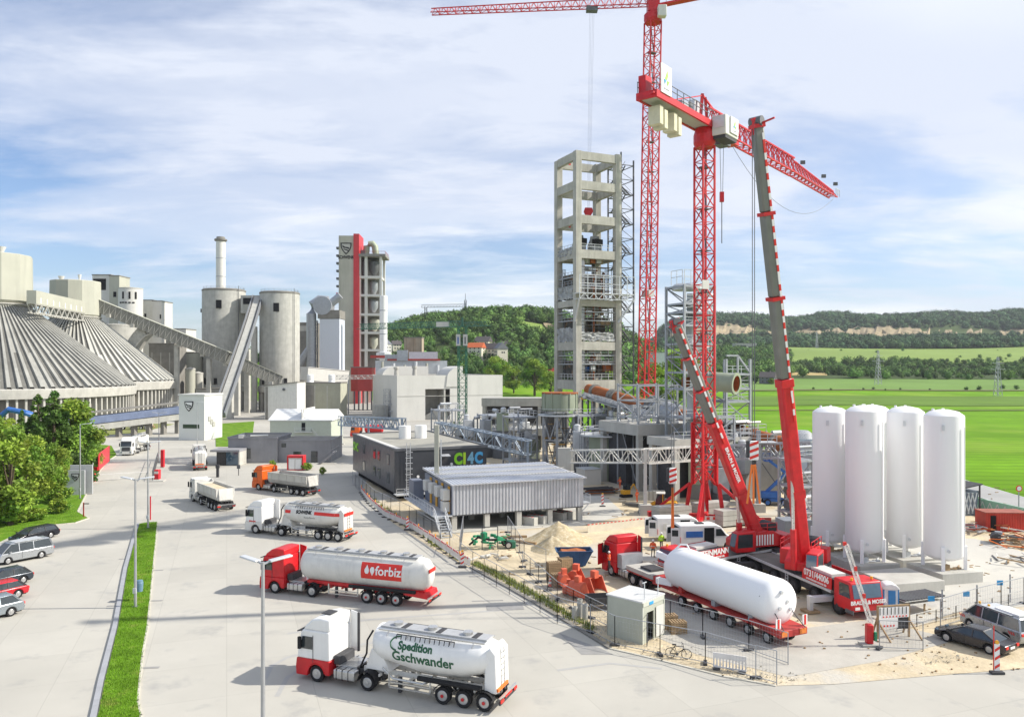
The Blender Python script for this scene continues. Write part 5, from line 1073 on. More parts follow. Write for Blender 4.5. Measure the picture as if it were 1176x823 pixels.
r = random.Random(21); cl = [(560, 168, 478), (600, 160, 480), (612, 156, 500), (690, 152, 470), (706, 148, 474), (725, 144, 478), (748, 132, 480), (772, 128, 478), (842, 118, 500), (856, 116, 508), (668, 140, 490), (800, 116, 520), (826, 114, 530), (540, 176, 478), (575, 166, 470)]
for i, (px, Y, yt) in enumerate(cl):
    c = local(px, Y); t = thing('process_machine', ['grey machine with pipes and small tank', 'squat silver machine with a pipe bend', 'grey fan casing with a round duct'][i % 3]+' '+['by the long deck', 'under the grey frame', 'left of the tank stand', 'at the tower foot', 'below the kiln inlet', 'beside the stair tower', 'on the kiln deck left side', 'on the kiln deck near the crane', 'beneath the open duct', 'beside the open duct frame', 'next to the round bunker', 'right of the crane mast foot', 'below the duct frame', 'behind the dark office roof', 'under the concrete roof slab'][i], 'machine', c, r.random()*3)
    zt_ = DZ(yt, Y); zb = max(0, zt_-4.5)
    MB().bx(-1.4, 1.4, -1, 1, 0, zb).build('base_frame', CON_D if i % 2 else STEEL_D, t); MB().bx(-1.5, .4, -.9, .9, zb, zt_-.7).build('casing', [STEEL, STEEL_L, OLIVE][i % 3], t, bevel=.08)
    MB().tube([(.6, 0, zb), (.6, 0, zt_-.9), (1.0, 0, zt_-.3), (2.2, 0, zt_-.2)], .38, 10).build('pipe', [ALU, STEEL, STEEL_L][i % 3], t, smooth=True); MB().lathe([(.2, zt_-.8), (.6, zt_-.5), (.6, zt_+.3), (.3, zt_+.5)], c=(-.8, 0, 0), n=12).build('small_vessel', STEEL_L, t, smooth=True)
# blue hopper and end of kiln on the right
t = thing('kiln_outlet', 'pale blue sheet hood at the right end of the rusty kiln behind the tanks', 'hood', local(914, 111)); MB().bx(-1.2, 2.6, -1.5, 2.5, 4.5, DZ(503, 111)).build('hood', mat('pale_blue_sheet', (.34, .40, .48), .5, var=.1), t); MB().lathe([(1.5, DZ(503, 111)), (1.3, DZ(497, 111)), (.8, DZ(494, 111))], c=(.9, 0, 0), n=16).build('lagged_dome', ALU, t, smooth=True); MB().bx(-1, 2.4, -1, 2, 0, 4.5).build('base', CON_D, t)

# ================================================================== tower cranes
def mast(m, x, y, z0, z1, w, r_, bay):
    n = max(1, int((z1-z0)/bay)); h = (z1-z0)/n; hw = w/2
    C = [(x-hw, y-hw), (x+hw, y-hw), (x+hw, y+hw), (x-hw, y+hw)]
    for c in C: m.beam((*c, z0), (*c, z1), r_)
    for i in range(n):
        a, b = z0+i*h, z0+(i+1)*h
        for k in range(4):
            p, q = C[k], C[(k+1) % 4]; m.beam((*p, b), (*q, b), r_*.45, caps=False)
            m.beam((*(p if i % 2 else q), a), (*(q if i % 2 else p), b), r_*.5, caps=False)
def jib(m, p, q, w, h, bays, r_, taper=1.0):    # triangular section: two bottom chords, one top chord
    p = Vector(p); q = Vector(q); d = (q-p).normalized(); s = d.cross(Vector((0, 0, 1))).normalized()*(w/2); N = []
    for i in range(bays+1):
        k = i/bays; c = p+(q-p)*k; hh = h*(1+(taper-1)*k); N.append((c-s, c+s, c+Vector((0, 0, hh))))
    for i in range(bays):
        A, B = N[i], N[i+1]
        for k in range(3): m.beam(A[k], B[k], r_ if k < 2 else r_*1.1)
        m.beam(A[0], B[1], r_*.4, caps=False)
        for k in (0, 1): m.beam(A[k], (A[2]+B[2])/2, r_*.5, caps=False); m.beam(B[k], (A[2]+B[2])/2, r_*.5, caps=False); m.beam(A[k], A[2], r_*.5, caps=False)
        m.beam(A[0], A[1], r_*.45, caps=False)
# crane one: tall mast behind the tower
cx = Vector((DX(741, 166), 166, 0)); Hj = HC+414*166/F
t = thing('tower_crane', 'tallest red tower crane, its jib cut by the top edge of the picture', 'tower crane', cx, radians(22), 'red tower cranes over the site'); t.rotation_euler = (0, radians(1.0), radians(0))
m = MB(); mast(m, 0, 0, 0, Hj-3.6, 2.55, .25, 2.2); m.build('mast', REDM, t, rz=radians(22))
m = MB(); lad = MB()
for i in range(14): z = 4+i*6.3; m.box((0, .3, z), (1.6, 1.2, .1), .4); m.beam((.3, .2, z), (-.3, .5, z+6.2), .16)
m.build('ladder_landing', STEEL_D, t); MB().lathe([(1.7, Hj-3.8), (1.9, Hj-3.2), (1.9, Hj-2.2), (1.4, Hj-1.6)], n=20).build('slewing_ring', RED, t); MB().bx(-1.2, 1.2, -1.2, 1.2, Hj-1.6, Hj+3).build('head', RED, t)
dj = Vector((-.994, .105, 0)).normalized(); tip = dj*47.8
m = MB(); jib(m, dj*1.2+Vector((0, 0, Hj)), tip+Vector((0, 0, Hj-.4)), 1.5, 1.9, 26, .17, .6); m.build('jib', REDM, t)
ctr = -dj*24+Vector((0, 0, 4)); m = MB(); m.bx(-1, 1, -1, 1, Hj-.3, Hj); m.beam(-dj*1+Vector((0, 0, Hj-.2)), ctr+Vector((0, 0, Hj-.2)), 1.6, .4); m.rail([-dj*1+Vector((0, -1, Hj)), ctr+Vector((0, -1, Hj))], 1.1, 1.5, .08); m.build('counter_jib', RED, t)
MB().box(ctr*.95+Vector((0, 0, Hj+1.2)), (3, 1.6, 2.4)).build('counterweight', CON_L, t); MB().bx(.6, 2.4, -2.8, -1.2, Hj-3.4, Hj-1.1).build('operator_cab', WHITE_D, t, bevel=.1)
sx = dj*12.9; zh = DZ(246, 168); MB().box(sx+Vector((0, 0, Hj-.5)), (2.4, 1.6, 1.0)).build('trolley', STEEL_D, t); m = MB()
for a, b in ((-.5, -.3), (-.2, -.3), (.2, .3), (.5, .3)): m.beam(sx+Vector((a, b, Hj-.9)), sx+Vector((a*.5, b*.5, zh+1)), .025, caps=False)
m.build('hoist_rope', STEEL_D, t); MB().prism([(-.75, 1.0), (.75, 1.0), (1.0, .2), (.2, -1.4), (-.2, -1.4), (-1.0, .2)], 'xz', -.35, .35).build('hook_block', RED, t, tuple(sx+Vector((0, 0, zh))))
MB().box((0, .2, DZ(337, 166)), (1.3, 2.8, 1.3), .38).build('mast_sign', CLAD, t)
# crane two: centre of the picture
c2 = Vector((DX(809, 98), 98, 0)); Hj2 = 50.2
t = thing('tower_crane', 'red tower crane in the middle of the site, jib pointing away to the right', 'tower crane', c2, 0, 'red tower cranes over the site')
m = MB(); mast(m, 0, 0, 4.8, Hj2-3.2, 1.75, .2, 1.9); m.build('mast', REDM, t, rz=radians(24))
m = MB(); mast(m, 0, 0, 4.7, 12.5, 2.15, .26, 2.0); m.build('mast_base_section', RED, t, rz=radians(24))
m = MB()
for a in (24+45, 24+135, 24+225, 24+315): a = radians(a); p = Vector((cos(a)*1.75, sin(a)*1.75, 4.9)); q = Vector((cos(a)*6.6, sin(a)*6.6, .9)); m.beam(p, q, .34); m.beam((p.x, p.y, 4.9), (p.x*1.3, p.y*1.3, .9), .42); m.beam(q, (p.x*1.3, p.y*1.3, 1.0), .36); m.box((q.x, q.y, .7), (1, 1, .6)); m.beam(q, (0, 0, .9), .4)
m.build('leg_frame', RED, t)
for (x, y) in ((-4, .5), (3.2, -1.8), (1.5, 3.2)): 
    for k in range(3): MB().box((x, y, .55+k*.62), (4.8, 1.8, .58), radians(24)).build('ballast_block', CON, t)
m = MB()
for i in range(8): m.box((0, .2, 8+i*5.2), (1.4, 1.1, .1), .4); m.beam((.3, .1, 8+i*5.2), (-.3, .4, 13.1+i*5.2), .14)
m.build('ladder_landing', STEEL_D, t)
MB().lathe([(1.15, Hj2-3.4), (1.35, Hj2-2.8), (1.35, Hj2-1.8), (1.1, Hj2-1.0)], n=20).build('slewing_ring', RED, t)
dj = (Vector((DX(957, 139), 139, 0))-c2).normalized(); nj = Vector((-dj.y, dj.x, 0)); Z = lambda z: Vector((0, 0, z)); Lj = (Vector((DX(957, 139), 139, 0))-c2).length
azj = atan2(dj.y, dj.x)
m = MB(); jib(m, dj*1.3+Z(Hj2-.6), dj*(Lj*.62)+Z(Hj2-.6), 1.5, 2.7, 15, .2); jib(m, dj*(Lj*.62)+Z(Hj2-.6), dj*Lj+Z(Hj2-.8), 1.4, 2.2, 12, .17, .5); m.build('jib', RED, t)
MB().beam(dj*.2+Z(Hj2-1.0), dj*9+Z(Hj2-.9), 1.5, .8).build('jib_foot', RED, t)
for s in (.66, .86, .985): MB().box(dj*Lj*s+nj*-.6+Z(Hj2+2.4-s), (.7, .3, .55)).build('floodlight', STEEL_D, t)
MB().rail([dj*(Lj-.8)-nj*.7+Z(Hj2-.6), dj*(Lj+1.2)-nj*.7+Z(Hj2-.6)], 1.2, 1, .07).build('tip_cage', STEEL_L, t)
Lc = 14.6; m = MB()
for s in (-1, 1): m.beam(nj*s*1.15+Z(Hj2-.7), -dj*Lc+nj*s*1.15+Z(Hj2-.7), .28, .75)
for i in range(8): m.beam(-dj*(i*2)+nj*1.1+Z(Hj2-.7), -dj*(i*2+1)-nj*1.1+Z(Hj2-.7), .2)
m.beam(-dj*Lc+nj*1.3+Z(Hj2-.7), -dj*Lc-nj*1.3+Z(Hj2-.7), .3, .8); m.build('counter_jib', RED, t); m = MB(); m.hexa([*( -dj*a+nj*b+Z(Hj2-.95) for a, b in ((0, -1), (Lc, -1), (Lc, 1), (0, 1))), *( -dj*a+nj*b+Z(Hj2-.88) for a, b in ((0, -1), (Lc, -1), (Lc, 1), (0, 1)))]); m.build('counter_jib_floor', BEIGE, t)
MB().rail([-nj*1.2+Z(Hj2-.3), -dj*Lc-nj*1.2+Z(Hj2-.3)], 1.3, 1.5, .07).build('railing', STEEL_D, t); MB().rail([nj*1.2+Z(Hj2-.3), -dj*Lc+nj*1.2+Z(Hj2-.3)], 1.3, 1.5, .07).build('railing', STEEL_D, t)
for i, s in enumerate((12.6, 11.5, 9.2, 8.1)): MB().box(-dj*s+Z(Hj2-2.5-.25*(i % 2)), (.8, 1.5, 2.1), azj).build('counterweight', mat('counterweight_cream', (.62, .59, .44), .8, var=.1), t, bevel=.05)
MB().box(-dj*13.6+nj*.8+Z(Hj2+.7), (1.4, .9, 2.1), azj).build('winch_cabinet', RED, t); MB().cyl(-dj*5-nj*.6+Z(Hj2+.4), -dj*5+nj*.6+Z(Hj2+.4), .55, n=16).build('winch_drum', STEEL_D, t); MB().box(-dj*6.4+Z(Hj2+.2), (1.6, 1.2, .9), azj).build('winch_motor', STEEL, t)
LOGO_G = mat('sign_logo_green', (.35, .62, .1), .5, var=.03); LOGO_B = mat('sign_logo_blue', (.05, .3, .55), .5, var=.03)
def logo_board(parent, c, w, h, rz):
    o = MB().box((0, 0, 0), (w, .12, h)).build('advert_board', WHITE, parent, tuple(c), rz)
    k = h*.28
    MB().prism([(-.5*k, -.1*k), (.15*k, 1.1*k), (.35*k, .5*k), (0, -.1*k)], 'xz', -.1, -.065).build('advert_mark', LOGO_G, o); MB().prism([(-.75*k, -.1*k), (-.1*k, -.1*k), (-.5*k, -.7*k)], 'xz', -.1, -.065).build('advert_mark', LOGO_B, o); MB().prism([(.05*k, -.15*k), (.75*k, -.1*k), (.25*k, -.75*k)], 'xz', -.1, -.065).build('advert_mark', LOGO_G, o)
    MB().bx(-.7*k, .7*k, -.1, -.065, -1.25*k, -1.1*k).build('advert_line', STEEL, o); return o
logo_board(t, -dj*12.7-nj*1.35+Z(Hj2+1.2), 2.4, 3.2, azj); t_cab = MB().box(dj*1.4-nj*2.1+Z(Hj2-1.0), (3.8, 1.8, 2.4), azj); t_cab.build('operator_cab', CLAD, t, bevel=.1)
MB().box(dj*1.4-nj*2.1+Z(Hj2-2.35), (3.4, 1.6, .5), azj).build('cab_floor', CHAS, t); MB().box(dj*3.34-nj*2.1+Z(Hj2-.8), (.1, 1.4, 1.7), azj).build('cab_window', GLB, t); MB().box(-dj*.55-nj*2.1+Z(Hj2-.7), (.06, 1.4, 1.3), azj).build('cab_rear_panel', STEEL_L, t)
logo_board(t, dj*1.9-nj*3.1+Z(Hj2-.8), 2.3, 2.0, azj)
m = MB(); m.beam(-dj*1.2+Z(Hj2-.4), -dj*.6+Z(Hj2+3.2), .35); m.beam(dj*.8+Z(Hj2-.4), dj*.2+Z(Hj2+3.0), .3); m.beam(-dj*.6+Z(Hj2+3.1), dj*2.5+Z(Hj2+2.1), .2); m.beam(-dj*.6+Z(Hj2+3.0), -dj*9+Z(Hj2+.2), .12); m.build('a_frame', RED, t)
MB().box(-dj*.8+nj*.9+Z(Hj2+1.6), (1.8, .8, 1.6), azj).build('electric_cabinet', STEEL_L, t)
tr = dj*4.2; zr = DZ(226, 101); MB().box(dj*5.2+Z(Hj2-1.6), (2.2, 1.5, .8), azj).build('trolley', STEEL_D, t); m = MB()
for s in (-.25, .25): m.beam(dj*5.2+nj*s+Z(Hj2-1.9), dj*5.2+nj*s*.4+Z(zr), .05, caps=False)
m.beam(dj*5.2+Z(zr), dj*5.2+Z(DZ(278, 101)), .09); m.build('hoist_rope', STEEL_D, t); MB().box(dj*5.2+Z(zr+.2), (.5, .4, 1.3)).build('hook_block', RED, t)
MB().box((-.2, -1.4, DZ(328, 98)), (1.0, .1, 1.1), radians(24)).build('mast_sign', CLAD, t)
m = MB(); m.tube([dj*(8+(Lj-8)*q)+Z(Hj2-1-22*q*(1-q)) for q in np.linspace(0, 1, 17)], .03, 5); m.build('sagging_cable', STEEL_D, t)
# green crane behind the dark office
cg = local(531, 190); Hg = DZ(375, 190)
t = thing('green_tower_crane', 'green tower crane with a long green jib pointing left past the tall tower', 'tower crane', cg, 0); m = MB(); mast(m, 0, 0, 0, Hg, 1.9, .2, 1.9); m.build('mast', GRN_D, t, rz=.25)
m = MB(); tipg = Vector((DX(412, 212), 212, 0))-cg; jib(m, Z(Hg), tipg+Z(DZ(378, 212)), 1.3, 1.4, 20, .13); jib(m, Z(Hg), -tipg*.22+Z(Hg), 1.3, 1.0, 4, .13); m.beam(Z(Hg), Z(Hg+2.2), .4); m.build('jib', mat('jib_green', (.05, .16, .11), .5), t)
for x in (-.95, .75): o = MB().bx(x-.5, x+.55, -1.35, -1.2, DZ(397, 190), DZ(384, 190)).build('mast_sign', CLAD, t); MB().bx(x-.15, x+.15, -1.4, -1.36, DZ(395, 190), DZ(387, 190)).build('sign_stripe', STEEL_D if x > 0 else BLUE, t)
mg = MB(); k = tipg*.17; mg.beam(k+Z(Hg+.7)-Vector((1.6, 1, 0)), k+Z(Hg+.7)+Vector((1.6, -1, 0)), .1, 1.2); mg.build('jib_banner', CLAD, t)
# distant crane and radio mast on the hill
hx, hY = DX(489, 900), 900; t = thing('distant_crane', 'thin grey crane on the skyline of the wooded hill', 'tower crane', (hx, hY, terrain(hx, hY))); zz = DZ(353, 900)-terrain(hx, hY); m = MB(); mast(m, 0, 0, 0, zz, 2.4, .5, 4); m.build('mast', STEEL_D, t); m = MB(); jib(m, (-5, 0, zz), (46, 0, zz+1), 2, 3, 14, .4); m.build('jib', STEEL, t)
hx, hY = DX(534.5, 930), 930; t = thing('radio_mast', 'slender dark radio mast on top of the wooded hill', 'radio mast', (hx, hY, terrain(hx, hY))); zz = DZ(337, 930)-terrain(hx, hY); m = MB(); mast(m, 0, 0, 0, zz-8, 2.2, .6, 4); m.beam((0, 0, zz-8), (0, 0, zz), .5); m.build('mast', STEEL_D, t); MB().box((0, 0, zz-14), (3, 3, 5)).build('antennas', STEEL, t)
# village houses, far houses, pylons
def house(label, px, ybase, w, d, h, rh, Y, wall, roofm, rz, grp='houses at the foot of the hill', dark=True):
    X = DX(px, Y); z = DZ(ybase, Y); t = thing('house', label, 'house', (X, Y, z), rz, grp); MB().bx(-w/2, w/2, -d/2, d/2, -6, h).build('wall', wall, t)
    MB().prism([(-d/2-.5, h-.2), (d/2+.5, h-.2), (d/2+.5, h+.1), (0, h+rh), (-d/2-.5, h+.1)], 'yz', -w/2-.5, w/2+.5).build('roof', roofm, t)
    for s in (-1, 1): MB().prism([(-d/2, h), (d/2, h), (0, h+rh-.4)], 'yz', s*w/2-.1, s*w/2+.05).build('gable', wall, t)
    for i in range(3):
        for k in range(2): MB().bx(-w/2+w*(i+.6)/3.4, -w/2+w*(i+.6)/3.4+1.2, -d/2-.08, -d/2+.05, 1+k*2.7, 2.4+k*2.7).build('window', GLS, t)
    for k in range(2): MB().bx(w/2-.05, w/2+.1, -.8+k*1.8, .2+k*1.8, 3.2, 4.6).build('window', GLS, t)
    MB().bx(w*.1, w*.1+.9, .5, 1.4, h, h+rh+1).build('chimney', CON_D, t)
HW = mat('cream_render', (.66, .62, .50), .8, var=.05); HR = mat('dark_tiles', (.10, .09, .09), .8, var=.2); HO = mat('orange_tiles', (.52, .13, .05), .8, var=.15); HG = mat('grey_tiles', (.16, .17, .19), .7, var=.1)
house('white gabled house with blue grey roof at the left of the village', 440, 405, 9, 10, 7, 4, 640, WHITE_D, HG, .9); house('small house with dark roof peeping out left of the white one', 455, 402, 8, 8, 5, 3.5, 700, HW, HR, .4)
house('long house with bright orange roof right of the green crane mast', 547, 406, 13, 9, 5, 4.2, 650, HW, HO, -.35); house('house with dark roof behind the orange roofed one', 555, 400, 13, 10, 6, 4.5, 690, HW, HR, -.35); house('cream house with large dark gable roof in the village centre', 565, 409, 12, 10, 6, 5, 655, HW, HR, -.5); house('cream gable house right of the large dark gable roof', 575, 410, 9, 9, 7, 5, 645, HW, HG, -1.2); house('dark roofed house higher up at the right of the village', 581, 403, 12, 9, 5, 4, 700, HW, HR, -.2); house('small pale house alone on the slope right of the village', 596, 403, 8, 7, 3, 2.5, 720, WHITE_D, HG, 0)
house('farmhouse with reddish brown roof low beside the concrete tower', 631, 435, 13, 9, 4, 4.5, 600, HW, RED_D, -.1, 'houses at the field edge'); house('black gabled house at the field edge behind the right boom', 882, 440, 12, 11, 5, 4.5, 650, HG, HR, -.5, 'houses at the field edge'); house('cream gabled house right of the black one', 898, 437, 8, 10, 6, 4.5, 690, HW, HR, 1.2, 'houses at the field edge')
t = block('factory', 'large grey roofed warehouse seen between the two red crane masts', 752, 775, 520, 405, depth=30, m_=STEEL_L, roofm=STEEL, z0=0, windows=[(.1, .2, 18, 20, WHITE), (.4, .5, 18, 20, WHITE), (.7, .8, 18, 20, WHITE)]); block('factory', 'grey flat building on the slope behind the duct tower', 845, 869, 1230, 394, depth=20, m_=CON_L, roofm=STEEL_D, z0=25, windows=[(.05, .5, 46, 52, GLS), (.6, .9, 46, 50, GLS)])
def pylon(px, yb, yt, Y, label):
    X = DX(px, Y); z0 = DZ(yb, Y); H = (yb-yt)*Y/F; t = thing('power_pylon', label, 'power pylon', (X, Y, z0-1), .3, 'power pylons across the fields'); m = MB(); w = H*.07
    for s in ((-1, -1), (1, -1), (1, 1), (-1, 1)): m.beam((s[0]*w, s[1]*w, 0), (s[0]*.4, s[1]*.4, H), .22)
    for i in range(9):
        a, b = H*i/9, H*(i+1)/9; wa, wb = w+(.4-w)*i/9, w+(.4-w)*(i+1)/9
        for s in (-1, 1): m.beam((-wa, s*wa, a), (wb, s*wb, b), .12); m.beam((wa, s*wa, a), (-wb, s*wb, b), .12); m.beam((s*wa, -wa, a), (s*wb, wb, b), .12)
    m.build('lattice', STEEL, t)
    for z, l in ((H*.7, 6), (H*.85, 4.5)): MB().beam((-l, 0, z), (l, 0, z), .25).build('crossarm', STEEL, t)
pylon(1008.5, 440, 401, 620, 'grey lattice pylon in front of the dark hedge, left of the two'); pylon(1146, 455, 408, 500, 'grey lattice pylon in the green field near the right edge'); pylon(938, 399, 380, 1250, 'small faint pylon on the pale upper field')

# ================================================================== vehicles
CACHE = {}
def tyre_mesh(r, w):
    k = ('t', r, w)
    if k not in CACHE: CACHE[k] = MB().lathe([(r*.6, -w/2*.8), (r*.9, -w/2), (r, -w/2*.75), (r, w/2*.75), (r*.9, w/2), (r*.6, w/2*.8)], axis='y', n=28).mesh('wheel', True)
    return CACHE[k]
def rim_mesh(r, w):
    k = ('r', r, w)
    if k not in CACHE:
        m = MB()
        for s in (-1, 1): m.lathe([(r*.62, s*w*.42), (r*.56, s*w*.47), (r*.5, s*w*.30), (r*.28, s*w*.33), (r*.24, s*w*.52), (.001, s*w*.54)], axis='y', n=24)
        CACHE[k] = m.mesh('rim', True)
    return CACHE[k]
def wheel(parent, x, y, r=.5, w=.34, hub=None, rim=None):
    o = obj('wheel', tyre_mesh(r, w), BLACK, parent, (x, y, r)); ri = obj('rim', rim_mesh(r, w), None, o)
    if not ri.data.materials: ri.data.materials.append(RIM)
    if rim: ri.material_slots[0].link = 'OBJECT'; ri.material_slots[0].material = rim
    if hub:
        for s in (-1, 1): MB().cyl((0, s*w*.5, 0), (0, s*w*.62, 0), r*.2, n=12).build('hub', hub, o)
    return o
def wheels(parent, xs, half=1.05, **k):
    for x in xs:
        for s in (-1, 1): wheel(parent, x, s*half, **k)
def pose(fp, rp, near=1, half=1.2):
    f, r = G(*fp), G(*rp); d = (f-r).normalized(); left = Vector((-d.y, d.x, 0)); o = f-left*near*half; return (o.x, o.y, .05), atan2(d.y, d.x)
def tractor(t, col, low, roofcol=None, wb=3.65, third=False, style=0, fair=True, side=None, high=3.85, hub=None, tankm=ALU):
    roofcol = roofcol or col; H = high; x0 = -.95
    up = [(x0, 1.36), (1.42, 1.36), (1.42, 1.5), (1.36, 2.05), (1.16, 2.95), (1.02, 3.15), (x0, 3.15)]
    c = MB().prism(up, 'xz', -1.22, 1.22).build('cab', col, t, bevel=.1, seg=3)
    MB().prism([(x0, 3.13), (1.03, 3.13), (.85, 3.38), (.35, H-.12), (-.2, H), (x0, H-.04)], 'xz', -1.17, 1.17).build('cab_roof', roofcol, t, bevel=.12, seg=3)
    MB().prism([(.66, .32), (1.48, .32), (1.52, .8), (1.45, 1.37), (x0, 1.37), (x0, .5), (-.68, .5)]+[(.64*cos(a), .5+.64*sin(a)) for a in np.linspace(pi, 0, 11)], 'xz', -1.24, 1.24).build('bumper', low, t, bevel=.04)
    MB().prism([(1.375, 2.02), (1.41, 2.02), (1.2, 2.97), (1.165, 2.97)], 'xz', -1.08, 1.08).build('windscreen', GLS, t); MB().prism([(1.1, 3.02), (1.5, 2.92), (1.52, 2.98), (1.1, 3.12)], 'xz', -1.1, 1.1).build('sun_visor', CHAS, t)
    MB().prism([(1.46, 1.0), (1.53, 1.0), (1.45, 1.85), (1.39, 1.85)], 'xz', -.85, .85).build('grille', CHAS, t)
    for s in (-1, 1):
        a, b = (1.2, 1.245) if s > 0 else (-1.245, -1.2)
        MB().prism([(.28, 1.98), (1.2, 1.98), (1.12, 2.3), (1.0, 2.75), (.28, 2.75)], 'xz', a, b).build('side_window', GLS, t); MB().prism([(.22, 1.15), (.25, 1.15), (.25, 2.85), (.22, 2.85)], 'xz', a, b).build('door_seam', CHAS, t)
        MB().bx(1.0, 1.2, s*1.42-.09, s*1.42+.09, 2.0, 2.75).build('mirror', BLACK, t, bevel=.03); MB().bx(1.46, 1.53, s*.95-.2, s*.95+.2, .62, .85).build('headlight', GLB, t, bevel=.02)
        MB().lathe([(.6, -.16), (.64, -.16), (.64, .16), (.6, .16)], c=(0, s*1.1, .5), n=18, axis='y', arc=(.05*pi, .95*pi)).build('mudguard', low if low is not CHAS else BLACK, t)
        MB().prism([(x0-.02, 1.3), (x0-.5, 1.35), (x0-.5, H-.15), (x0-.02, H-.05)], 'xz', s*1.19-.03, s*1.19+.03).build('side_fairing', col, t) if s < 0 else None; s > 0 or MB().prism([(x0-.51, 1.3), (x0-.66, 1.35), (x0-.66, H-.2), (x0-.51, H-.15)], 'xz', s*1.18-.05, s*1.18+.05).build('fairing_edge', side or CHAS, t)
        if s > 0 or not third: MB().bx(-2.75, -1.25, s*.95-.3, s*.95+.3, .42, 1.0).build('fuel_tank', tankm, t, bevel=.08)
        m = MB()
        for k in range(3): m.bx(-2.35+k*.42, -2.3+k*.42, s*.95-.31, s*.95+.31, .4, 1.02)
        m.build('tank_straps', CHAS, t)
        for xx in ([-wb] if not third else [-wb, -wb-1.35]): MB().lathe([(.6, -.3), (.64, -.3), (.64, .3), (.6, .3)], c=(xx, s*.98, .55), n=18, axis='y', arc=(.0*pi, 1.0*pi)).build('mudguard', BLACK, t)
    end = -wb-.75-(1.35 if third else 0)
    m = MB(); m.bx(end, 1.2, -.45, -.35, .6, .95); m.bx(end, 1.2, .35, .45, .6, .95); m.bx(end, end+.1, -.6, .6, .55, 1.0)
    for k in range(5): m.bx(end+.5+k*.8, end+.58+k*.8, -.4, .4, .65, .8)
    m.build('chassis', CHAS, t); MB().bx(-2.6, -1.1, -.7, .7, 1.0, 1.12).build('catwalk', ALU, t); MB().cyl((-wb+.1, 0, 1.05), (-wb+.1, 0, 1.2), .5, n=16).build('fifth_wheel', CHAS, t)
    MB().bx(-1.5, -1.0, -.8, .8, 1.1, 1.65).build('engine_unit', CHAS, t, bevel=.05)
    wheels(t, [0], 1.04, hub=hub); wheels(t, [-wb]+([-wb-1.35] if third else []), .95, w=.56, hub=hub)
def trailer_gear(t, xs, rear, rail=WHITE_D, hub=None, beam=True, x_front=-3.0, zc=1.05, hose=True, stripe=REDW):
    wheels(t, xs, 1.03, w=.38, hub=hub)
    for s in (-1, 1):
        for x in xs: MB().lathe([(.58, -.2), (.61, -.2), (.61, .2), (.58, .2)], c=(x, s*1.03, .52), n=16, axis='y', arc=(.12*pi, .88*pi)).build('mudguard', BLACK, t)
        if beam: m = MB(); m.bx(xs[0]+.75, xs[0]+3.6, s*1.16-.03, s*1.16+.03, .45, .53); m.bx(xs[0]+.75, xs[0]+3.6, s*1.16-.03, s*1.16+.03, .75, .83); m.bx(xs[0]+3.5, xs[0]+3.6, s*1.16-.03, s*1.16+.03, .45, 1.3); m.bx(xs[0]+.75, xs[0]+.85, s*1.16-.03, s*1.16+.03, .45, 1.3); m.build('side_guard', ALU, t)
        if hose: MB().cyl((xs[0]+1.6, s*1.17, 1.28), (rear+1.2, s*1.17, 1.28), .15).build('hose_tube', BLACK, t)
        MB().bx(rear-.06, rear, s*1.0-.22, s*1.0+.22, .62, .78).build('rear_light', REDW, t)
    m = MB(); m.bx(rear+.4, x_front, -.5, -.4, .9, zc+.15); m.bx(rear+.4, x_front, .4, .5, .9, zc+.15)
    for k in range(9): m.bx(x_front-.3-k*1.05, x_front-.2-k*1.05, -.9, .9, .85, 1.0)
    m.build('trailer_frame', rail, t); MB().bx(rear, rear+.12, -1.2, 1.2, .5, .64).build('rear_bumper', CHAS, t); MB().bx(rear-.03, rear-.005, -.5, .5, .7, .82).build('rear_stripe', stripe, t); MB().bx(rear-.02, rear+.1, -1.25, 1.25, .86, .92).build('rear_bar', ALU, t)
    m = MB(); m.bx(xs[0]+2.9, xs[0]+3.1, -.9, -.7, .1, 1); m.bx(xs[0]+2.9, xs[0]+3.1, .7, .9, .1, 1); m.build('landing_leg', CHAS, t)
def tank_fn(secs):
    def f(x):
        S = sorted(secs); 
        for a, b in zip(S, S[1:]):
            if a[0] <= x <= b[0]: k = (x-a[0])/(b[0]-a[0]); return tuple(a[i]+(b[i]-a[i])*k for i in (1, 2, 3))
        return S[0][1:] if x < S[0][0] else S[-1][1:]
    return f
def tank_top(t, x0, x1, z, hatches=3, rail_y=.75, m_=WHITE_D):
    MB().bx(x1, x0, -.5, .5, z-.06, z+.03).build('walkway', mat('walkway_grating', (.42, .43, .44), .6, .2, .1, 3), t)
    for k in range(hatches):
        x = x0-(x0-x1)*(k+.4)/hatches; MB().cyl((x, 0, z), (x, 0, z+.22), .3, n=16).build('hatch', ALU, t); MB().bx(x-.75, x-.42, -.45, .45, z+.03, z+.06).build('anti_slip_pad', CHAS, t)
    m = MB()
    for y in (-rail_y, rail_y): m.beam((x0, y, z-.12), (x1, y, z-.12), .07)
    for k in range(5): x = x0-(x0-x1)*(k+.5)/5; m.beam((x, -rail_y, z-.12), (x, -rail_y-.3, z-.35), .05); m.beam((x, rail_y, z-.12), (x, rail_y+.3, z-.35), .05)
    m.build('side_rail', ALU, t)
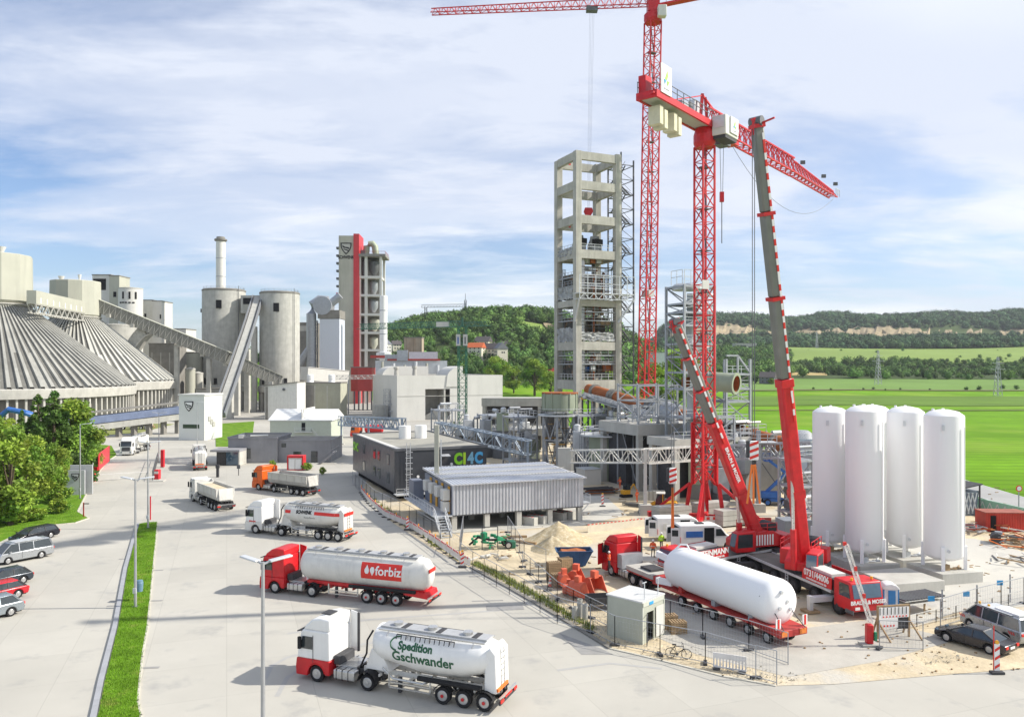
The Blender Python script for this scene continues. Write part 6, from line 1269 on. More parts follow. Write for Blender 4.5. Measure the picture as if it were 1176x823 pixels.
def silo_trailer(t, m_=WHITE_D, hub=None, xs=(-8.7, -10.01, -11.32)):
    top = 3.78; S = []
    for x, rz_ in ((-2.75, .25), (-2.82, .62), (-3.05, .92), (-3.6, 1.03), (-4.6, 1.10), (-6.2, 1.24), (-8.0, 1.27), (-9.5, 1.20), (-10.8, 1.02), (-11.5, .84), (-11.75, .62), (-11.85, .3)): S.append((-11.85+(x+11.85)*.9, (top-rz_ if rz_ > .9 else top-1.0), min(1.24, rz_*1.12 if rz_ < 1 else 1.24), rz_))
    MB().loft(S, 32).build('tank', m_, t, smooth=True)
    tank_top(t, -4.2, -11.2, top); MB().prism([(-11.2, 1.0), (-12.0, .95), (-11.95, 3.2), (-11.6, 3.55), (-11.3, 3.3)], 'xz', -.95, .95).build('rear_cabinet', m_, t, bevel=.08); MB().prism([(-3.3, 1.2), (-5.0, 1.2), (-4.4, 2.2), (-3.7, 2.4)], 'xz', -.8, .8).build('front_support', m_, t)
    MB().tube([(-3.9, .9, 3.6), (-3.55, 1.0, 3.0), (-3.5, 1.0, 2.2), (-3.0, .9, 1.3)], .06, 8).build('hose', BLACK, t); m = MB()
    for y in (-.25, .25): m.beam((-12.03, y, .9), (-11.95, y, 3.4), .05)
    for k in range(7): m.beam((-12.03, -.25, 1.1+k*.34), (-12.03, .25, 1.1+k*.34), .04)
    m.build('ladder', ALU, t); m = MB()
    for s in (-1, 1):
        m.beam((-5.6, s*1.0, 3.62), (-9.4, s*1.0, 3.62), .05)
        for k in range(13): m.beam((-5.6-k*.316, s*1.0, 3.62), (-5.6-k*.316, s*1.12, 3.36), .04)
    m.build('grab_rail', CHAS, t); m = MB()
    for s in (-1, 1): m.tube([(-4.6, s*1.0, 1.5), (-5.4, s*1.12, 1.0), (-7.4, s*1.1, .95), (-7.9, s*.9, 1.4)], .07, 8)
    m.build('discharge_pipe', ALU, t); trailer_gear(t, xs, -12.35, hub=hub); MB().bx(-12.1, -12.0, -.6, .9, 1.1, 1.28).build('marker_board', ORNG, t); return tank_fn(S)
# --- truck with dark green lettering
loc, rz = pose((363.3, 783.6), (555, 818)); YELW = mat('amber_lamp', (.8, .4, .03), .4)
t = thing('tanker_truck', 'white tanker truck with red bumper and dark green lettering on its silo tank', 'tanker truck', loc, rz)
tractor(t, WHITE, RED, side=CHAS, high=3.95); tf = silo_trailer(t, WHITE, hub=RED)
DGREEN = mat('lettering_green', (.015, .10, .045), .5, var=.03)
for s in (1, -1):
    obj('lettering', wrap_text(text_mesh('Spedition', .6, .0, .026, cuts=7), s, -6.9, 3.02, tf), DGREEN, t); obj('lettering', wrap_text(text_mesh('Gschwander', .8, .0, .022, cuts=9), s, -7.4, 2.38, tf), DGREEN, t)
    P = [((-5.75 if s > 0 else -8.05)+s*.5*cos(a), 3.1+.36*sin(a)) for a in np.linspace(radians(-80), radians(100), 14)]
    m = MB()
    for (x, z), (x2, z2) in zip(P, P[1:]):
        zc_, ry, rz_ = tf(x); y = ry*sqrt(max(0, 1-((z-zc_)/rz_)**2))+.02; zc_, ry, rz_ = tf(x2); y2 = ry*sqrt(max(0, 1-((z2-zc_)/rz_)**2))+.02; m.beam((x, s*y, z), (x2, s*y2, z2), .03, .1)
    m.build('emblem_swoosh', DGREEN, t)
m = MB(); m.bx(-.5, .2, -.4, .4, 3.98, 4.02); m.build('roof_hatch', CHAS, t)
# --- red tractor with long tank
loc, rz = pose((315.3, 681.6), (454, 696.6))
t = thing('tanker_truck', 'red tractor with a long white round tank trailer and red name panel', 'tanker truck', loc, rz)
tractor(t, RED, RED, side=RED, high=3.85, hub=None)
S = [(-2.2, 2.6, .3, .28), (-2.3, 2.6, .8, .85), (-2.55, 2.6, 1.12, 1.2), (-3, 2.56, 1.25, 1.35), (-8, 2.5, 1.27, 1.42), (-13.2, 2.48, 1.26, 1.4), (-13.8, 2.48, 1.15, 1.27), (-14.15, 2.48, .8, .88), (-14.25, 2.48, .3, .33)]; MB().loft(S, 36).build('tank', WHITE_D, t, smooth=True); tf = tank_fn(S)
tank_top(t, -2.8, -13.2, 3.9, 5); trailer_gear(t, (-8.85, -10.2, -11.55), -14.5, rail=RED, hub=RED); MB().bx(-13.9, -3, -.8, .8, 1.1, 1.35).build('saddle', RED, t); MB().prism([(-12.2, .95), (-14.35, .75), (-14.2, 1.2), (-12.2, 1.4)], 'xz', -1.05, 1.05).build('rear_frame', RED, t)
def wrap_panel(x0, x1, z0, z1, s, off=.012, n=14, k=8):
    m = MB()
    for j in range(k+1):
        for i in range(n+1):
            x = x0+(x1-x0)*i/n; z = z0+(z1-z0)*j/k; zc_, ry, rz_ = tf(x); m.v.append((x, s*(ry*sqrt(max(0, 1-((z-zc_)/rz_)**2))+off), z))
    m.f = [(j*(n+1)+i, j*(n+1)+i+1, (j+1)*(n+1)+i+1, (j+1)*(n+1)+i) for j in range(k) for i in range(n)]; return m
for s in (1, -1):
    wrap_panel(-12.1, -8.4, 2.05, 3.35, s, .01).build('name_panel', REDW, t)
    o = obj('lettering', wrap_text(text_mesh('forbiz', 1.0, .0, .02, cuts=8), s, -10.9, 2.74, lambda x: tuple(v+(.02 if i == 1 else 0) for i, v in enumerate(tf(x)))), WHITE, t)
    for dx, up_ in ((-8.95, 1), (-9.45, -1)):
        m = MB(); pts = [(0, .42), (.2, .05), (.2, -.12), (.1, -.28), (-.1, -.28), (-.2, -.12), (-.2, .05)]; zc_, ry, rz_ = tf(dx)
        V = [(dx+a, s*(ry*sqrt(1-((2.75+b*up_-zc_)/rz_)**2)+.03), 2.75+b*up_) for a, b in pts]; m.add(V, [tuple(range(7))]); m.build('drop_mark', WHITE, t)
MB().box((-14.28, 0, 2.9), (.05, 1.2, .3)).build('rear_name_strip', REDW, t)
# --- white tractor, white silo with red stripe
loc, rz = pose((293.2, 613), (383.2, 621.9))
t = thing('tanker_truck', 'white tanker truck with a thin red stripe round its silo tank', 'tanker truck', loc, rz); tractor(t, WHITE, WHITE_D, side=WHITE); tf = silo_trailer(t, WHITE_D)
for s in (1, -1):
    for a, b in ((-11.6, -8.2), (-5.0, -4.2)): wrap_panel(a, b, 2.75, 3.1, s, .012).build('red_stripe', REDW, t)
    obj('lettering', wrap_text(text_mesh('SCHWENK', .5, .0, .03, cuts=5, stretch=.85), s, -6.8, 2.95, tf), BLACK, t); obj('lettering', wrap_text(text_mesh('Baustoffwerke', .26, .0, .0, cuts=3), s, -7.6, 2.4, tf), STEEL_D, t)
    obj('lettering', text_mesh('Schwenk', .26, .01, .01), REDW, t, (.35*s*0+.4, s*1.245, 1.45)).rotation_euler = (pi/2, 0, pi if s > 0 else 0)
MB().box((-12.04, 0, 2.95), (.05, 1.7, .34)).build('red_stripe', REDW, t)
# --- orange tipper
def tipper_body(t, m_, load=None, x0=-2.3, x1=-11.0, xs=(-7.6, -8.9, -10.2), rail=CHAS, hub=None):
    w = 1.25; pr = [(-w, 3.0), (-w, 2.0), (-w*.8, 1.45), (-w*.45, 1.25), (w*.45, 1.25), (w*.8, 1.45), (w, 2.0), (w, 3.0)]; inn = [(a*.93, b+(.1 if b < 2.9 else 0)) for a, b in pr]; m = MB(); n = 8
    P = [(x, a, b) for x in (x0, x1) for a, b in pr]; m.add(P, [(i, i+1, n+i+1, n+i) for i in range(n-1)]); P = [(x, a, b) for x in (x0-.08, x1+.08) for a, b in inn]; m.add(P, [(n+i, n+i+1, i+1, i) for i in range(n-1)])
    m.prism([(a, b) for a, b in pr], 'yz', x0, x0-.08); m.prism([(a, b) for a, b in pr], 'yz', x1+.08, x1)
    for s in (-1, 1): m.bx(x1, x0, s*1.25-.06, s*1.25+.06, 2.92, 3.06)
    for k in range(0): pass
    m.build('tipper_body', m_, t); m = MB()
    for k in range(5):
        for s in (-1, 1): m.bx(x0-1-k*1.7, x0-.9-k*1.7, s*1.27-.03, s*1.27+.03, 2.0, 2.95)
    m.build('body_rib', m_, t); MB().bx(x1+.1, x0-.1, -1.1, 1.1, 1.9, load or 2.0).build('load', GRAV if load else CHAS, t)
    trailer_gear(t, xs, x1-.4, rail=rail, hub=hub, hose=False, x_front=-3); MB().prism([(x1-.02, 1.5), (x1-.35, 1.5), (x1-.02, 3.0)], 'xz', -.9, .9).build('tail_chute', m_, t)
loc, rz = pose((296.5, 563), (350, 570.2)); ORT = mat('truck_orange', (.72, .12, .012), .4, var=.05)
t = thing('tipper_truck', 'orange truck with an empty silver half pipe tipper trailer', 'tipper truck', loc, rz); tractor(t, ORT, ORT, side=ORT, high=3.9); tipper_body(t, mat('dusty_aluminium', (.52, .51, .48), .45, .4, .08, .6, streak=.3))
loc, rz = pose((221, 576), (246.5, 587))
t = thing('tipper_truck', 'white tipper truck seen from behind with a sandy load', 'tipper truck', loc, rz); tractor(t, WHITE_D, WHITE_D, high=3.3, side=WHITE_D); tipper_body(t, mat('dirty_white', (.60, .585, .54), .6, 0, .1, .6, streak=.3), load=2.75, xs=(-6.9, -8.2, -9.5), x1=-10.3)
# --- cement tankers further off
loc = tuple(G(233, 534)[:2])+(.05,); p = G(231.5, 548); q = G(228.5, 532); dd = (q-p).normalized()
t = thing('tanker_truck', 'white cement tanker seen from the rear beside the gatehouse porch', 'tanker truck', (q.x, q.y, .05), atan2(dd.y, dd.x)); tractor(t, WHITE_D, WHITE_D); silo_trailer(t, WHITE_D)
f = G(145, 523); t = thing('tanker_truck', 'white tanker truck facing the gates below the conical halls', 'tanker truck', (f.x, f.y+.8, .05), atan2(-1, .16)); tractor(t, WHITE, WHITE_D, high=3.9); silo_trailer(t, WHITE_D)
f = G(160, 494); t = thing('tanker_truck', 'distant white tanker passing under the blue banded gallery', 'tanker truck', (f.x-9, f.y, .05), radians(200)); tractor(t, WHITE, WHITE_D); silo_trailer(t, WHITE_D)
f = G(409, 502); t = thing('tanker_truck', 'bright red tanker truck behind the dark office roof', 'tanker truck', (f.x, f.y, .05), radians(185)); tractor(t, ORT, RED, high=3.2); S = [(-2.3, 2.3, .5, .5), (-2.6, 2.3, 1.1, 1.1), (-7, 2.3, 1.2, 1.2), (-7.4, 2.3, .7, .7)]; MB().loft(S, 24).build('tank', RED, t, smooth=True); trailer_gear(t, (-5.6, -6.9), -8, rail=RED, hose=False)
# --- low loader with red tractor and the lying white tank
loc, rz = pose((701.4, 661.6), (879.8, 739.3))
t = thing('low_loader_truck', 'red heavy tractor with open door and long red low loader trailer', 'truck', loc, rz); tractor(t, RED, RED, third=True, side=CHAS, high=3.85, wb=3.5); MB().bx(-1.75, -1.05, -1.15, 1.15, 1.05, 2.3).build('equipment_rack', STEEL, t)
o = MB().bx(0, .05, 0, 1.05, 0, 1.9).build('open_door', RED, t, (1.15, 1.25, 1.0), .5); MB().bx(.05, .07, .1, .95, 1.0, 1.7).build('door_window', GLS, o)
Lt = (G(701.4, 661.6)-G(879.8, 739.3)).length; LR = mat('trailer_red', (.42, .035, .03), .6, var=.15, scale=.6)
MB().bx(-6.6, -2.6, -1.25, 1.25, 1.25, 1.6).build('gooseneck', CON_L, t); MB().bx(-6.5, -2.7, -1.27, 1.27, 1.12, 1.24).build('gooseneck_edge', LR, t); MB().bx(-5.6, -4, -.7, .7, 1.6, 1.8).build('winch', CHAS, t)
m = MB(); m.bx(-Lt-.8, -6.6, -1.3, 1.3, .95, 1.1); m.bx(-Lt-.8, -7, -.35, .35, .6, .95); m.bx(-7.2, -6.5, -1.2, 1.2, .95, 1.6); m.build('low_bed', LR, t); MB().bx(-Lt+.2, -7, -1.34, -1.28, .9, 1.14).build('bed_edge', LR, t)
MB().prism([(-Lt-1.4, .75), (-Lt-1.4, 1.25), (-Lt+1.6, 1.35), (-Lt+1.6, .95)], 'xz', -1.3, 1.3).build('rear_deck', LR, t, bevel=.05)
for s in (-1, 1): MB().bx(-Lt-1.45, -Lt-1.41, s*.85-.3, s*.85+.3, .85, 1.2).build('warning_board', mat('hazard_orange', (.7, .2, .03), .5), t); MB().box((-Lt-1.2, s*1.25, 1.7), (.06, .45, .7)).build('marker_board', WHITE, t); MB().box((-Lt-1.24, s*1.25, 1.7), (.03, .16, .7)).build('marker_stripe', REDW, t)
xs_ = [-(Lt-.0)+1.32*k for k in range(6)]
wheels(t, [-Lt+k*1.9 for k in range(6)], 1.02, r=.42, w=.36)
WT = mat('white_tank_paint', (.84, .84, .84), .5, var=.01, scale=.1, spec=.25)
lc, lrz = loc, rz; hd = Vector((cos(rz), sin(rz), 0)); base = Vector((loc[0], loc[1], 0)); tl0 = base-hd*8.0; tl1 = base-hd*(Lt+.6)
t = thing('storage_tank', 'huge white tank lying on the red low loader trailer', 'tank', (tl1.x, tl1.y, 0), rz); LL = (tl0-tl1).length; R = 1.66; zc_ = 1.12+R
prof = [(0, .0, .1), (0, .05, .7), (0, .17, 1.15), (0, .36, 1.45), (0, .6, 1.6), (0, .9, R)]
S = [(x, zc_, r_, r_) for _, x, r_ in prof]+[(LL-x, zc_, r_, r_) for _, x, r_ in prof[::-1]]; MB().loft(S, 56).build('shell', WT, t, smooth=True)
for x in (2.2, LL*.5, LL-2.2): MB().prism([(-1.2, 1.12), (1.2, 1.12), (1.2, 1.7), (0, 1.3), (-1.2, 1.7)], 'yz', x-.2, x+.2).build('saddle', LR if x > LL-4 else STEEL, t)
for s in (-1, 1): MB().beam((LL-.9, s*.9, zc_+.6), (LL+.9, s*1.2, zc_+.9), .28, .5).build('lifting_leg', WT, t); MB().beam((LL-.9, s*1.0, zc_-1.2), (LL+.7, s*1.35, zc_-1.3), .3, .5).build('lifting_leg', WT, t)
for y, z in ((.3, .9), (-.2, .2), (-.5, -.35), (.5, -.2)): MB().cyl((.16, y, zc_+z), (-.05, y, zc_+z), .13, n=12).build('nozzle', STEEL_L, t)
MB().tube([(LL-1.8, -.1, zc_+R-.05), (LL-1.6, 0, zc_+R+.35), (LL-1.1, .3, zc_+R+.3), (LL-.7, .6, zc_+R-.2)], .07).build('top_pipe', WT, t)
for s in (-1, 1): MB().tube([(.9, s*1.55, zc_+.6), (.1, s*.8, zc_-.6), (-.9, s*1.0, 1.3)], .035, 6).build('lashing_strap', CHAS, t)
# ------------------------------------------------------------------ standing tanks
GT_ = 'standing white tanks'
for i, (px, Y, rot, lb) in enumerate([(953.5, 79.5, .25, 'white standing tank at the left end of the row beside the crane boom'), (992.5, 75.2, .25, 'front white standing tank, second from the left of the row'), (1002, 82, .25, 'white standing tank hidden behind the second one from the left'), (1040, 77.4, .25, 'white standing tank second from the right of the row'), (1084, 72.4, .25, 'white standing tank at the right end on its own concrete block')]):
    R = 1.7; p = local(px, Y); zb = 1.75; ztop = DZ({0: 472, 1: 471, 2: 470, 3: 472, 4: 476}[i], Y)
    t = thing('storage_tank', lb, 'tank', (p.x, p.y, 0), rot, GT_)
    MB().lathe([(.1, zb), (1.0, zb+.08), (1.5, zb+.3), (R, zb+.6), (R, ztop-.25), (R*.985, ztop-.05), (1.2, ztop+.3), (.4, ztop+.48), (.02, ztop+.5)], n=64).build('shell', WT, t, smooth=True)
    for a in (.78, 2.35, 3.93, 5.5): MB().box((cos(a)*(R+.02), sin(a)*(R+.02), 1.9), (.3, .3, 2.6), a).build('leg', WT, t)
    m = MB(); m.tube([(-.9, -.9, 1.2), (.2, -1.2, 1.15), (1.1, -.6, 1.25)], .07); m.tube([(-.6, -1.1, 1.5), (-.6, -1.1, .95), (.7, -1.3, .95)], .05); m.box((-.7, -1.0, 1.3), (.5, .4, .5)); m.box((.6, -.9, 1.1), (.7, .3, .2)); m.build('valves', STEEL_L if i % 2 else WOOD, t)
    MB().box((-R*.72, -R*.72, ztop-1.1), (.22, .22, .5), .78).build('lifting_lug', STEEL_L, t); MB().cyl((-R*.5, -R*.86, zb+1.1), (-R*.53, -R*.92, zb+1.1), .14).build('manway', STEEL_L, t)
    for a in (.9, 2.5): MB().cyl((cos(a)*.9, sin(a)*.9, ztop+.3), (cos(a)*.9, sin(a)*.9, ztop+.55), .12).build('top_lug', WT, t)
    MB().tube([(R*.35, -R-.06, zb+.3), (R*.35, -R-.06, ztop-1)], .05, 6).build('drain_pipe', WT, t)
    tag(MB().bx(-2.2, 2.2, -2.2, 2.2, 0.05, 1.05).build('foundation_block', CON_L, None, (p.x, p.y, 0), rot, bevel=.03), ['concrete block under the leftmost white tank', 'concrete block under the front white tank', 'concrete block under the hidden rear white tank', 'concrete block under the second white tank from the right', 'concrete block under the rightmost white tank'][i], 'concrete block', 'foundation blocks for the tanks')
p = local(1034, 69.6); tag(MB().bx(-2.6, 2.6, -2.3, 2.3, .05, 1.0).build('foundation_block', CON_L, None, (p.x, p.y, 0), .25, bevel=.03), 'empty concrete block in front of the white tanks', 'concrete block', 'foundation blocks for the tanks')
# ------------------------------------------------------------------ mobile cranes
def boom_sections(t, a, b, secs, mats, flat=.95):
    a = Vector(a); b = Vector(b); d = b-a
    for (s0, s1, w, name, mm) in secs: o = MB().beam(a+d*s0, a+d*s1, w, w*1.1).build(name, mm, t, bevel=w*.16)
def mobile_crane(label, front, heading, L, n_axles, slew, slew_az, foot, tip, k=1.0, board=('0731/44006', 'www.braun-moser.de'), hookz=10.0, front_txt='BRAUN & MOSER', grey_frac=.5, rope=True):
    t = thing('mobile_crane', label, 'mobile crane', (front[0], front[1], .08), heading, 'red mobile cranes')       # local origin: front centre, +x forward
    DK = mat('crane_deck', (.20, .19, .17), .85, var=.25, scale=.8)
    m = MB(); m.bx(-L, -.4, -1.0, 1.0, .75, 1.35); m.build('chassis', CHAS, t); MB().bx(-L, -2.6, -1.42, 1.42, 1.45, 1.62).build('deck', DK, t); MB().bx(-L, -2.6, 1.38, 1.46, 1.5, 1.7).build('deck_edge', STEEL_L, t); MB().bx(-L, -2.6, -1.46, -1.38, 1.5, 1.7).build('deck_edge', STEEL_L, t)
    c = MB().prism([(-2.3, .65), (-.1, .65), (0, 1.2), (-.1, 1.75), (-.36, 2.85), (-2.3, 2.85)], 'xz', -1.4, 1.4).build('carrier_cab', RED, t, bevel=.1, seg=3); MB().prism([(-.15, 1.68), (-.06, 1.68), (-.29, 2.7), (-.37, 2.7)], 'xz', -1.25, 1.25).build('windscreen', GLB, t)
    for s in (-1, 1):
        a, b = (1.38, 1.42) if s > 0 else (-1.42, -1.38); MB().prism([(-1.6, 1.65), (-.3, 1.65), (-.5, 2.65), (-1.6, 2.65)], 'xz', a, b).build('side_window', GLS, t); MB().cyl((-.8, s*.9, 2.9), (-.8, s*.9, 3.1), .1).build('beacon', YELW, t); MB().bx(-.02, .04, s*1.0-.2, s*1.0+.2, .85, 1.05).build('headlight', WHITE, t)
        MB().bx(-6.3, -2.5, s*1.44-.03, s*1.44+.03, 1.75, 2.65).build('name_board', RED, t)
        me = text_mesh(board[0], .72, .02, .02, stretch=.95); o = obj('lettering', me, WHITE, t, (-4.4, s*1.49, 2.35)); o.rotation_euler = (pi/2, 0, pi if s > 0 else 0)
        me = text_mesh(board[1], .30, .02, .006); o = obj('lettering', me, WHITE, t, (-4.4, s*1.49, 1.92)); o.rotation_euler = (pi/2, 0, pi if s > 0 else 0)
        for x in (-2.9, -L+1.2): m = MB(); m.bx(x-.3, x+.3, s*1.0, s*3.2, .8, 1.2); m.bx(x-.2, x+.2, s*3.1-.15, s*3.1+.15, .15, 1.3); m.build('outrigger', STEEL_L if x > -4 else CHAS, t); MB().box((x, s*3.1, .1), (1.1, 1.1, .14)).build('outrigger_pad', WOOD, t)
        MB().bx(-.9, 0.05, s*1.38-.03, s*1.38+.03, .5, .8).build('step', STEEL_D, t)
    me = text_mesh(front_txt, .42, .03, .012); o = obj('lettering', me, WHITE, t, (.02, 0, 1.38)); o.rotation_euler = (pi/2, 0, pi/2)
    m = MB(); m.bx(-6.2, -2.6, -1.1, 1.1, 1.62, 2.5); m.build('engine_cover', CHAS, t); MB().bx(-5.9, -3.2, -.9, .4, 2.5, 2.75).build('stowed_gear', WHITE_D, t)
    xs = [-1.9]+[-1.9-(L-3.4)*i/(n_axles-1) for i in range(1, n_axles)]; wheels(t, xs, 1.15, r=.68, w=.5, rim=CHAS)
    m = MB()
    for s in (1.45, -1.45):
        for q in (0, .35): m.beam((-L*.55-q, s, .5), (-L*.55-q, s, 1.5), .05)
        for k_ in range(4): m.beam((-L*.55-.35, s, .6+k_*.25), (-L*.55, s, .6+k_*.25), .04)
    m.build('ladder', STEEL_L, t)
    # superstructure in the same local frame, turned by slew_az
    s0 = MB().cyl((0, 0, 0), (0, 0, .35), 1.3, n=32).build('slewing_ring', CHAS, t, (-slew, 0, 1.62), slew_az)
    def S(name, mb, mm, bevel=0.0): return mb.build(name, mm, t, (-slew, 0, 1.97), slew_az, bevel=bevel)
    S('upper_frame', MB().prism([(-3.4, 0), (1.6, 0), (1.6, .7), (.4, 1.5), (-2.6, 1.5), (-3.4, 1.0)], 'xz', -.95, .95), RED, .06)
    S('counterweight', MB().bx(-4.6, -3.3, -1.4, 1.4, -.2, 1.1), RED, .06); S('counterweight_slab', MB().bx(-4.7, -2.4, -1.42, 1.42, -.55, -.2), CHAS)
    S('crane_cab', MB().prism([(.2, -.1), (2.3, -.1), (2.45, .5), (2.2, 1.75), (.2, 1.85)], 'xz', 1.0, 2.0), RED, .08); S('cab_window', MB().prism([(2.36, .35), (2.47, .45), (2.25, 1.65), (2.15, 1.6)], 'xz', 1.08, 1.92), GLB); S('cab_window', MB().prism([(.55, .35), (2.2, .35), (2.1, 1.6), (.55, 1.6)], 'xz', 1.98, 2.03), GLS)
    S('engine_housing', MB().bx(-2.8, -.2, -1.9, -1.0, 0, 1.35), RED, .08); S('cooler_grille', MB().bx(-2.7, -1.9, -1.94, -1.9, .2, 1.1), STEEL_L)
    S('winch', MB().cyl((-2.6, -.8, 1.8), (-2.6, .8, 1.8), .5, n=18), CHAS); m = MB(); m.rail([(-2.9, 1.0, 1.4), (.4, 1.0, 1.4)], .9, 1.0, .05); m.rail([(-3.3, -1.8, 1.3), (-.2, -1.8, 1.3)], .9, 1.0, .05); S('railing', m, RED)
    m = MB()
    for i in range(8): m.bx(-2.5+i*.3, -2.35+i*.3, 1.0, 1.02, .2, 1.2)
    S('side_marks', m, WHITE)
    # boom given in world coordinates
    W = Matrix.Translation((front[0], front[1], .08)) @ Matrix.Rotation(heading, 4, 'Z'); inv = W.inverted(); A = inv @ Vector(foot); B = inv @ Vector(tip); d = (B-A); n = d.normalized(); LB = d.length
    SG = mat('boom_grey', (.20, .20, .18), .5, .25, .12, .8)
    w0 = 1.35*k; f = 1-grey_frac
    MB().beam(A-n*.6, A+d*f, w0, w0*1.15).build('main_boom', RED, t, bevel=w0*.16); MB().beam(A+d*(f-.02), A+d*f, w0*1.12, w0*1.25).build('boom_collar', RED, t, bevel=.05); MB().beam(A+d*(f*.33), A+d*(f*.33+.02), w0*1.1, w0*1.2).build('boom_collar', RED, t)
    cuts = np.linspace(f, 1, 4)
    for i in range(3): w = w0*(.93-.07*i); MB().beam(A+d*cuts[i], A+d*cuts[i+1], w, w*1.12).build('boom_section', SG, t, bevel=w*.18); MB().beam(A+d*(cuts[i+1]-.008), A+d*cuts[i+1], w*1.25, w*1.3).build('boom_band', RED, t)
    sd = n.cross(Vector((0, 0, 1))).normalized(); upn = sd.cross(n).normalized()
    if upn.z < 0: upn = -upn
    # red and white pendant tube lying along the boom
    m = MB(); o_ = sd*(w0*.62) if sd.dot(inv.to_3x3() @ Vector((1, 0, 0))) > 0 else -sd*(w0*.62)
    nseg = int(LB*(1-f)/.45)
    for i in range(nseg):
        a = f-.1+(1.08-f)*i/nseg; b = f-.1+(1.08-f)*(i+1)/nseg; m.beam(A+d*a+o_*(1-.3*a), A+d*b+o_*(1-.3*b), .17, .17, caps=i in (0, nseg-1))
    ob = m.build('jib_tube', [REDW, WHITE], t); bm = bmesh.new(); bm.from_mesh(ob.data); bm.faces.ensure_lookup_table(); bmesh.ops.remove_doubles(bm, verts=bm.verts, dist=.02); bm.to_mesh(ob.data); bm.free()
    for pf in ob.data.polygons: pf.material_index = int((pf.center-A).dot(n)/.55) % 2
    wr = inv.to_3x3(); cd_ = wr @ (Vector((0, 0, HC))-Vector(foot)); nn = (cd_-n*cd_.dot(n)).normalized(); xx = -n; yy = nn.cross(xx)
    ax_ = sd if abs(sd.dot(nn)) > abs(upn.dot(nn)) else upn; sg = 1 if ax_.dot(nn) > 0 else -1
    me = text_mesh(front_txt, .48, .02, .012); nz = ax_*sg; me.transform(Matrix.Translation(A+d*f*.62+nz*(w0*(.5 if ax_ is sd else .575)+.02)) @ Matrix((xx, nz.cross(xx), nz)).transposed().to_4x4()); k > .72 and obj('lettering', me, WHITE, t)
    MB().beam(B-n*.8, B+n*.5, w0*.6, w0*.9).build('boom_head', RED, t, bevel=.05); MB().cyl(B+n*.2-sd*.5, B+n*.2+sd*.5, .4, n=16).build('head_sheave', STEEL_D, t); MB().beam(B+o_*.5, B+o_*2.6+n*.2, .12).build('head_arm', RED, t)
    C = A+d*.19-upn*w0*.5; foot2 = A+Vector((0, 0, -1.0)) + Vector((n.x, n.y, 0)).normalized()*1.7
    MB().cyl(foot2, foot2+(C-foot2)*.45, .36*k, n=18).build('lift_cylinder', RED, t, smooth=True); MB().cyl(foot2+(C-foot2)*.4, C, .2*k, n=16).build('piston_rod', ALU, t, smooth=True)
    hp_ = Vector(tip)+Vector((-.45*k, -.2, .2)); m = MB(); h1 = inv @ hp_; h2 = inv @ Vector((hp_.x, hp_.y, hookz+1))
    for e in (-.16, .16): m.beam(h1+Vector((e, 0, 0)), h2+Vector((e, 0, 0)), .045, caps=False)
    m.build('hoist_rope', STEEL_D, t); hb = inv @ Vector((hp_.x, hp_.y, hookz)); blk = MB().box((0, 0, 0), (.7, .35, 1.5)).build('hook_block', WHITE, t, tuple(hb), -heading, bevel=.05)
    for i in range(3): MB().prism([(-.34, -.7+i*.5), (.34, -.45+i*.5), (.34, -.22+i*.5), (-.34, -.47+i*.5)], 'xz', -.19, -.176).build('hook_stripe', REDW, blk)
    MB().box((-.4, 0, .1), (.3, .3, 1.3)).build('hook_cheek', CHAS, blk); MB().box((0, 0, -1.0), (.16, .12, .6)).build('hook', CHAS, blk)
    return t, hp_, hookz
# right crane
fr = Vector((27.4, 60.2, 0)); h1_ = atan2(-.97, .25)
cs = fr-Vector((cos(h1_), sin(h1_), 0))*8.6; foot = Vector((DX(922, 67.5), 67.5, 3.4)); tip = Vector((DX(869, 61.7), 61.7, DZ(143, 61.7)))
t1, hp1, hz1 = mobile_crane('large red mobile crane with the nearly upright boom next to the white tanks', fr, h1_, 15.2, 5, 8.6, radians(-50), foot, tip, .70, hookz=DZ(517, 61.5), grey_frac=.57)
def sling(label, x, y, z0, z1, w, n):
    t = thing('lifting_sling', label, 'lifting sling', (x, y, z0)); m = MB()
    for i in range(n): a = (i-(n-1)/2)*w; MB().beam((a*.25, 0, z1-z0), (a, 0, 0), .13, .13).build('strap', ORNG, t)
    return t
sling('two long orange slings hanging from the striped hook block of the right crane', hp1.x+.0, hp1.y, DZ(578, 61.5), hz1-1.1, .5, 3)
# left crane
fr2 = Vector((14.1, 71.1, 0)); rr2 = Vector((25.7, 78.3, 0)); h2_ = atan2(fr2.y-rr2.y, fr2.x-rr2.x)
foot = Vector((DX(868, 76.7), 76.7, 3.3)); tip = Vector((DX(776, 74), 74, DZ(372, 74)))
t2, hp2, hz2 = mobile_crane('smaller red mobile crane with its boom leaning left over the white vans', fr2, h2_, 13.6, 4, 10.2, radians(-14), foot, tip, .74, hookz=DZ(546, 73.8), front_txt='BRAUN & MOSER', grey_frac=.46, board=('STEINMANN', 'www.braun-moser.de'))
sling('single orange sling hanging from the small striped hook beside the yellow loader', hp2.x, hp2.y, DZ(606, 73.8), hz2-1.1, .16, 2)
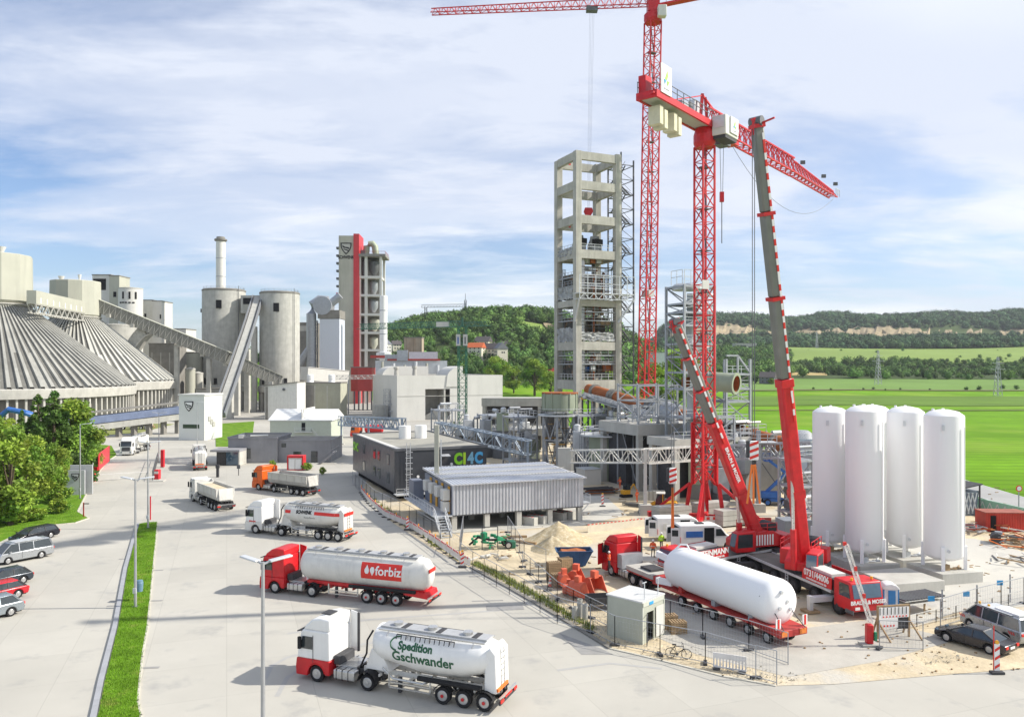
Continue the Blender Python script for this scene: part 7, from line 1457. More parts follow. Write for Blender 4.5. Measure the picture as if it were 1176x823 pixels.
# ------------------------------------------------------------------ cars and vans
def car(label, fp, rp, near, col, kind='saloon', cat='car', glassm=GLS, name='parked_car', at_=None):
    if at_: loc, rz = at_
    else: loc, rz = pose(fp, rp, near, .88)
    L = {'saloon': 4.8, 'estate': 4.85, 'suv': 4.6, 'van': 5.2, 'hatch': 4.3}[kind]; W = .91 if kind != 'van' else .97; wbase = L*.6; fo = .85; H = {'saloon': 1.42, 'estate': 1.46, 'suv': 1.66, 'van': 1.95, 'hatch': 1.5}[kind]; bl = {'saloon': .92, 'estate': .94, 'suv': 1.05, 'van': 1.12, 'hatch': .95}[kind]
    t = thing(name, label, cat, loc, rz, 'cars parked on the left' if kind != 'van' and name == 'parked_car' and label.find('left') >= 0 else None)
    xr = fo-L; roof = {'saloon': (-.35, -1.1, -2.4, xr+.55), 'estate': (-.3, -1.1, -3.5, xr+.2), 'suv': (-.25, -1.0, -3.0, xr+.25), 'van': (.35, -.35, xr+.35, xr+.08), 'hatch': (-.25, -1, -2.7, xr+.2)}[kind]
    hood = bl-.12 if kind != 'van' else bl-.08
    def arch(cx, r_=.4): return [(cx+r_*cos(a), .33+r_*sin(a)) for a in np.linspace(-.15, pi+.15, 9)]
    low = [(fo, .32), (fo+.03, .62), (fo-.1, hood-.16), (roof[0]+.25, bl-.02), (roof[3], bl), (xr+.02, bl-.1), (xr-.02, .55), (xr+.08, .3)]+arch(-wbase)[::-1]+arch(0)[::-1]
    MB().prism(low, 'xz', -W, W).build('body', col, t, bevel=.07, seg=2)
    MB().bx(xr+.2, fo-.15, -W+.12, W-.12, .22, .6).build('underbody', BLACK, t)
    m = MB(); wb_, wt = W-.06, W-.26; P = [(roof[0]+.2, bl-.03), (roof[1], H-.05), (roof[2], H-.05), (roof[3], bl-.03)]
    m.hexa([(P[3][0], -wb_, P[3][1]), (P[0][0], -wb_, P[0][1]), (P[0][0], wb_, P[0][1]), (P[3][0], wb_, P[3][1]), (P[2][0], -wt, P[2][1]), (P[1][0], -wt, P[1][1]), (P[1][0], wt, P[1][1]), (P[2][0], wt, P[2][1])]); m.build('glasshouse', glassm, t, bevel=.04)
    MB().hexa([(roof[2]-.05, -wt-.03, H-.09), (roof[1]+.03, -wt-.03, H-.09), (roof[1]+.03, wt+.03, H-.09), (roof[2]-.05, wt+.03, H-.09), (roof[2]+.05, -wt+.1, H+.01), (roof[1]-.1, -wt+.1, H+.01), (roof[1]-.1, wt-.1, H+.01), (roof[2]+.05, wt-.1, H+.01)]).build('roof', col, t, bevel=.03)
    m = MB()
    for s in (-1, 1):
        m.beam((P[0][0], s*wb_, P[0][1]), (P[1][0], s*wt, P[1][1]), .07); m.beam((P[3][0], s*wb_, P[3][1]), (P[2][0], s*wt, P[2][1]), .12 if kind != 'saloon' else .09)
        for xx in ([(roof[1]+roof[2])/2] if kind != 'van' else [-1.05, -2.4]): m.beam((xx, s*(wb_+.005), bl-.03), (xx, s*(wt+.005), H-.06), .07)
    m.build('pillars', col if kind in ('van', 'suv') else CHAS, t)
    for s in (-1, 1):
        MB().bx(fo-.14, fo+.02, s*(W-.25)-.14, s*(W-.25)+.14, .58, .74).build('headlight', GLB, t); MB().bx(xr-.05, xr+.12, s*(W-.2)-.15, s*(W-.2)+.13, bl-.3, bl-.12).build('tail_light', REDW, t); MB().bx(-.25, -.1, s*(W+.1)-.07, s*(W+.1)+.07, bl-.02, bl+.12).build('mirror', col, t)
        MB().bx(-1.28, -1.26, s*W-.005, s*W+.012, .4, bl-.05).build('door_seam', BLACK, t)
    MB().bx(xr-.05, xr+.02, -.28, .28, .55, .68).build('number_plate', WHITE, t); wheels(t, [0, -wbase], W-.12, r=.34, w=.22)
    if kind == 'van': MB().bx(roof[2]+.6, roof[1]-.4, -.75, .75, H+.02, H+.05).build('roof_rack', STEEL_L, t)
    return t
CB = mat('car_black', (.02, .022, .028), .25, .2, .05, 1); CG = mat('car_dark_blue_grey', (.045, .055, .07), .25, .3, .05, 1); CS = mat('car_silver', (.42, .44, .46), .3, .6, .04, 1); CR_ = mat('car_red', (.5, .02, .03), .28, .1, .04, 1); CS2 = mat('car_grey_silver', (.33, .37, .40), .3, .6, .04, 1); CDB = mat('car_grey_brown', (.05, .048, .052), .25, .4, .05, 1)
car('black estate car parked first from the hedge on the left', (30, 624), (65.5, 616.5), 1, CB, 'estate')
def car_at(label, rear_wheel, ang, col, kind, **k):    # parked on the left edge: rear near wheel known, nose points left
    p = G(*rear_wheel); d = Vector((cos(ang), sin(ang), 0)); left = Vector((-d.y, d.x, 0)); L = {'saloon': 4.8, 'estate': 4.85, 'suv': 4.6, 'van': 5.2, 'hatch': 4.3}[kind]; o = p+d*L*.6-left*.88; return car(label, None, None, 1, col, kind, at_=((o.x, o.y, .05), ang), **k)
bang = atan2(*( (G(11, 648)-G(47, 641)).normalized().yx ))
car_at('silver minivan parked between the black estate and the dark hatchback on the left', (47.5, 641), bang, CS, 'van', name='parked_van', cat='van')
car_at('dark blue grey hatchback parked above the red car on the left', (27, 670.5), bang, CG, 'hatch'); car_at('red car squeezed between dark hatchback and silver grey car on the left', (21, 687), bang, CR_, 'hatch'); car_at('silver grey suv parked nearest the camera on the left', (13, 708), bang, CS2, 'suv')
t = car('dark grey sloping back saloon parked on the sand by the striped beacon', (1086.5, 737.5), (1132, 751), 1, CDB, 'saloon')
t = car('silver van with red and white side stripes parked behind the dark saloon', (1114, 722), (1168.5, 743.5), 1, CS, 'van', name='parked_van', cat='van'); 
for a_, b_ in ((.35, .75), (-3.9, -3.3)):
    for k in range(3): MB().prism([(a_+k*.18, .75), (a_+k*.18+.09, .75), (a_+k*.18+.2, .95), (a_+k*.18+.11, .95)], 'xz', .972, .985).build('warning_stripe', REDW, t)
for x in (-.4, -1.2): MB().cyl((x, .4, 1.97), (x, .4, 2.12), .09).build('beacon', YELW, t)
MB().bx(-3.8, -1.8, -.7, .5, 1.98, 2.1).build('roof_load', WHITE, t)
# delivery vans with open doors
def big_van(label, loc, rz, win=BLUE):
    t = thing('delivery_van', label, 'van', loc, rz, 'white vans with open doors'); L = 6.2
    def arch(cx): return [(cx+.42*cos(a), .36+.42*sin(a)) for a in np.linspace(-.1, pi+.1, 8)]
    pr = [(.95, .45), (1.0, .85), (.55, 1.3), (-.05, 1.55), (-.75, 2.45), (-1.3, 2.62), (.95-L, 2.62), (.9-L, .5)]+arch(-3.7)[::-1]+arch(0)[::-1]
    MB().prism(pr, 'xz', -1.0, 1.0).build('body', WHITE, t, bevel=.08, seg=3)
    MB().prism([(-.08, 1.52), (-.03, 1.54), (-.7, 2.4), (-.76, 2.36)], 'xz', -.85, .85).build('windscreen', GLS, t)
    for s in (-1, 1):
        a, b = (.99, 1.02) if s > 0 else (-1.02, -.99); MB().prism([(-1.3, 1.45), (-.15, 1.45), (-.75, 2.2), (-1.3, 2.2)], 'xz', a, b).build('side_window', GLS, t)
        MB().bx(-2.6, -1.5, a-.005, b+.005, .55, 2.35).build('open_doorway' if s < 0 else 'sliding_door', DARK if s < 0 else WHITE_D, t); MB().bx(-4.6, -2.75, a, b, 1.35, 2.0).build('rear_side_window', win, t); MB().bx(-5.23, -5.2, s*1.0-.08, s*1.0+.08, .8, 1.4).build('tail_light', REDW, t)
        o = MB().bx(-.9, 0, -.03, .03, .55, 2.4).build('rear_door', WHITE, t, (.9-L, s*.98, 0), s*.25); MB().bx(-.8, -.15, -.04, .04, 1.5, 2.15).build('door_window', GLS, o)
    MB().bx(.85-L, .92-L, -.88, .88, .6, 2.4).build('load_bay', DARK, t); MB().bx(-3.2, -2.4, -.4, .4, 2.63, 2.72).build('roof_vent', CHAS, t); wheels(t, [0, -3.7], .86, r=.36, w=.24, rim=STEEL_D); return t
big_van('white van with a blue side window and open dark side door, nearer of the two', (G(831, 628).x, G(831, 628).y-.2, .06), atan2(.12, 1))
big_van('white van with open rear doors standing behind the other van', (G(806, 622).x+.1, G(806, 622).y+1.4, .06), atan2(.12, 1), WHITE_D)
c_ = G(395, 462); car('distant white van in the shade below the red stilt house', None, None, 1, WHITE, 'van', name='parked_van', cat='van', at_=((DX(397, 350), 350, .05), .1)); 
for i, (px, py, mm, nm) in enumerate(((408, 487, CG, 'dark'), (420, 478, CS, 'silver'))): car(f'small {nm} car parked by the left wall of the white hall', None, None, 1, mm, 'hatch', at_=((DX(px, 262+i*16), 262+i*16, .05), .2))

# ================================================================== site equipment and small things
p = G(763, 591)
t = thing('wheel_loader', 'small yellow wheel loader beside the hanging orange sling', 'wheel loader', (p.x, p.y+1, .06), radians(168)); MB().prism([(-1.9, .7), (-.1, .7), (-.1, 1.5), (-1.7, 1.65), (-2.0, 1.3)], 'xz', -.75, .75).build('engine_hood', YEL, t, bevel=.08); MB().prism([(-.2, .9), (1.0, .9), (.95, 1.7), (.7, 2.6), (-.2, 2.6)], 'xz', -.6, .6).build('cab_glass', GLS, t); MB().bx(-.3, .9, -.68, .68, 2.6, 2.72).build('cab_roof', WHITE_D, t, bevel=.04); MB().bx(.5, 1.6, -.6, .6, .6, 1.15).build('front_frame', YEL, t)
m = MB()
for s in (-.45, .45): m.beam((1.0, s, 1.4), (2.5, s, .5), .16, .3); m.beam((0, s*1.3, .9), (0, s*1.3, 2.6), .1)
m.build('lift_arm', YEL, t); MB().prism([(2.4, .1), (3.3, .1), (3.2, .2), (2.6, .95), (2.4, .95)], 'xz', -1.0, 1.0).build('bucket', STEEL_D, t); wheels(t, [-1.3, 1.1], .85, r=.55, w=.4, rim=YEL)
# blue boom lift
p = G(889, 580)
t = thing('boom_lift', 'blue articulated boom lift parked behind the right boom', 'boom lift', (p.x, p.y, .06), radians(-5)); MB().bx(-1.4, 1.4, -.75, .75, .55, .95).build('chassis', BLUE, t, bevel=.05); wheels(t, [-1.1, 1.1], .85, r=.48, w=.34, rim=BLUE); MB().bx(-1.9, .8, -.7, .7, 1.0, 1.9).build('turntable', BLUE, t, bevel=.1)
MB().beam((-1.2, 0, 1.7), (1.6, 0, 4.4), .35, .4).build('lower_arm', BLUE, t); MB().beam((1.6, 0, 4.5), (-.8, 0, 6.3), .32, .36).build('upper_arm', BLUE, t); MB().beam((1.3, .25, 1.5), (-1.6, .25, 5.8), .14).build('strut', STEEL_D, t); m = MB(); m.box((-.9, 0, 6.2), (1.0, 1.6, .1)); m.rail([(-1.4, -.8, 6.2), (-.4, -.8, 6.2), (-.4, .8, 6.2), (-1.4, .8, 6.2), (-1.4, -.8, 6.2)], 1.0, .8, .05); m.build('basket', BLUE, t)
# telehandler / loader far left
p = G(384, 476); t = thing('wheel_loader', 'red and white loader parked behind the pale green hall', 'wheel loader', (p.x, p.y+2, .06), radians(200)); MB().bx(-2.5, 1.4, -1, 1, 1.0, 2.2).build('body', ORNG, t, bevel=.1); MB().bx(-.4, 1.2, -.9, .9, 2.2, 3.4).build('cab', GLS, t); MB().bx(-.5, 1.3, -1, 1, 3.4, 3.6).build('cab_roof', WHITE_D, t); MB().beam((-1, 0, 2.4), (4, 0, 3.6), .5).build('arm', RED, t); MB().bx(3.6, 4.8, -1.3, 1.3, 2.6, 4.0).build('bucket', CLAD, t); wheels(t, [-1.8, 1.2], 1.0, r=.85, w=.6)
# mini dumper and drilling gear near workers
p = G(719, 571); t = thing('mini_excavator', 'small yellow compact machine beside the steel beams', 'compact excavator', (p.x, p.y, .06), .4); MB().bx(-.9, .9, -.55, .55, 0.02, .4).build('track', BLACK, t, bevel=.1); MB().bx(-.7, .5, -.5, .5, .45, 1.1).build('body', YEL, t, bevel=.08); MB().bx(-.3, .5, -.4, .4, 1.1, 1.9).build('cab', GLS, t); m = MB(); m.beam((.5, 0, .8), (1.3, 0, 1.9), .15); m.beam((1.3, 0, 1.9), (1.9, 0, .8), .12); m.build('arm', YEL, t)
# boards, beams, scrap
def stack(name, label, px, py, n, l, w, h, m_, rz=0.0, seed=0, cat='stack', spread=.5):
    p = G(px, py); r = random.Random(seed); t = thing(name, label, cat, (p.x, p.y, .06), rz)
    for i in range(n): MB().box((r.uniform(-spread, spread), r.uniform(-spread, spread)*1.5, .08+h*(i//3)+h/2), (l*r.uniform(.7, 1), w, h), r.uniform(-.15, .15)).build('piece', m_ if not isinstance(m_, list) else r.choice(m_), t)
    return t
stack('timber_pile', 'brown pile of rusty boards on the sand left of the workers', 690, 567, 15, 5.5, .35, .16, [WOOD, RUST, CHAS], .25, 2, 'pile', .9)
stack('beam_pile', 'grey steel beams lying on the ground beside the yellow compact machine', 735, 582, 7, 4.5, .16, .14, STEEL_D, -.5, 3, 'pile')
def steel_scrap(label, px, py, n, sp, seed, mm, zmax=.7, l=2.6, name='steel_parts', cat='steel parts'):
    p = G(px, py); r = random.Random(seed); t = thing(name, label, cat, (p.x, p.y, .06))
    for i in range(n):
        a = r.uniform(0, pi); c = Vector((r.uniform(-1, 1)*sp, r.uniform(-1, 1)*sp*.6, r.uniform(.05, zmax))); d = Vector((cos(a), sin(a), r.uniform(-.15, .15)))*l*r.uniform(.3, .5); MB().beam(c-d, c+d, r.uniform(.06, .18)).build('steel_bar', r.choice(mm), t)
    return t
steel_scrap('heap of grey galvanised frames behind the slewing red crane', 876, 617, 50, 3.2, 1, [STEEL, STEEL_L, BLUE, STEEL]); steel_scrap('tangle of galvanised frames under the lattice pipe bridge', 850, 560, 34, 3.4, 2, [STEEL, STEEL_L], 1.6); steel_scrap('rusty and red steel pieces heaped behind the rightmost white tank', 1122, 610, 40, 3.4, 4, [RED_D, RUST, CLAD, STEEL], .8); steel_scrap('orange and brown scrap pile at the right picture edge', 1172, 626, 44, 3.2, 5, [ORNG, RUST, WOOD, STEEL_D], 1.1); steel_scrap('timber and steel pieces on blocks at the lower right edge', 1176, 646, 16, 2.6, 6, [WOOD, STEEL_D, CLAD], .6)
steel_scrap('pipes and cut offs scattered behind the boom lift', 862, 545, 24, 4.5, 7, [WOOD, STEEL_D, CLAD, RUST], .5); steel_scrap('reddish frames lying right of the boom lift', 930, 600, 24, 3.0, 9, [STEEL, RED_D, STEEL_L], 1.0)
t = stack('pallet_stack', 'tall stack of wooden pallets beside the blue skip', 644, 668, 1, .1, .1, .1, WOOD, .3, 0, 'pallets')
def pallets(label, px, py, n, rz, name='pallet_stack', hx=0.0):
    p = G(px, py); t = thing(name, label, 'pallets', (p.x, p.y, .06), rz, 'stacks of wooden pallets')
    for i in range(n):
        m = MB(); z = i*.15
        for k in range(3): m.bx(-.6, .6, -.4+k*.35, -.3+k*.35, z, z+.1)
        for k in range(6): m.bx(-.58+k*.21, -.46+k*.21, -.4, .4, z+.1, z+.13)
        m.build('pallet', WOOD, t)
for o in [x for x in bpy.data.objects if x.parent == t]: bpy.data.objects.remove(o)
bpy.data.objects.remove(t)
pallets('tall stack of pallets left of the blue skip', 636, 668, 12, .3); pallets('pallet stack between the tall stack and the blue skip', 649, 661, 11, .5); pallets('lower pallet stack in front of the tall one', 641, 674, 8, .3)
pallets('stack of pallets close to the right side of the site container', 768, 722, 7, .2); pallets('stack of pallets further right of the site container', 778, 727, 6, .15)
# sand heaps
def heap(label, px, py, r, h, m_, seed):
    p = G(px, py); t = MB(); from mathutils import noise as mn; n, k = 56, 12
    for j in range(k+1):
        for i in range(n):
            a = 2*pi*i/n; q = j/k; rad = r*q*(1+.28*mn.noise(Vector((cos(a)*1.3, sin(a)*1.3, seed)))); z = h*(1-q)**1.15*(1+.0*q)+.16*mn.noise(Vector((rad*cos(a)*1.7, rad*sin(a)*1.7, seed+3)))*(1-q)*1.2; t.v.append((rad*cos(a), rad*sin(a), max(0, z)))
    t.f = [(j*n+i, j*n+(i+1) % n, (j+1)*n+(i+1) % n, (j+1)*n+i) for j in range(k) for i in range(n)]
    return tag(t.build('sand_heap', m_, None, (p.x, p.y, .06), 0, smooth=True), label, 'sand heap', 'heaps of excavated sand')
SAND = mat('sandy_gravel', (.50, .41, .26), .95, var=.2, scale=1.5, bump=.9, coords='World', spots=(3, .5, .68, (.62, .56, .42)))
heap('larger heap of pale sand beside the concrete platform', 641, 620, 3.9, 2.1, SAND, 1.2); heap('smaller steep heap of sand behind the blue skip', 634, 632, 2.6, 1.6, SAND, 4.5)
heap('low spread of sand in the middle of the site', 575, 636, 2.2, .35, GRAV, 7.5); heap('flat pile of earth near the coral red buckets', 690, 683, 1.8, .5, GRAV, 2.5); heap('flat brownish sand pile left of the red tractor', 728, 655, 2.2, .3, GRAV, 9.5)
# concrete barrier blocks and beams on the platform
for i, (px, py, lb) in enumerate(((606, 604, 'concrete block with red marks, leftmost on the platform'), (617, 602, 'concrete block with red marks, second from the left on the platform'), (640, 598, 'concrete block with red marks, third from the left on the platform'), (650, 597, 'concrete block with red marks, rightmost on the platform'))):
    p = G(px, py); t = thing('concrete_block', lb, 'concrete block', (p.x, p.y+.6, .09), AZ-1.1, 'concrete blocks under the corrugated house'); MB().bx(-1.3, 1.3, -.4, .4, 0, 1.0).build('block', CON_L, t, bevel=.02)
    for k in range(4): MB().bx(-1.0+k*.55, -.8+k*.55, -.2, .2, 1.0, 1.02).build('red_mark', REDW, t)
for (px, py, l, rz, lb) in ((590, 618, 3, .1, 'timber beam on the ground below the corrugated house'), (600, 624, 3.4, -.5, 'second timber beam by the platform corner')):
    p = G(px, py); tag(MB().box((0, 0, .15), (l, .3, .25)).build('timber_beam', WOOD, None, (p.x, p.y, .06), rz), lb, 'timber')
# blue skip
p = G(659, 649); t = thing('skip', 'blue waste skip filled with rusty soil', 'skip', (p.x, p.y, .06), .05, ); BS = mat('skip_blue', (.05, .12, .24), .6, var=.25, scale=1.5)
m = MB(); o_ = [(-1.75, 1.5), (-1.0, .1), (1.0, .1), (1.75, 1.5)]; m.add([(x, s*.9, z) for s in (-1, 1) for x, z in o_], [(0, 1, 2, 3), (7, 6, 5, 4), (0, 4, 5, 1), (1, 5, 6, 2), (2, 6, 7, 3)]); 
for s in (-.93, .93): m.beam((-1.75, s, 1.5), (1.75, s, 1.5), .1)
m.beam((-1.75, -.9, 1.5), (-1.75, .9, 1.5), .1); m.beam((1.75, -.9, 1.5), (1.75, .9, 1.5), .1)
for k in range(5): m.bx(-.9+k*.4, -.82+k*.4, -.98, -.9, .2, 1.4)
m.build('container', BS, t); MB().prism([(-1.45, 1.1), (1.45, 1.1), (1.2, 1.3), (.3, 1.5), (-.6, 1.35), (-1.2, 1.4)], 'xz', -.85, .85).build('soil_load', RUST, t)
# coral buckets
COR = mat('coral_bucket', (.62, .12, .06), .6, var=.2, scale=2)
for i, (px, py, sc, rz, lb) in enumerate(((648, 676, 1.0, .3, 'coral red digger bucket at the left of the bucket group'), (662, 674, 1.15, -.4, 'coral red digger bucket at the back of the bucket group'), (664, 688, 1.1, .9, 'coral red digger bucket standing in front of the group'), (683, 684, 1.2, -.9, 'rounded coral red digger bucket at the right of the group'), (653, 684, .8, 1.6, 'small coral red grab between the digger buckets'))):
    p = G(px, py); t = thing('digger_bucket', lb, 'digger bucket', (p.x, p.y, .06), rz, 'digger buckets on the sand', sc)
    q = [(.55*cos(a)-.05, .75+.6*sin(a)) for a in np.linspace(radians(70), radians(290), 10)]+[(.75, .12)]; qi = [(a*.88, .1+b*.87) for a, b in q]; m = MB(); n = len(q)
    m.add([(x, -.6, z) for x, z in q]+[(x, .6, z) for x, z in q], [(k, k+1, n+k+1, n+k) for k in range(n-1)]); m.prism(q, 'xz', -.62, -.57); m.prism(q, 'xz', .57, .62); m.build('shell', COR, t); MB().bx(-.25, .2, -.2, .2, 1.25, 1.75).build('hitch', COR, t); MB().bx(.7, 1.0, -.6, .6, .05, .14).build('teeth', STEEL_D, t)
p = G(690, 699); t = thing('tray_trailer', 'small grey drawbar tray with a white sign in front of the red buckets', 'trailer', (p.x, p.y, .06), .15); m = MB(); m.bx(-1.1, 1.2, -.7, .7, .5, .58); m.bx(-1.1, 1.2, -.72, -.66, .5, 1.05); m.bx(-1.1, 1.2, .66, .72, .5, 1.05); m.bx(-1.14, -1.08, -.7, .7, .5, 1.05); m.bx(1.18, 1.24, -.7, .7, .5, 1.05); m.build('tray', CHAS, t); MB().bx(.4, .7, -.76, -.73, .65, .95).build('sign', WHITE, t); m = MB()
for x in (-.8, .9): m.beam((x, -.6, 0), (x, -.6, .5), .08); m.beam((x, .6, 0), (x, .6, .5), .08)
m.beam((-1.1, 0, .5), (-2.2, 0, .15), .08); m.build('leg', STEEL_D, t)
# cone
p = G(632, 674); t = thing('traffic_cone', 'orange and white traffic cone beside the pallets', 'traffic cone', (p.x, p.y, .06)); MB().bx(-.25, .25, -.25, .25, 0, .05).build('base', CHAS, t); m = MB().lathe([(.2, .05), (.03, .9)], n=16); m.build('body', mat('cone_orange', (.75, .08, .02), .5), t); MB().lathe([(.165, .28), (.128, .48)], n=16).build('band', WHITE, t); MB().lathe([(.1, .62), (.07, .76)], n=16).build('band', WHITE, t)
# green field machinery
p = G(562, 630); t = thing('concrete_mixer_machine', 'green site machine with hoses and a frame on the sand', 'machine', (p.x, p.y, .06), .25); r = random.Random(6)
for i in range(30): MB().box((r.uniform(-2.0, 2.2), r.uniform(-.9, .9), r.uniform(.3, 1.3)), (r.uniform(.1, .7), r.uniform(.1, .4), r.uniform(.08, .4)), r.uniform(0, 3)).build('green_part', GRN, t, bevel=.03)
MB().lathe([(.2, 0), (.38, .3), (.38, .8), (.2, .9)], c=(-.6, 0, .9), n=16).build('drum', GRN, t, smooth=True); MB().tube([(-2.2, 0, .5), (-1.2, .2, 1.2), (0, -.4, 1.0), (1.5, .3, .8), (2.4, 0, .3)], .12).build('hose', BLACK, t); m = MB(); m.beam((-.9, -.5, 0), (-.9, -.5, 2.4), .08); m.beam((.8, -.5, 0), (.8, -.5, 2.4), .08); m.beam((-.9, -.5, 2.4), (.8, -.5, 2.4), .08); m.build('frame', CHAS, t); wheels(t, [1.9], .8, r=.4, w=.2); MB().box((2.3, -.3, .4), (.9, .9, .8)).build('tank', GRN_D, t, bevel=.1)
p = G(562, 640); steel_scrap('white bags and stones lying in front of the green machine', 566, 641, 14, 1.9, 12, [WHITE_D, CON, CLAD, WOOD], .3, 1.0, 'building_materials', 'materials')
# container with door
p = G(737, 738); q = G(708, 722); Ac = G(737.5, 741); Bc = G(762.5, 729); Cc = G(706, 720); d1 = (Bc-Ac); d2 = (Cc-Ac); az = atan2(d1.y, d1.x); W = 2.9; L = 3.0; H = 2.9
t = thing('site_container', 'pale green grey site container with an open gate in front of the low loader', 'site container', (Ac.x, Ac.y, .06), az); GG = mat('grey_green_sheet', (.42, .44, .37), .6, var=.06, scale=1)
m = MB(); m.bx(0, .6, 0, .08, 0, H); m.bx(1.5, W, 0, .08, 0, H); m.bx(.6, 1.5, 0, .08, 2.1, H); m.bx(0, .08, .08, L, 0, H); m.bx(W-.08, W, .08, L, 0, H); m.bx(0, W, L-.08, L, 0, H); m.build('wall', GG, t); 
MB().bx(-.05, W+.05, -.05, L+.05, H, H+.1).build('roof', mat('ribbed_light_roof', (.62, .63, .62), .5, var=.04, brick=(.25, 50, .03, 0, .75)), t); m = MB(); 
for x in (0, W-.1): m.bx(x, x+.1, -.05, .0, 0, H)
m.bx(0, W, -.05, 0, H-.3, H); m.build('frame', mat('greyish_trim', (.52, .54, .47), .6, var=.04), t); MB().bx(.85, 1.35, -.08, -.05, H-.28, H-.08).build('blue_sign', mat('info_blue', (.05, .35, .7), .5), t); MB().bx(.1, W-.1, .1, L-.1, 0, .08).build('floor', CHAS, t); MB().bx(.7, 1.4, 1.2, 2.2, .08, 2.0).build('turnstile', CHAS, t)
o = MB(); o.rail([(0, 0, 0), (-1.0, 0, 0)], 2.0, .3, .04); o.build('gate', STEEL_D, t, (.62, -.06, .05), .5); MB().bx(1.7, 2.7, -.09, -.06, .15, 2.3).build('door', CLAD, t)
for x in (.6, 2.4): MB().beam((x, .2, H+.1), (x, .2, H+1.3), .05).build('roof_post', STEEL_L, t); MB().beam((x-.25, .2, H+1.3), (x+.25, .2, H+1.3), .06).build('roof_post', STEEL_L, t)
# bicycle
p = G(779, 757); t = thing('bicycle', 'black bicycle standing on the sand in front of the container', 'bicycle', (p.x, p.y, .07), radians(-12)); 
for x in (-.53, .53):
    w = MB().tube([(.33*cos(a), 0, .33*sin(a)) for a in np.linspace(0, 2*pi, 25)], .022, 6).build('wheel', BLACK, t, (x, 0, .35)); m = MB()
    for k in range(9): a = 2*pi*k/9; m.beam((0, 0, 0), (.32*cos(a), 0, .32*sin(a)), .008)
    m.build('spokes', STEEL, w)
m = MB(); F_ = {'bb': (-.08, 0, .3), 'seat': (-.25, 0, .82), 'head': (.33, 0, .85), 'hl': (.37, 0, .7), 'rw': (-.53, 0, .35), 'fw': (.53, 0, .35)}
for a, b in (('bb', 'seat'), ('seat', 'head'), ('bb', 'hl'), ('bb', 'rw'), ('seat', 'rw'), ('hl', 'fw'), ('head', 'hl')): m.tube([F_[a], F_[b]], .022, 6)
m.build('frame', BLACK, t); MB().box((-.27, 0, .92), (.27, .14, .07)).build('saddle', BLACK, t, bevel=.02); m = MB(); m.tube([(.33, 0, .85), (.31, 0, 1.02)], .018, 6); m.tube([(.2, -.28, 1.02), (.31, 0, 1.04), (.2, .28, 1.02)], .018, 6); m.build('handlebar', CHAS, t); MB().lathe([(.1, -.03), (.1, .03)], c=(-.08, 0, .3), axis='y', n=14).build('crank', STEEL_D, t); m = MB(); m.beam((-.53, -.06, .35), (-.08, -.06, .3), .02); m.beam((-.53, 0, .72), (-.2, 0, .72), .03); m.build('chain', CHAS, t)
# ------------------------------------------------------------------ fences: every panel stretch is one fence
def wire_panel(mb, mw, a, b, h, base=0.05, wires=8, vert=True, tilt=0):
    mb.beam((a.x, a.y, base), (a.x, a.y, base+h), .05); mb.beam((b.x, b.y, base), (b.x, b.y, base+h), .05); mb.beam((a.x, a.y, base+h), (b.x, b.y, base+h), .04); mb.beam((a.x, a.y, base+.15), (b.x, b.y, base+.15), .04)
    n = int((b-a).length/.22) if vert else 0
    for i in range(1, n): p = a+(b-a)*(i/n); mw.beam((p.x, p.y, base+.15), (p.x, p.y, base+h), .007, caps=False)
    for i in range(1, wires): z = base+.15+(h-.15)*i/wires; mw.beam((a.x, a.y, z), (b.x, b.y, z), .007, caps=False)
def fence(label, pts, h=2.0, step=3.4, foot=True, wires=6, m_=STEEL, posts_label=None):
    t = thing('wire_fence', label, 'fence'); mb = MB(); mw = MB(); mf = MB(); P = [G(*p) for p in pts]
    for a, b in zip(P, P[1:]):
        n = max(1, round((b-a).length/step))
        for i in range(n):
            p, q = a+(b-a)*(i/n), a+(b-a)*((i+1)/n); wire_panel(mb, mw, p, q, h, wires=wires)
            if foot: mf.box((p.x, p.y, .14), (.7, .25, .15), rng.uniform(0, 3))
    mb.build('frame', m_, t); mw.build('mesh', m_, t)
    if foot: mf.build('foot', CHAS, t)
    return t
fence('long mesh fence with thin posts along the weedy kerb', [(528, 646), (543, 658), (585, 683), (640, 716), (678, 728)], 2.0, 3.0, False)
fence('mesh fence on black feet from the kerb past the container to the bicycle', [(678, 727), (706, 742), (758, 753), (810, 763), (868, 781)], 2.1, 3.6)
fence('mesh fence bay ending at the bent post near the bottom right', [(868, 780), (892, 787)], 2.1, 3.6)
fence('inner mesh fence in front of the low loader', [(735, 712), (807, 733), (860, 748), (905, 764)], 2.1, 3.6); fence('mesh fence crossing the sand behind the pallets', [(583, 612), (602, 645), (627, 655)], 2.0, 3.4, True); fence('mesh fence from the pallets to the small container', [(600, 652), (640, 690), (700, 722)], 1.6, 3.0)
fence('mesh fence in front of the dark office along the barrier row', [(405, 556), (430, 580), (470, 600), (528, 640)], 2.1, 3.4, False); fence('mesh fence at the right foot of the corrugated house stair', [(528, 640), (532, 612)], 2.0, 3.4, False)
fence('mesh fence in front of the silver van and dark saloon', [(1010, 746), (1060, 748)], 2.0, 3.4); fence('tall mesh fence behind the dark saloon towards the right edge', [(1080, 722), (1122, 708), (1176, 694), (1230, 682)], 2.2, 3.6)
fence('low white guard fence from the sign to the silver van', [(1030, 726), (1075, 715), (1120, 706), (1176, 692)], 1.0, 2.5, False, 3, CLAD)
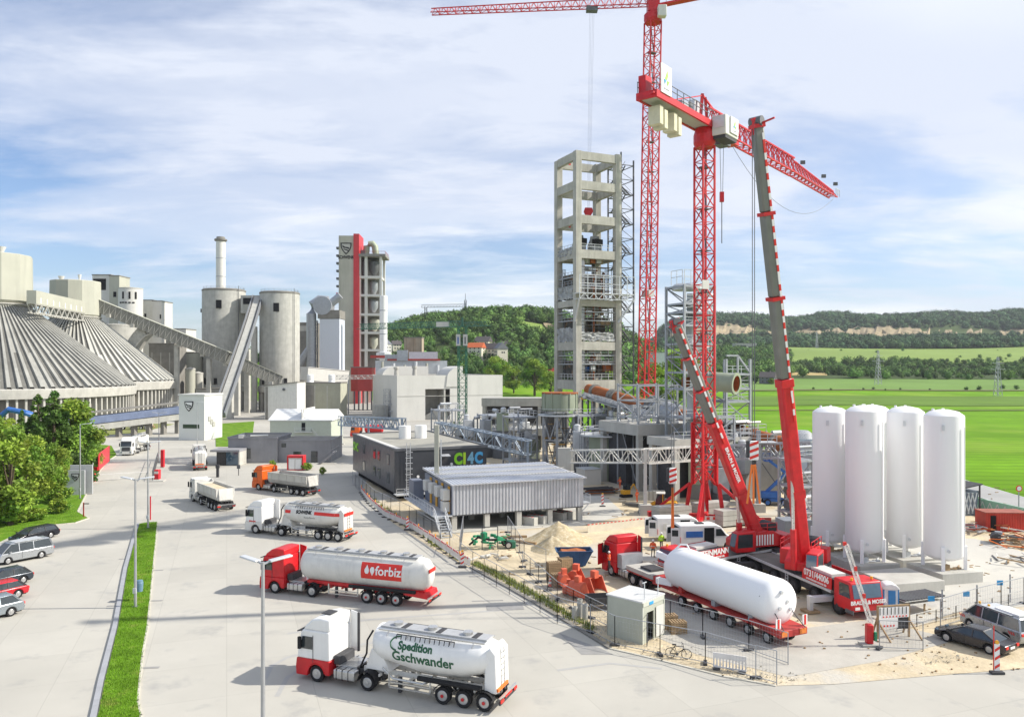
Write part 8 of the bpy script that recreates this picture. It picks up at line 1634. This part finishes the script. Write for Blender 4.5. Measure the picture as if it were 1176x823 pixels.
# white crowd barriers / site panels
BR = mat('barrier_white', (.72, .70, .68), .6, var=.08, scale=1.5)
LAMPM = mat('lamp_amber', (.85, .35, .05), .5)
def barrier_run(label, pts, n):
    t = thing('barrier_fence', label, 'barrier fence', group='red and white barrier rows'); P = [G(*p) for p in pts]; mw = MB(); mr = MB(); mf = MB()
    for a, b in zip(P, P[1:]):
        k = max(1, round((b-a).length/2.1)); 
        for i in range(k):
            p, q = a+(b-a)*(i/k), a+(b-a)*((i+.96)/k); d = (q-p); nrm = Vector((-d.y, d.x, 0)).normalized()*.02; 
            mw.beam((p.x, p.y, .25), (q.x, q.y, .25), .06, .12); mw.beam((p.x, p.y, .92), (q.x, q.y, .92), .05, .16)
            for j in range(9): c = p+d*(j/8); mw.beam((c.x, c.y, .25), (c.x, c.y, .9), .1, .04)
            for j in range(4): c = p+d*((j+.25)/4.3); e = p+d*((j+.65)/4.3); mr.beam((c.x-nrm.x*2, c.y-nrm.y*2, .92), (e.x-nrm.x*2, e.y-nrm.y*2, .92), .06, .18)
            mf.box((p.x, p.y, .1), (.8, .3, .12), atan2(nrm.y, nrm.x)); 
            if i % 2 == 0: MB().cyl((p.x, p.y, 1.0), (p.x, p.y, 1.25), .08, n=8).build('warning_lamp', LAMPM, t)
    mw.build('panel', BR, t); mr.build('red_reflector', REDW, t); mf.build('foot', CHAS, t); return t
barrier_run('long row of red and white barriers along the lane below the dark office', [(415, 566), (424, 578), (442, 594), (469, 606), (500, 626), (528, 646)], 24); barrier_run('short barrier piece turning the corner at the kerb end', [(528, 647), (540, 652)], 2)
def beacon_board(label, px, py, h=1.3):
    p = G(px, py); t = thing('warning_beacon', label, 'warning beacon', (p.x, p.y, .05), 0, 'red and white striped beacons'); MB().box((0, 0, .08), (.8, .4, .14)).build('foot', CHAS, t); MB().bx(-.16, .16, -.03, .03, .2, .2+h).build('board', WHITE, t)
    for k in range(3): z = .3+k*h*.32; MB().prism([(-.16, z), (.16, z+.2), (.16, z+.38), (-.16, z+.18)], 'xz', -.045, -.032).build('red_stripe', REDW, t)
    MB().cyl((0, -.05, .3+h), (0, .05, .3+h), .12, n=12).build('lamp', YELW, t); return t
beacon_board('striped beacon at the corner of the barrier row and kerb', 531, 652); beacon_board('striped beacon halfway along the barrier row', 468, 609); beacon_board('striped beacon in front of the dark saloon', 1145, 774, 1.7)
p = G(1144, 774); tag(MB().beam((0, 0, .2), (.02, 0, 3.0), .05).build('marker_pole', REDW, None, (p.x-.1, p.y+.1, .05)), 'thin red pole standing behind the beacon by the dark saloon', 'pole')
p = G(838, 771); t = thing('barrier', 'single white slatted barrier panel on the sand near the bicycle', 'barrier', (p.x, p.y, .07), radians(-24)); m = MB(); m.bx(-1.05, 1.05, -.03, .03, .7, 1.05); m.bx(-1.05, 1.05, -.03, .03, .1, .2)
for i in range(11): m.bx(-1.05+i*.2, -.95+i*.2, -.02, .02, .2, .7)
m.build('panel', BR, t); MB().bx(-1, -.6, -.3, .3, 0, .1).build('foot', CHAS, t); MB().bx(.6, 1, -.3, .3, 0, .1).build('foot', CHAS, t)
t = thing('site_screen', 'long low white barrier with red tape behind the sand heaps', 'barrier'); m = MB(); a, b = G(675, 612), G(752, 603); m.beam((a.x, a.y, .55), (b.x, b.y, .55), .05, 1.0); m.build('screen', mat('dusty_screen', (.62, .58, .48), .8, var=.06), t); m = MB()
for i in range(18): c, e = a+(b-a)*(i/18), a+(b-a)*((i+.5)/18); m.beam((c.x, c.y-.05, 1.0), (e.x, e.y-.05, 1.0), .03, .1)
m.build('red_tape', REDW, t)
t = thing('barrier', 'red and white chequered barrier behind the nearer white van', 'barrier', (*G(824, 604)[:2], .06), .1); MB().bx(-1.6, 1.6, -.04, .04, .3, 1.2).build('panel', BR, t)
for i in range(4): MB().bx(-1.4+i*.8, -1.0+i*.8, -.06, -.04, .75, 1.1).build('red_square', REDW, t); MB().cyl((-1.2+i*.8, 0, 1.2), (-1.2+i*.8, 0, 1.4), .12).build('warning_lamp', REDW, t)
# steel beam red under crane base
p = G(858, 601); tag(MB().box((0, 0, .4), (6, .4, .5)).build('steel_beam', RED_D, None, (p.x, p.y, .06), .05), 'dark red steel girder lying between crane mast foot and leaning boom', 'steel girder')
# concrete rings, boxes
p = G(920, 590)
tag(MB().bx(-1.6, 1.6, -1.2, 1.2, 0, 2.6).build('tool_container', mat('grey_container', (.22, .24, .27), .6, .1, .1), None, (G(936, 630).x-1.2, G(936, 630).y+3, .06), .1), 'grey tool container in the shade left of the white tanks', 'container')
# red shipping container, black bucket, mural wall, dark bin
p = G(1157, 611); t = thing('shipping_container', 'faded red corrugated container with an open dark doorway near the right edge', 'container', (p.x, p.y+1.2, .06), radians(-3)); RC = mat('container_red', (.45, .04, .025), .65, var=.2, scale=.8, streak=.4); W = 4.8; H = 2.2
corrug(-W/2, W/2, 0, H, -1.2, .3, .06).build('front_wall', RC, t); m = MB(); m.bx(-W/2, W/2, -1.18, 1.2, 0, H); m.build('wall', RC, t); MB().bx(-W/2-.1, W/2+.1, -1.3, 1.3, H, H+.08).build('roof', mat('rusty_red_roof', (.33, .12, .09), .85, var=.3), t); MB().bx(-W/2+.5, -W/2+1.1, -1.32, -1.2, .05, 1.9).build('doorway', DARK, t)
p = G(1145, 624); t = thing('digger_bucket', 'black loader bucket lying on the gravel in front of the red container', 'digger bucket', (p.x, p.y, .06), -.5); q = [(.65*cos(a), .6+.6*sin(a)) for a in np.linspace(radians(60), radians(300), 10)]; m = MB(); n = len(q); m.add([(x, -.8, z) for x, z in q]+[(x, .8, z) for x, z in q], [(k, k+1, n+k+1, n+k) for k in range(n-1)]); m.prism(q, 'xz', -.82, -.78); m.prism(q, 'xz', .78, .82); m.build('shell', CHAS, t); MB().bx(-.2, .5, -.3, .3, 1.0, 1.3).build('hitch', STEEL, t)
t = thing('mural_wall', 'low wall painted with pale green zigzags beside the road', 'wall'); a, b = G(1112, 586), G(1182, 603); m = MB().beam((a.x, a.y, 1.0), (b.x, b.y, 1.0), .15, 2.0); m.build('wall', mat('mural_green', (.30, .52, .38), .8, var=.25, scale=.25, coords='World'), t); m = MB(); n = 16
for i in range(n): c, e = a+(b-a)*(i/n), a+(b-a)*((i+1)/n); z = (.5, 1.7) if i % 2 else (1.7, .5); m.beam((c.x-.05, c.y-.12, z[0]), (e.x-.05, e.y-.12, z[1]), .06, .1)
m.build('zigzag_pattern', WHITE_D, t)
p = G(1110, 592); t = thing('steel_bin', 'dark open steel bin frame standing behind the rightmost white tank', 'bin', (p.x-.5, p.y+1.0, .06), .2); m = MB(); m.prism([(-1.9, 3.2), (-1.4, 0), (1.4, 0), (1.9, 3.2)], 'xz', -1.4, 1.4); m.build('bin', mat('bin_blue_grey', (.16, .19, .23), .55, .2, .1), t); m = MB()
for k in range(5): m.beam((-1.6+k*.6, -1.45, .3), (-.9+k*.6, -1.45, 3.0), .12); m.beam((-.9+k*.6, -1.45, .3), (-1.6+k*.6, -1.45, 3.0), .12)
m.build('brace', STEEL_L, t); MB().prism([(-2.2, 3.3), (2.3, 4.0), (2.3, 4.15), (-2.2, 3.45)], 'xz', -1.6, 1.6).build('lid', CHAS, t); MB().beam((2.0, -1.4, 0), (2.0, -1.4, 4.0), .15).build('post', CHAS, t)
p = G(915, 560)
t = thing('blue_hopper', 'blue triangular sheet hopper right of the boom foot', 'hopper', (G(927, 590).x, G(927, 590).y+2, .06)); MB().prism([(-.9, 0), (.9, 0), (.2, 2.4), (-.2, 2.4)], 'xz', -.8, .8).build('hopper', BLUE, t)
# portable toilet, rack, sign, raised barrier
p = G(1025, 707); t = thing('portable_toilet', 'blue portable toilet with a white rounded roof beside the crane cab', 'portable toilet', (p.x, p.y+.6, .08), -.15); MB().bx(-.55, .55, -.55, .55, 0, 2.0).build('cabin', mat('toilet_white', (.66, .69, .72), .5), t, bevel=.03); MB().bx(-.22, .32, -.6, -.56, .1, 1.9).build('door', mat('toilet_blue', (.04, .22, .5), .5), t); MB().bx(-.58, -.5, -.58, -.4, 0, 2).build('corner_strip', MATS['toilet_blue'], t); MB().bx(.5, .58, -.58, -.4, 0, 2).build('corner_strip', MATS['toilet_blue'], t)
MB().prism([(-.62, 1.98), (.62, 1.98), (.62, 2.1), (.4, 2.32), (0, 2.42), (-.4, 2.32), (-.62, 2.1)], 'xz', -.62, .62).build('roof', WHITE, t, bevel=.04)
p = G(1058, 706); t = thing('grating_stack', 'stack of grey steel gratings on trestles behind the sign', 'steel gratings', (p.x, p.y+.8, .08), .35)
for i in range(2): MB().box((0, 0, .9+i*.28), (4.2, 1.9, .06)).build('frame', WHITE_D, t)
m = MB()
for i in range(15): m.box((-2+i*.28, 0, 1.28), (.18, 1.9, .1)); 
m.build('slat', STEEL_D, t); m = MB()
for x in (-1.8, 0, 1.8):
    for y in (-.8, .8): m.beam((x, y, 0), (x, y, .9), .1)
m.build('leg', WOOD, t)
p = G(1026, 733); t = thing('wooden_sign', 'white tear bar sign board on timber struts with red arrows', 'sign', (p.x, p.y, .08), .18); m = MB()
for x in (-1.25, 1.25): m.beam((x, 0, 0), (x, 0, 2.3), .12); m.beam((x, 0, 1.6), (x+.2, .9, 0), .1); m.beam((x, -.1, 1.2), (x+.4, -.9, 0), .1)
m.beam((-1.3, 0, 2.3), (1.3, 0, 2.3), .12); m.build('timber_frame', WOOD, t); MB().bx(-1.2, 1.2, -.08, -.03, 1.45, 2.2).build('board', WHITE, t); MB().bx(-1.2, .3, -.1, -.05, .75, 1.42).build('lower_board', WHITE, t); MB().bx(.32, 1.2, .0, .05, .6, 1.42).build('dark_panel', CHAS, t)
for i in range(8): MB().bx(-1.15+i*.3, -1.1+i*.3, -.1, -.085, 1.7, 2.2).build('divider', BLACK, t); MB().bx(-.9+i*.26, -.8+i*.26, -.1, -.085, 1.5, 1.6).build('red_mark', REDW, t)
for i in range(5): MB().bx(-1.1+i*.25, -.98+i*.25, -.12, -.105, .85, .97).build('red_mark', REDW, t)
p = G(998, 742); t = thing('raised_barrier', 'raised lattice barrier pole with a red base leaning left before the crane cab', 'barrier gate', (p.x, p.y, .08), 0); MB().bx(-.22, .24, -.22, .22, .15, 1.5).build('housing', RED, t, bevel=.06); MB().bx(-.6, .6, -.45, .45, 0, .16).build('plinth', CON, t); m = MB(); tp = Vector((DX(972, 54.5), 0, DZ(628, 54.5))); tp.x -= p.x; m.truss((0, 0, 1.6), tp, .24, .24, 16, .045); m.build('barrier_pole', mat('barrier_pale', (.75, .72, .68), .5), t); MB().box(tp+Vector((0, 0, .1)), (.2, .2, .25)).build('end_lamp', REDW, t); MB().box((.35, -.2, .7), (.16, .2, .6)).build('bottle_green_box', GRN, t)
for i, k in enumerate((.35, .7)): MB().box(tp*k+Vector((.2, -.1, 1.6*(1-k))), (.18, .18, .3)).build('marker', REDW, t)
p = G(1068, 727)
for i, (px, py, lb) in enumerate(((1082, 712, 'fence post with a small blue notice behind the dark saloon'), (1122, 706, 'fence post with a small blue notice left of the silver van'), (1160, 692, 'fence post with a small blue notice at the right edge'))):
    p = G(px, py); t = thing('notice_post', lb, 'post', (p.x, p.y, .08)); MB().bx(-.04, .04, -.04, .04, 0, 2.3).build('post', STEEL, t); MB().bx(-1.1, -.6, -.05, .0, 1.4, 1.8).build('blue_notice', MATS['info_blue'], t)
p = G(614, 714)
for i, (px, py, h, lb) in enumerate(((666, 709, 1.4, 'short grey bollard pipe left of the container'), (660, 712, 1.0, 'low grey bollard pipe furthest left of the container'), (672, 712, 1.2, 'grey pipe socket nearest the container'))): p = G(px, py); tag(MB().lathe([(.22, 0), (.22, h), (.16, h), (.16, .3)], n=16).build('pipe_bollard', CON, None, (p.x, p.y, .06)), lb, 'bollard', 'pipe bollards')
# ------------------------------------------------------------------ street lamps
def lamp(label, px, py, top, arms=((-1, 0), (1, 0)), Y=None, L=1.5, w=.1):
    p = G(px, py) if Y is None else Vector((DX(px, Y), Y, 0)); H = DZ(top, p.y)-.05; t = thing('street_lamp', label, 'street lamp', (p.x, p.y, .05), 0, 'street lamps of the yard'); MB().cyl((0, 0, 0), (0, 0, H), w*1.15, w*.75, n=14).build('pole', mat('lamp_pole', (.40, .41, .42), .45, .5, .08), t, smooth=True); MB().bx(-.2, .2, -.2, .2, 0, .12).build('base_plate', STEEL_D, t)
    for ax_, ay in arms:
        d = Vector((ax_, ay, 0)).normalized(); MB().beam((0, 0, H-.1), d*.35+Vector((0, 0, H)), .08).build('arm', STEEL, t); MB().beam(d*.3+Vector((0, 0, H)), d*(L)+Vector((0, 0, H+.12)), .34, .09).build('lamp_head', STEEL_L, t, bevel=.03)
    MB().bx(-.13, .13, -.2, -.08, 1.2, 1.6).build('service_box', STEEL_L, t); return t
lamp('nearest street lamp with twin flat heads, cut off at its foot by the picture', 302, 912, 645, ((-1, .55), (1, .75)), L=1.35); lamp('street lamp on the median standing nearest the camera, with a blue box at its foot', 155.5, 698, 550, ((-1, .35), (1, .5)), L=1.4); lamp('street lamp at the far end of the median strip', 170, 607, 508, ((-1, .3), (1, .4)), L=1.4); lamp('street lamp on the left verge beside the entrance sign', 92, 573, 487, ((1, .2),)); lamp('street lamp behind the right hand gate', 182.5, 531, 474, ((-1, .2), (1, .2))); lamp('slim lamp post in front of the white panelled cube building', 226.5, 511, 462, ((1, .2),), w=.08)
p = G(155.5, 693); tag(MB().lathe([(.25, 0), (.3, .7), (.28, .75), (.26, .9), (.1, .95)], n=16).build('litter_bin', mat('bin_blue', (.12, .22, .3), .5), None, (p.x+.1, p.y+.5, .9)), 'blue grey litter bin fixed to the median lamp post', 'litter bin')
# gates and signs on the left
GR = mat('gate_red', (.62, .015, .03), .4, var=.05)
def gate_box(label, px, py, w, d, h, pole=True): p = G(px, py); t = thing('gate_column', label, 'gate column', (p.x, p.y, .05), 0, 'red gate columns at the entrance'); MB().bx(-w/2, w/2, 0, d, 0, h).build('housing', GR, t, bevel=.04); MB().bx(-w/2-.1, w/2+.1, -.1, d+.1, 0, .08).build('plinth', CON, t); MB().bx(-w/2+.05, w/2-.05, -.03, .0, h*.6, h*.85).build('panel', WHITE_D if h < 2 else GR, t); return t
gate_box('low red gate column at the left end of the lattice barrier', 104.5, 554, .8, .8, 1.5); gate_box('red gate column on the traffic island, right end of the lattice barrier', 179.5, 551, .8, .9, 1.7); gate_box('rear red gate column with a tall red post on the right', 186, 537, .6, .6, 3.4)
p = G(113, 541); q = G(117, 533); t = thing('sheet_wall', 'tall red sheet panel standing on the grass by the gate', 'panel'); MB().beam((p.x, p.y, 1.7), (q.x, q.y+3, 1.9), .12, 3.1).build('panel', GR, t); MB().bx(p.x-.8, p.x-.1, p.y-.2, p.y+.2, .1, .8).build('foot', GR, t)
p = G(103, 545); t = thing('traffic_signal', 'thin red post with a white signal box above the low gate column', 'signal', (p.x, p.y, .1)); MB().beam((0, 0, 0), (0, 0, 2.6), .14).build('post', GR, t); MB().bx(.1, .6, -.1, .1, 1.6, 2.5).build('signal_box', WHITE, t); MB().cyl((.35, -.1, 2.2), (.35, -.14, 2.2), .13).build('lens', CHAS, t)
a, b = G(106, 553), G(172, 549); t = thing('lattice_barrier', 'pale barrier with hanging lattice across the entrance lane', 'barrier gate'); m = MB(); e = a+(b-a)*.5; m.beam((a.x, a.y, 1.15), (b.x, b.y, 1.2), .1); m.beam((a.x, a.y, .25), (e.x, e.y, .3), .05)
for i in range(26): c = a+(e-a)*(i/25); m.beam((c.x, c.y, .25), (c.x, c.y, 1.15), .035)
m.build('barrier', BR, t)
a, b = G(190, 532), G(220, 534); t = thing('lattice_barrier', 'second pale lattice barrier right of the rear red column', 'barrier gate'); m = MB(); m.beam((a.x, a.y, 1.1), (b.x, b.y, 1.1), .1); m.beam((a.x, a.y, .3), (b.x, b.y, .3), .05)
for i in range(20): c = a+(b-a)*(i/19); m.beam((c.x, c.y, .3), (c.x, c.y, 1.1), .035)
m.build('barrier', BR, t)
a, b = G(162, 549), G(176, 551); p = G(179, 553); struct(MB().box((p.x, p.y+.3, .12), (2.6, 1.4, .16), .1).build('traffic_island', CON_L))
t = thing('turnstile_fence', 'short dark fence with bars beside the island gate column', 'fence'); m = MB(); a, b = G(175, 553), G(181, 530); m.rail([(a.x, a.y, .1), (b.x, b.y, .1)], 1.8, 1.5, .07); m.build('frame', STEEL_D, t)
p = G(85, 569); t = thing('entrance_sign', 'large grey two part entrance sign wall with a faint shield on the grass', 'sign', (p.x, p.y, .12), radians(8)); SG_ = mat('sign_grey', (.44, .45, .46), .6, var=.05); MB().bx(-1.6, 1.5, 0, .3, 0, 3.7).build('board', SG_, t); MB().bx(-.9, 2.3, .8, 1.1, 0, 4.4).build('rear_board', SG_, t); MB().bx(-1.72, -1.6, 0, .35, 0, 3.75).build('edge', RUST, t); shield(t, .2, -.03, 2.7, .55, SG_)
p = G(96, 594); t = thing('pole_marker', 'short red and white post at the corner of the verge', 'post', (p.x, p.y, .05)); MB().beam((0, 0, 0), (0, 0, 1.9), .12).build('post', RED_D, t); MB().box((.35, 0, 1.75), (.7, .1, .12)).build('arm', STEEL_D, t)
p = G(170, 597); tag(MB().beam((0, 0, 0), (0, 0, 3.0), .12).build('red_post', GR, None, (p.x+.3, p.y, .05)), 'slim red post behind the far median lamp', 'post')
p = G(196, 523)
# hoarding, hedge box left of the gatehouse, low wall and cable reels
p = G(258, 528); t = thing('weighing_terminal', 'narrow dark terminal by the gatehouse porch', 'terminal', (G(250, 548).x, G(250, 548).y, .05)); MB().bx(-.2, .2, -.2, .2, 0, 1.6).build('post', CHAS, t); MB().bx(-.3, .3, -.25, .25, 1.6, 2.2).build('screen_box', CHAS, t)
p = G(274, 546); t = thing('road_sign', 'small sign post on the kerb in front of the gatehouse', 'road sign', (p.x, p.y, .05)); MB().beam((0, 0, 0), (0, 0, 1.9), .1).build('post', CHAS, t); MB().bx(-.3, .3, -.06, 0, 1.2, 1.9).build('plate', STEEL_D, t)
t = thing('road_sign', 'small round red and white sign far out in the green field', 'road sign', (DX(1170, 105), 105, 0)); MB().beam((0, 0, 0), (0, 0, 3.4), .1).build('post', STEEL, t); MB().cyl((0, -.08, 3.2), (0, -.02, 3.2), .42, n=20).build('ring', REDW, t); MB().cyl((0, -.1, 3.2), (0, -.085, 3.2), .3, n=20).build('disc', WHITE, t)
t = thing('brown_hut', 'beige site hut behind the corrugated house', 'hut', (DX(672, 128), 128, 0), AZ); MB().bx(0, 3, 0, 3, 0, 2.6).build('wall', CLAD, t); MB().bx(-.1, 3.1, -.1, 3.1, 2.6, 2.7).build('roof', STEEL_L, t)
bl = MB(); 
# white tarpaulin blocks, low retaining pieces at the foundation of crane mast
for i, (px, py, w, h, lb) in enumerate(((752, 575, 3.0, 1.4, 'row of grey concrete rings below the machine deck'), (790, 570, 2.4, 1.6, 'grey concrete segments behind the crane legs'), (768, 560, 2.0, 2.0, 'pale blue drum stored below the machine deck'))):
    p = G(px, py); t = thing('concrete_segments', lb, 'concrete segments', (p.x, p.y, .06))
    for k in range(5): MB().lathe([(.32, 0), (.32, h)], c=((k-2)*.6, .1*k, 0), n=12).build('segment', (BLUE if i == 2 and k == 2 else CON_L), t)
r = random.Random(31); m = MB(); k = 0
while k < 420:
    x, y = r.uniform(560, 1170), r.uniform(560, 775); p = G(x, y)
    if not (y < 660+(x-560)*.24 and (x < 930 or y > 640 or x > 1105)) or (935 < x < 1080 and y < 700): continue
    k += 1; m.box((p.x, p.y, .1), (r.uniform(.08, .1+max(0, 720-y)*.007), r.uniform(.05, .2), r.uniform(.03, .12)), r.uniform(0, 3))
o = m.build('site_debris', WOOD); o['kind'] = 'stuff'
# ------------------------------------------------------------------ people
def person(label, px, py, h=1.78, rz=0.0, top=ORNG, trousers=CHAS, helmet=WHITE, pose_=0, at3=None, cat='person'):
    p = Vector(at3) if at3 else G(px, py); t = thing('person', label, cat, (p.x, p.y, (at3[2] if at3 else .06)), rz); k = h/1.78
    arm = [(.3, -.05, 1.15), (.33, .12, .92)] if pose_ == 0 else [(.3, .12, 1.12), (.2, .38, 1.15)]
    V = [(0, 0, .95), (0, 0, 1.15), (0, 0, 1.40), (0, 0, 1.52), (0, .01, 1.62), (0, .02, 1.72),
         (.10, 0, .90), (.12, .05, .50), (.12, -.03, .09), (.12, .12, .04), (-.10, 0, .90), (-.12, -.04, .50), (-.14, -.12, .09), (-.14, .03, .04),
         (.19, 0, 1.42), arm[0], arm[1], (-.19, 0, 1.42), (-.30, -.03, 1.15), (-.32, .10, .90)]
    E = [(0, 1), (1, 2), (2, 3), (3, 4), (4, 5), (0, 6), (6, 7), (7, 8), (8, 9), (0, 10), (10, 11), (11, 12), (12, 13), (2, 14), (14, 15), (15, 16), (2, 17), (17, 18), (18, 19)]
    R = [.15, .14, .16, .07, .10, .085, .10, .075, .05, .045, .10, .075, .05, .045, .075, .055, .038, .075, .055, .038]
    me = bpy.data.meshes.new('body'); me.from_pydata([(a*k, b*k, c*k) for a, b, c in V], E, []); o = obj('body', me, trousers, t)
    sk = o.modifiers.new('skin', 'SKIN'); lay = me.skin_vertices[0].data if me.skin_vertices else None
    if lay is None:
        me.attributes if False else None
        bm = bmesh.new(); bm.from_mesh(me); bm.verts.layers.skin.verify(); bm.to_mesh(me); bm.free(); lay = me.skin_vertices[0].data
    for i, r_ in enumerate(R): lay[i].radius = (r_*k, r_*k*.8); lay[i].use_root = (i == 0)
    sb = o.modifiers.new('sub', 'SUBSURF'); sb.levels = 1; sb.render_levels = 1
    MB().loft([(-.0, 0, .19, .13), (.02, 0, .2, .14), (.3, 0, .2, .145), (.5, 0, .23, .15), (.58, 0, .18, .11), (.6, 0, .1, .07)], 14).build('jacket', top, t); j = t_last = [c for c in bpy.data.objects if c.parent == t and c.name.startswith('jacket')][0]; j.data.transform(Matrix.Rotation(-pi/2, 4, 'Y')); j.data.transform(Matrix.Translation((0, 0, .9)) @ Matrix.Rotation(pi/2, 4, 'Z')); j.data.transform(Matrix.Scale(k, 4))
    for s, (e, hnd) in ((1, ((.3, arm[0][1], 1.15), arm[1])), (-1, ((-.30, -.03, 1.15), (-.32, .10, .90)))): MB().tube([(s*.2*k, 0, 1.42*k), tuple(v*k for v in e), tuple((e[i]+(hnd[i]-e[i])*.8)*k for i in range(3))], [.085*k, .07*k, .05*k], 10).build('sleeve', top, t, smooth=True)
    MB().lathe([(.125*k, 1.66*k), (.12*k, 1.72*k), (.09*k, 1.79*k), (.02, 1.82*k)], n=14).build('helmet', helmet, t, smooth=True); SK = mat('skin', (.45, .26, .18), .6, var=.05); MB().lathe([(.05*k, 1.52*k), (.085*k, 1.58*k), (.1*k, 1.66*k), (.09*k, 1.7*k)], n=12).build('face', SK, t, smooth=True)
    MB().loft([(-.005, 1.1*k, .205*k, .03*k), (.005, 1.1*k, .205*k, .03*k)], 10)
    m = MB(); m.lathe([(.208*k, 1.12*k), (.208*k, 1.17*k)], n=16); o2 = m.build('reflective_band', CLAD, t); o2.scale = (1, .74, 1)
    return t
VEST = mat('vest_yellow_green', (.45, .75, .03), .6, var=.05); VO = mat('vest_orange', (.85, .13, .03), .6, var=.05)
person('person in a bright yellow vest and dark trousers standing behind the white vans', 759.5, 631, rz=.3, top=VEST)
person('person in an orange vest standing left of the yellow vest beside the lying tank', 750, 640, rz=-.4, top=VO); person('person in full orange work clothes and helmet near the truss post', 731.5, 577, rz=.8, top=VO, trousers=VO, helmet=VO); person('person in orange working behind the green bunker corner', 712, 561, rz=2, top=VO, trousers=VO, helmet=YEL, pose_=1)
person('person in a yellow vest walking beside the gatehouse porch', 255.5, 534, rz=1, top=VEST); person('person in a yellow vest working high on the kiln deck', 0, 0, rz=1, top=VEST, trousers=VEST, at3=(DX(748, 128), 128, DZ(489, 128)), pose_=1)
person('person in orange clothes sitting on the step of the open red cab', 700.5, 660, 1.6, rz=1.5, top=VO, at3=(DX(699.5, 71.5), 71.5, 1.1))
# red flag like traffic post on site
beacon_board('striped beacon on the sand near the rusty boards', 692, 582, 1.5)
# ------------------------------------------------------------------ thin summer haze
hz = MB().bx(-7000, 9000, -400, 9500, -8, 330).build('haze', None); hz['kind'] = 'stuff'; hm = bpy.data.materials.new('haze'); hm.use_nodes = True; hn = hm.node_tree; hn.nodes.clear()
pv = hn.nodes.new('ShaderNodeVolumePrincipled'); pv.inputs['Color'].default_value = (.88, .93, 1, 1); pv.inputs['Density'].default_value = 0.00006; pv.inputs['Anisotropy'].default_value = 0.0
ou = hn.nodes.new('ShaderNodeOutputMaterial'); hn.links.new(pv.outputs[0], ou.inputs['Volume']); hz.data.materials.append(hm)
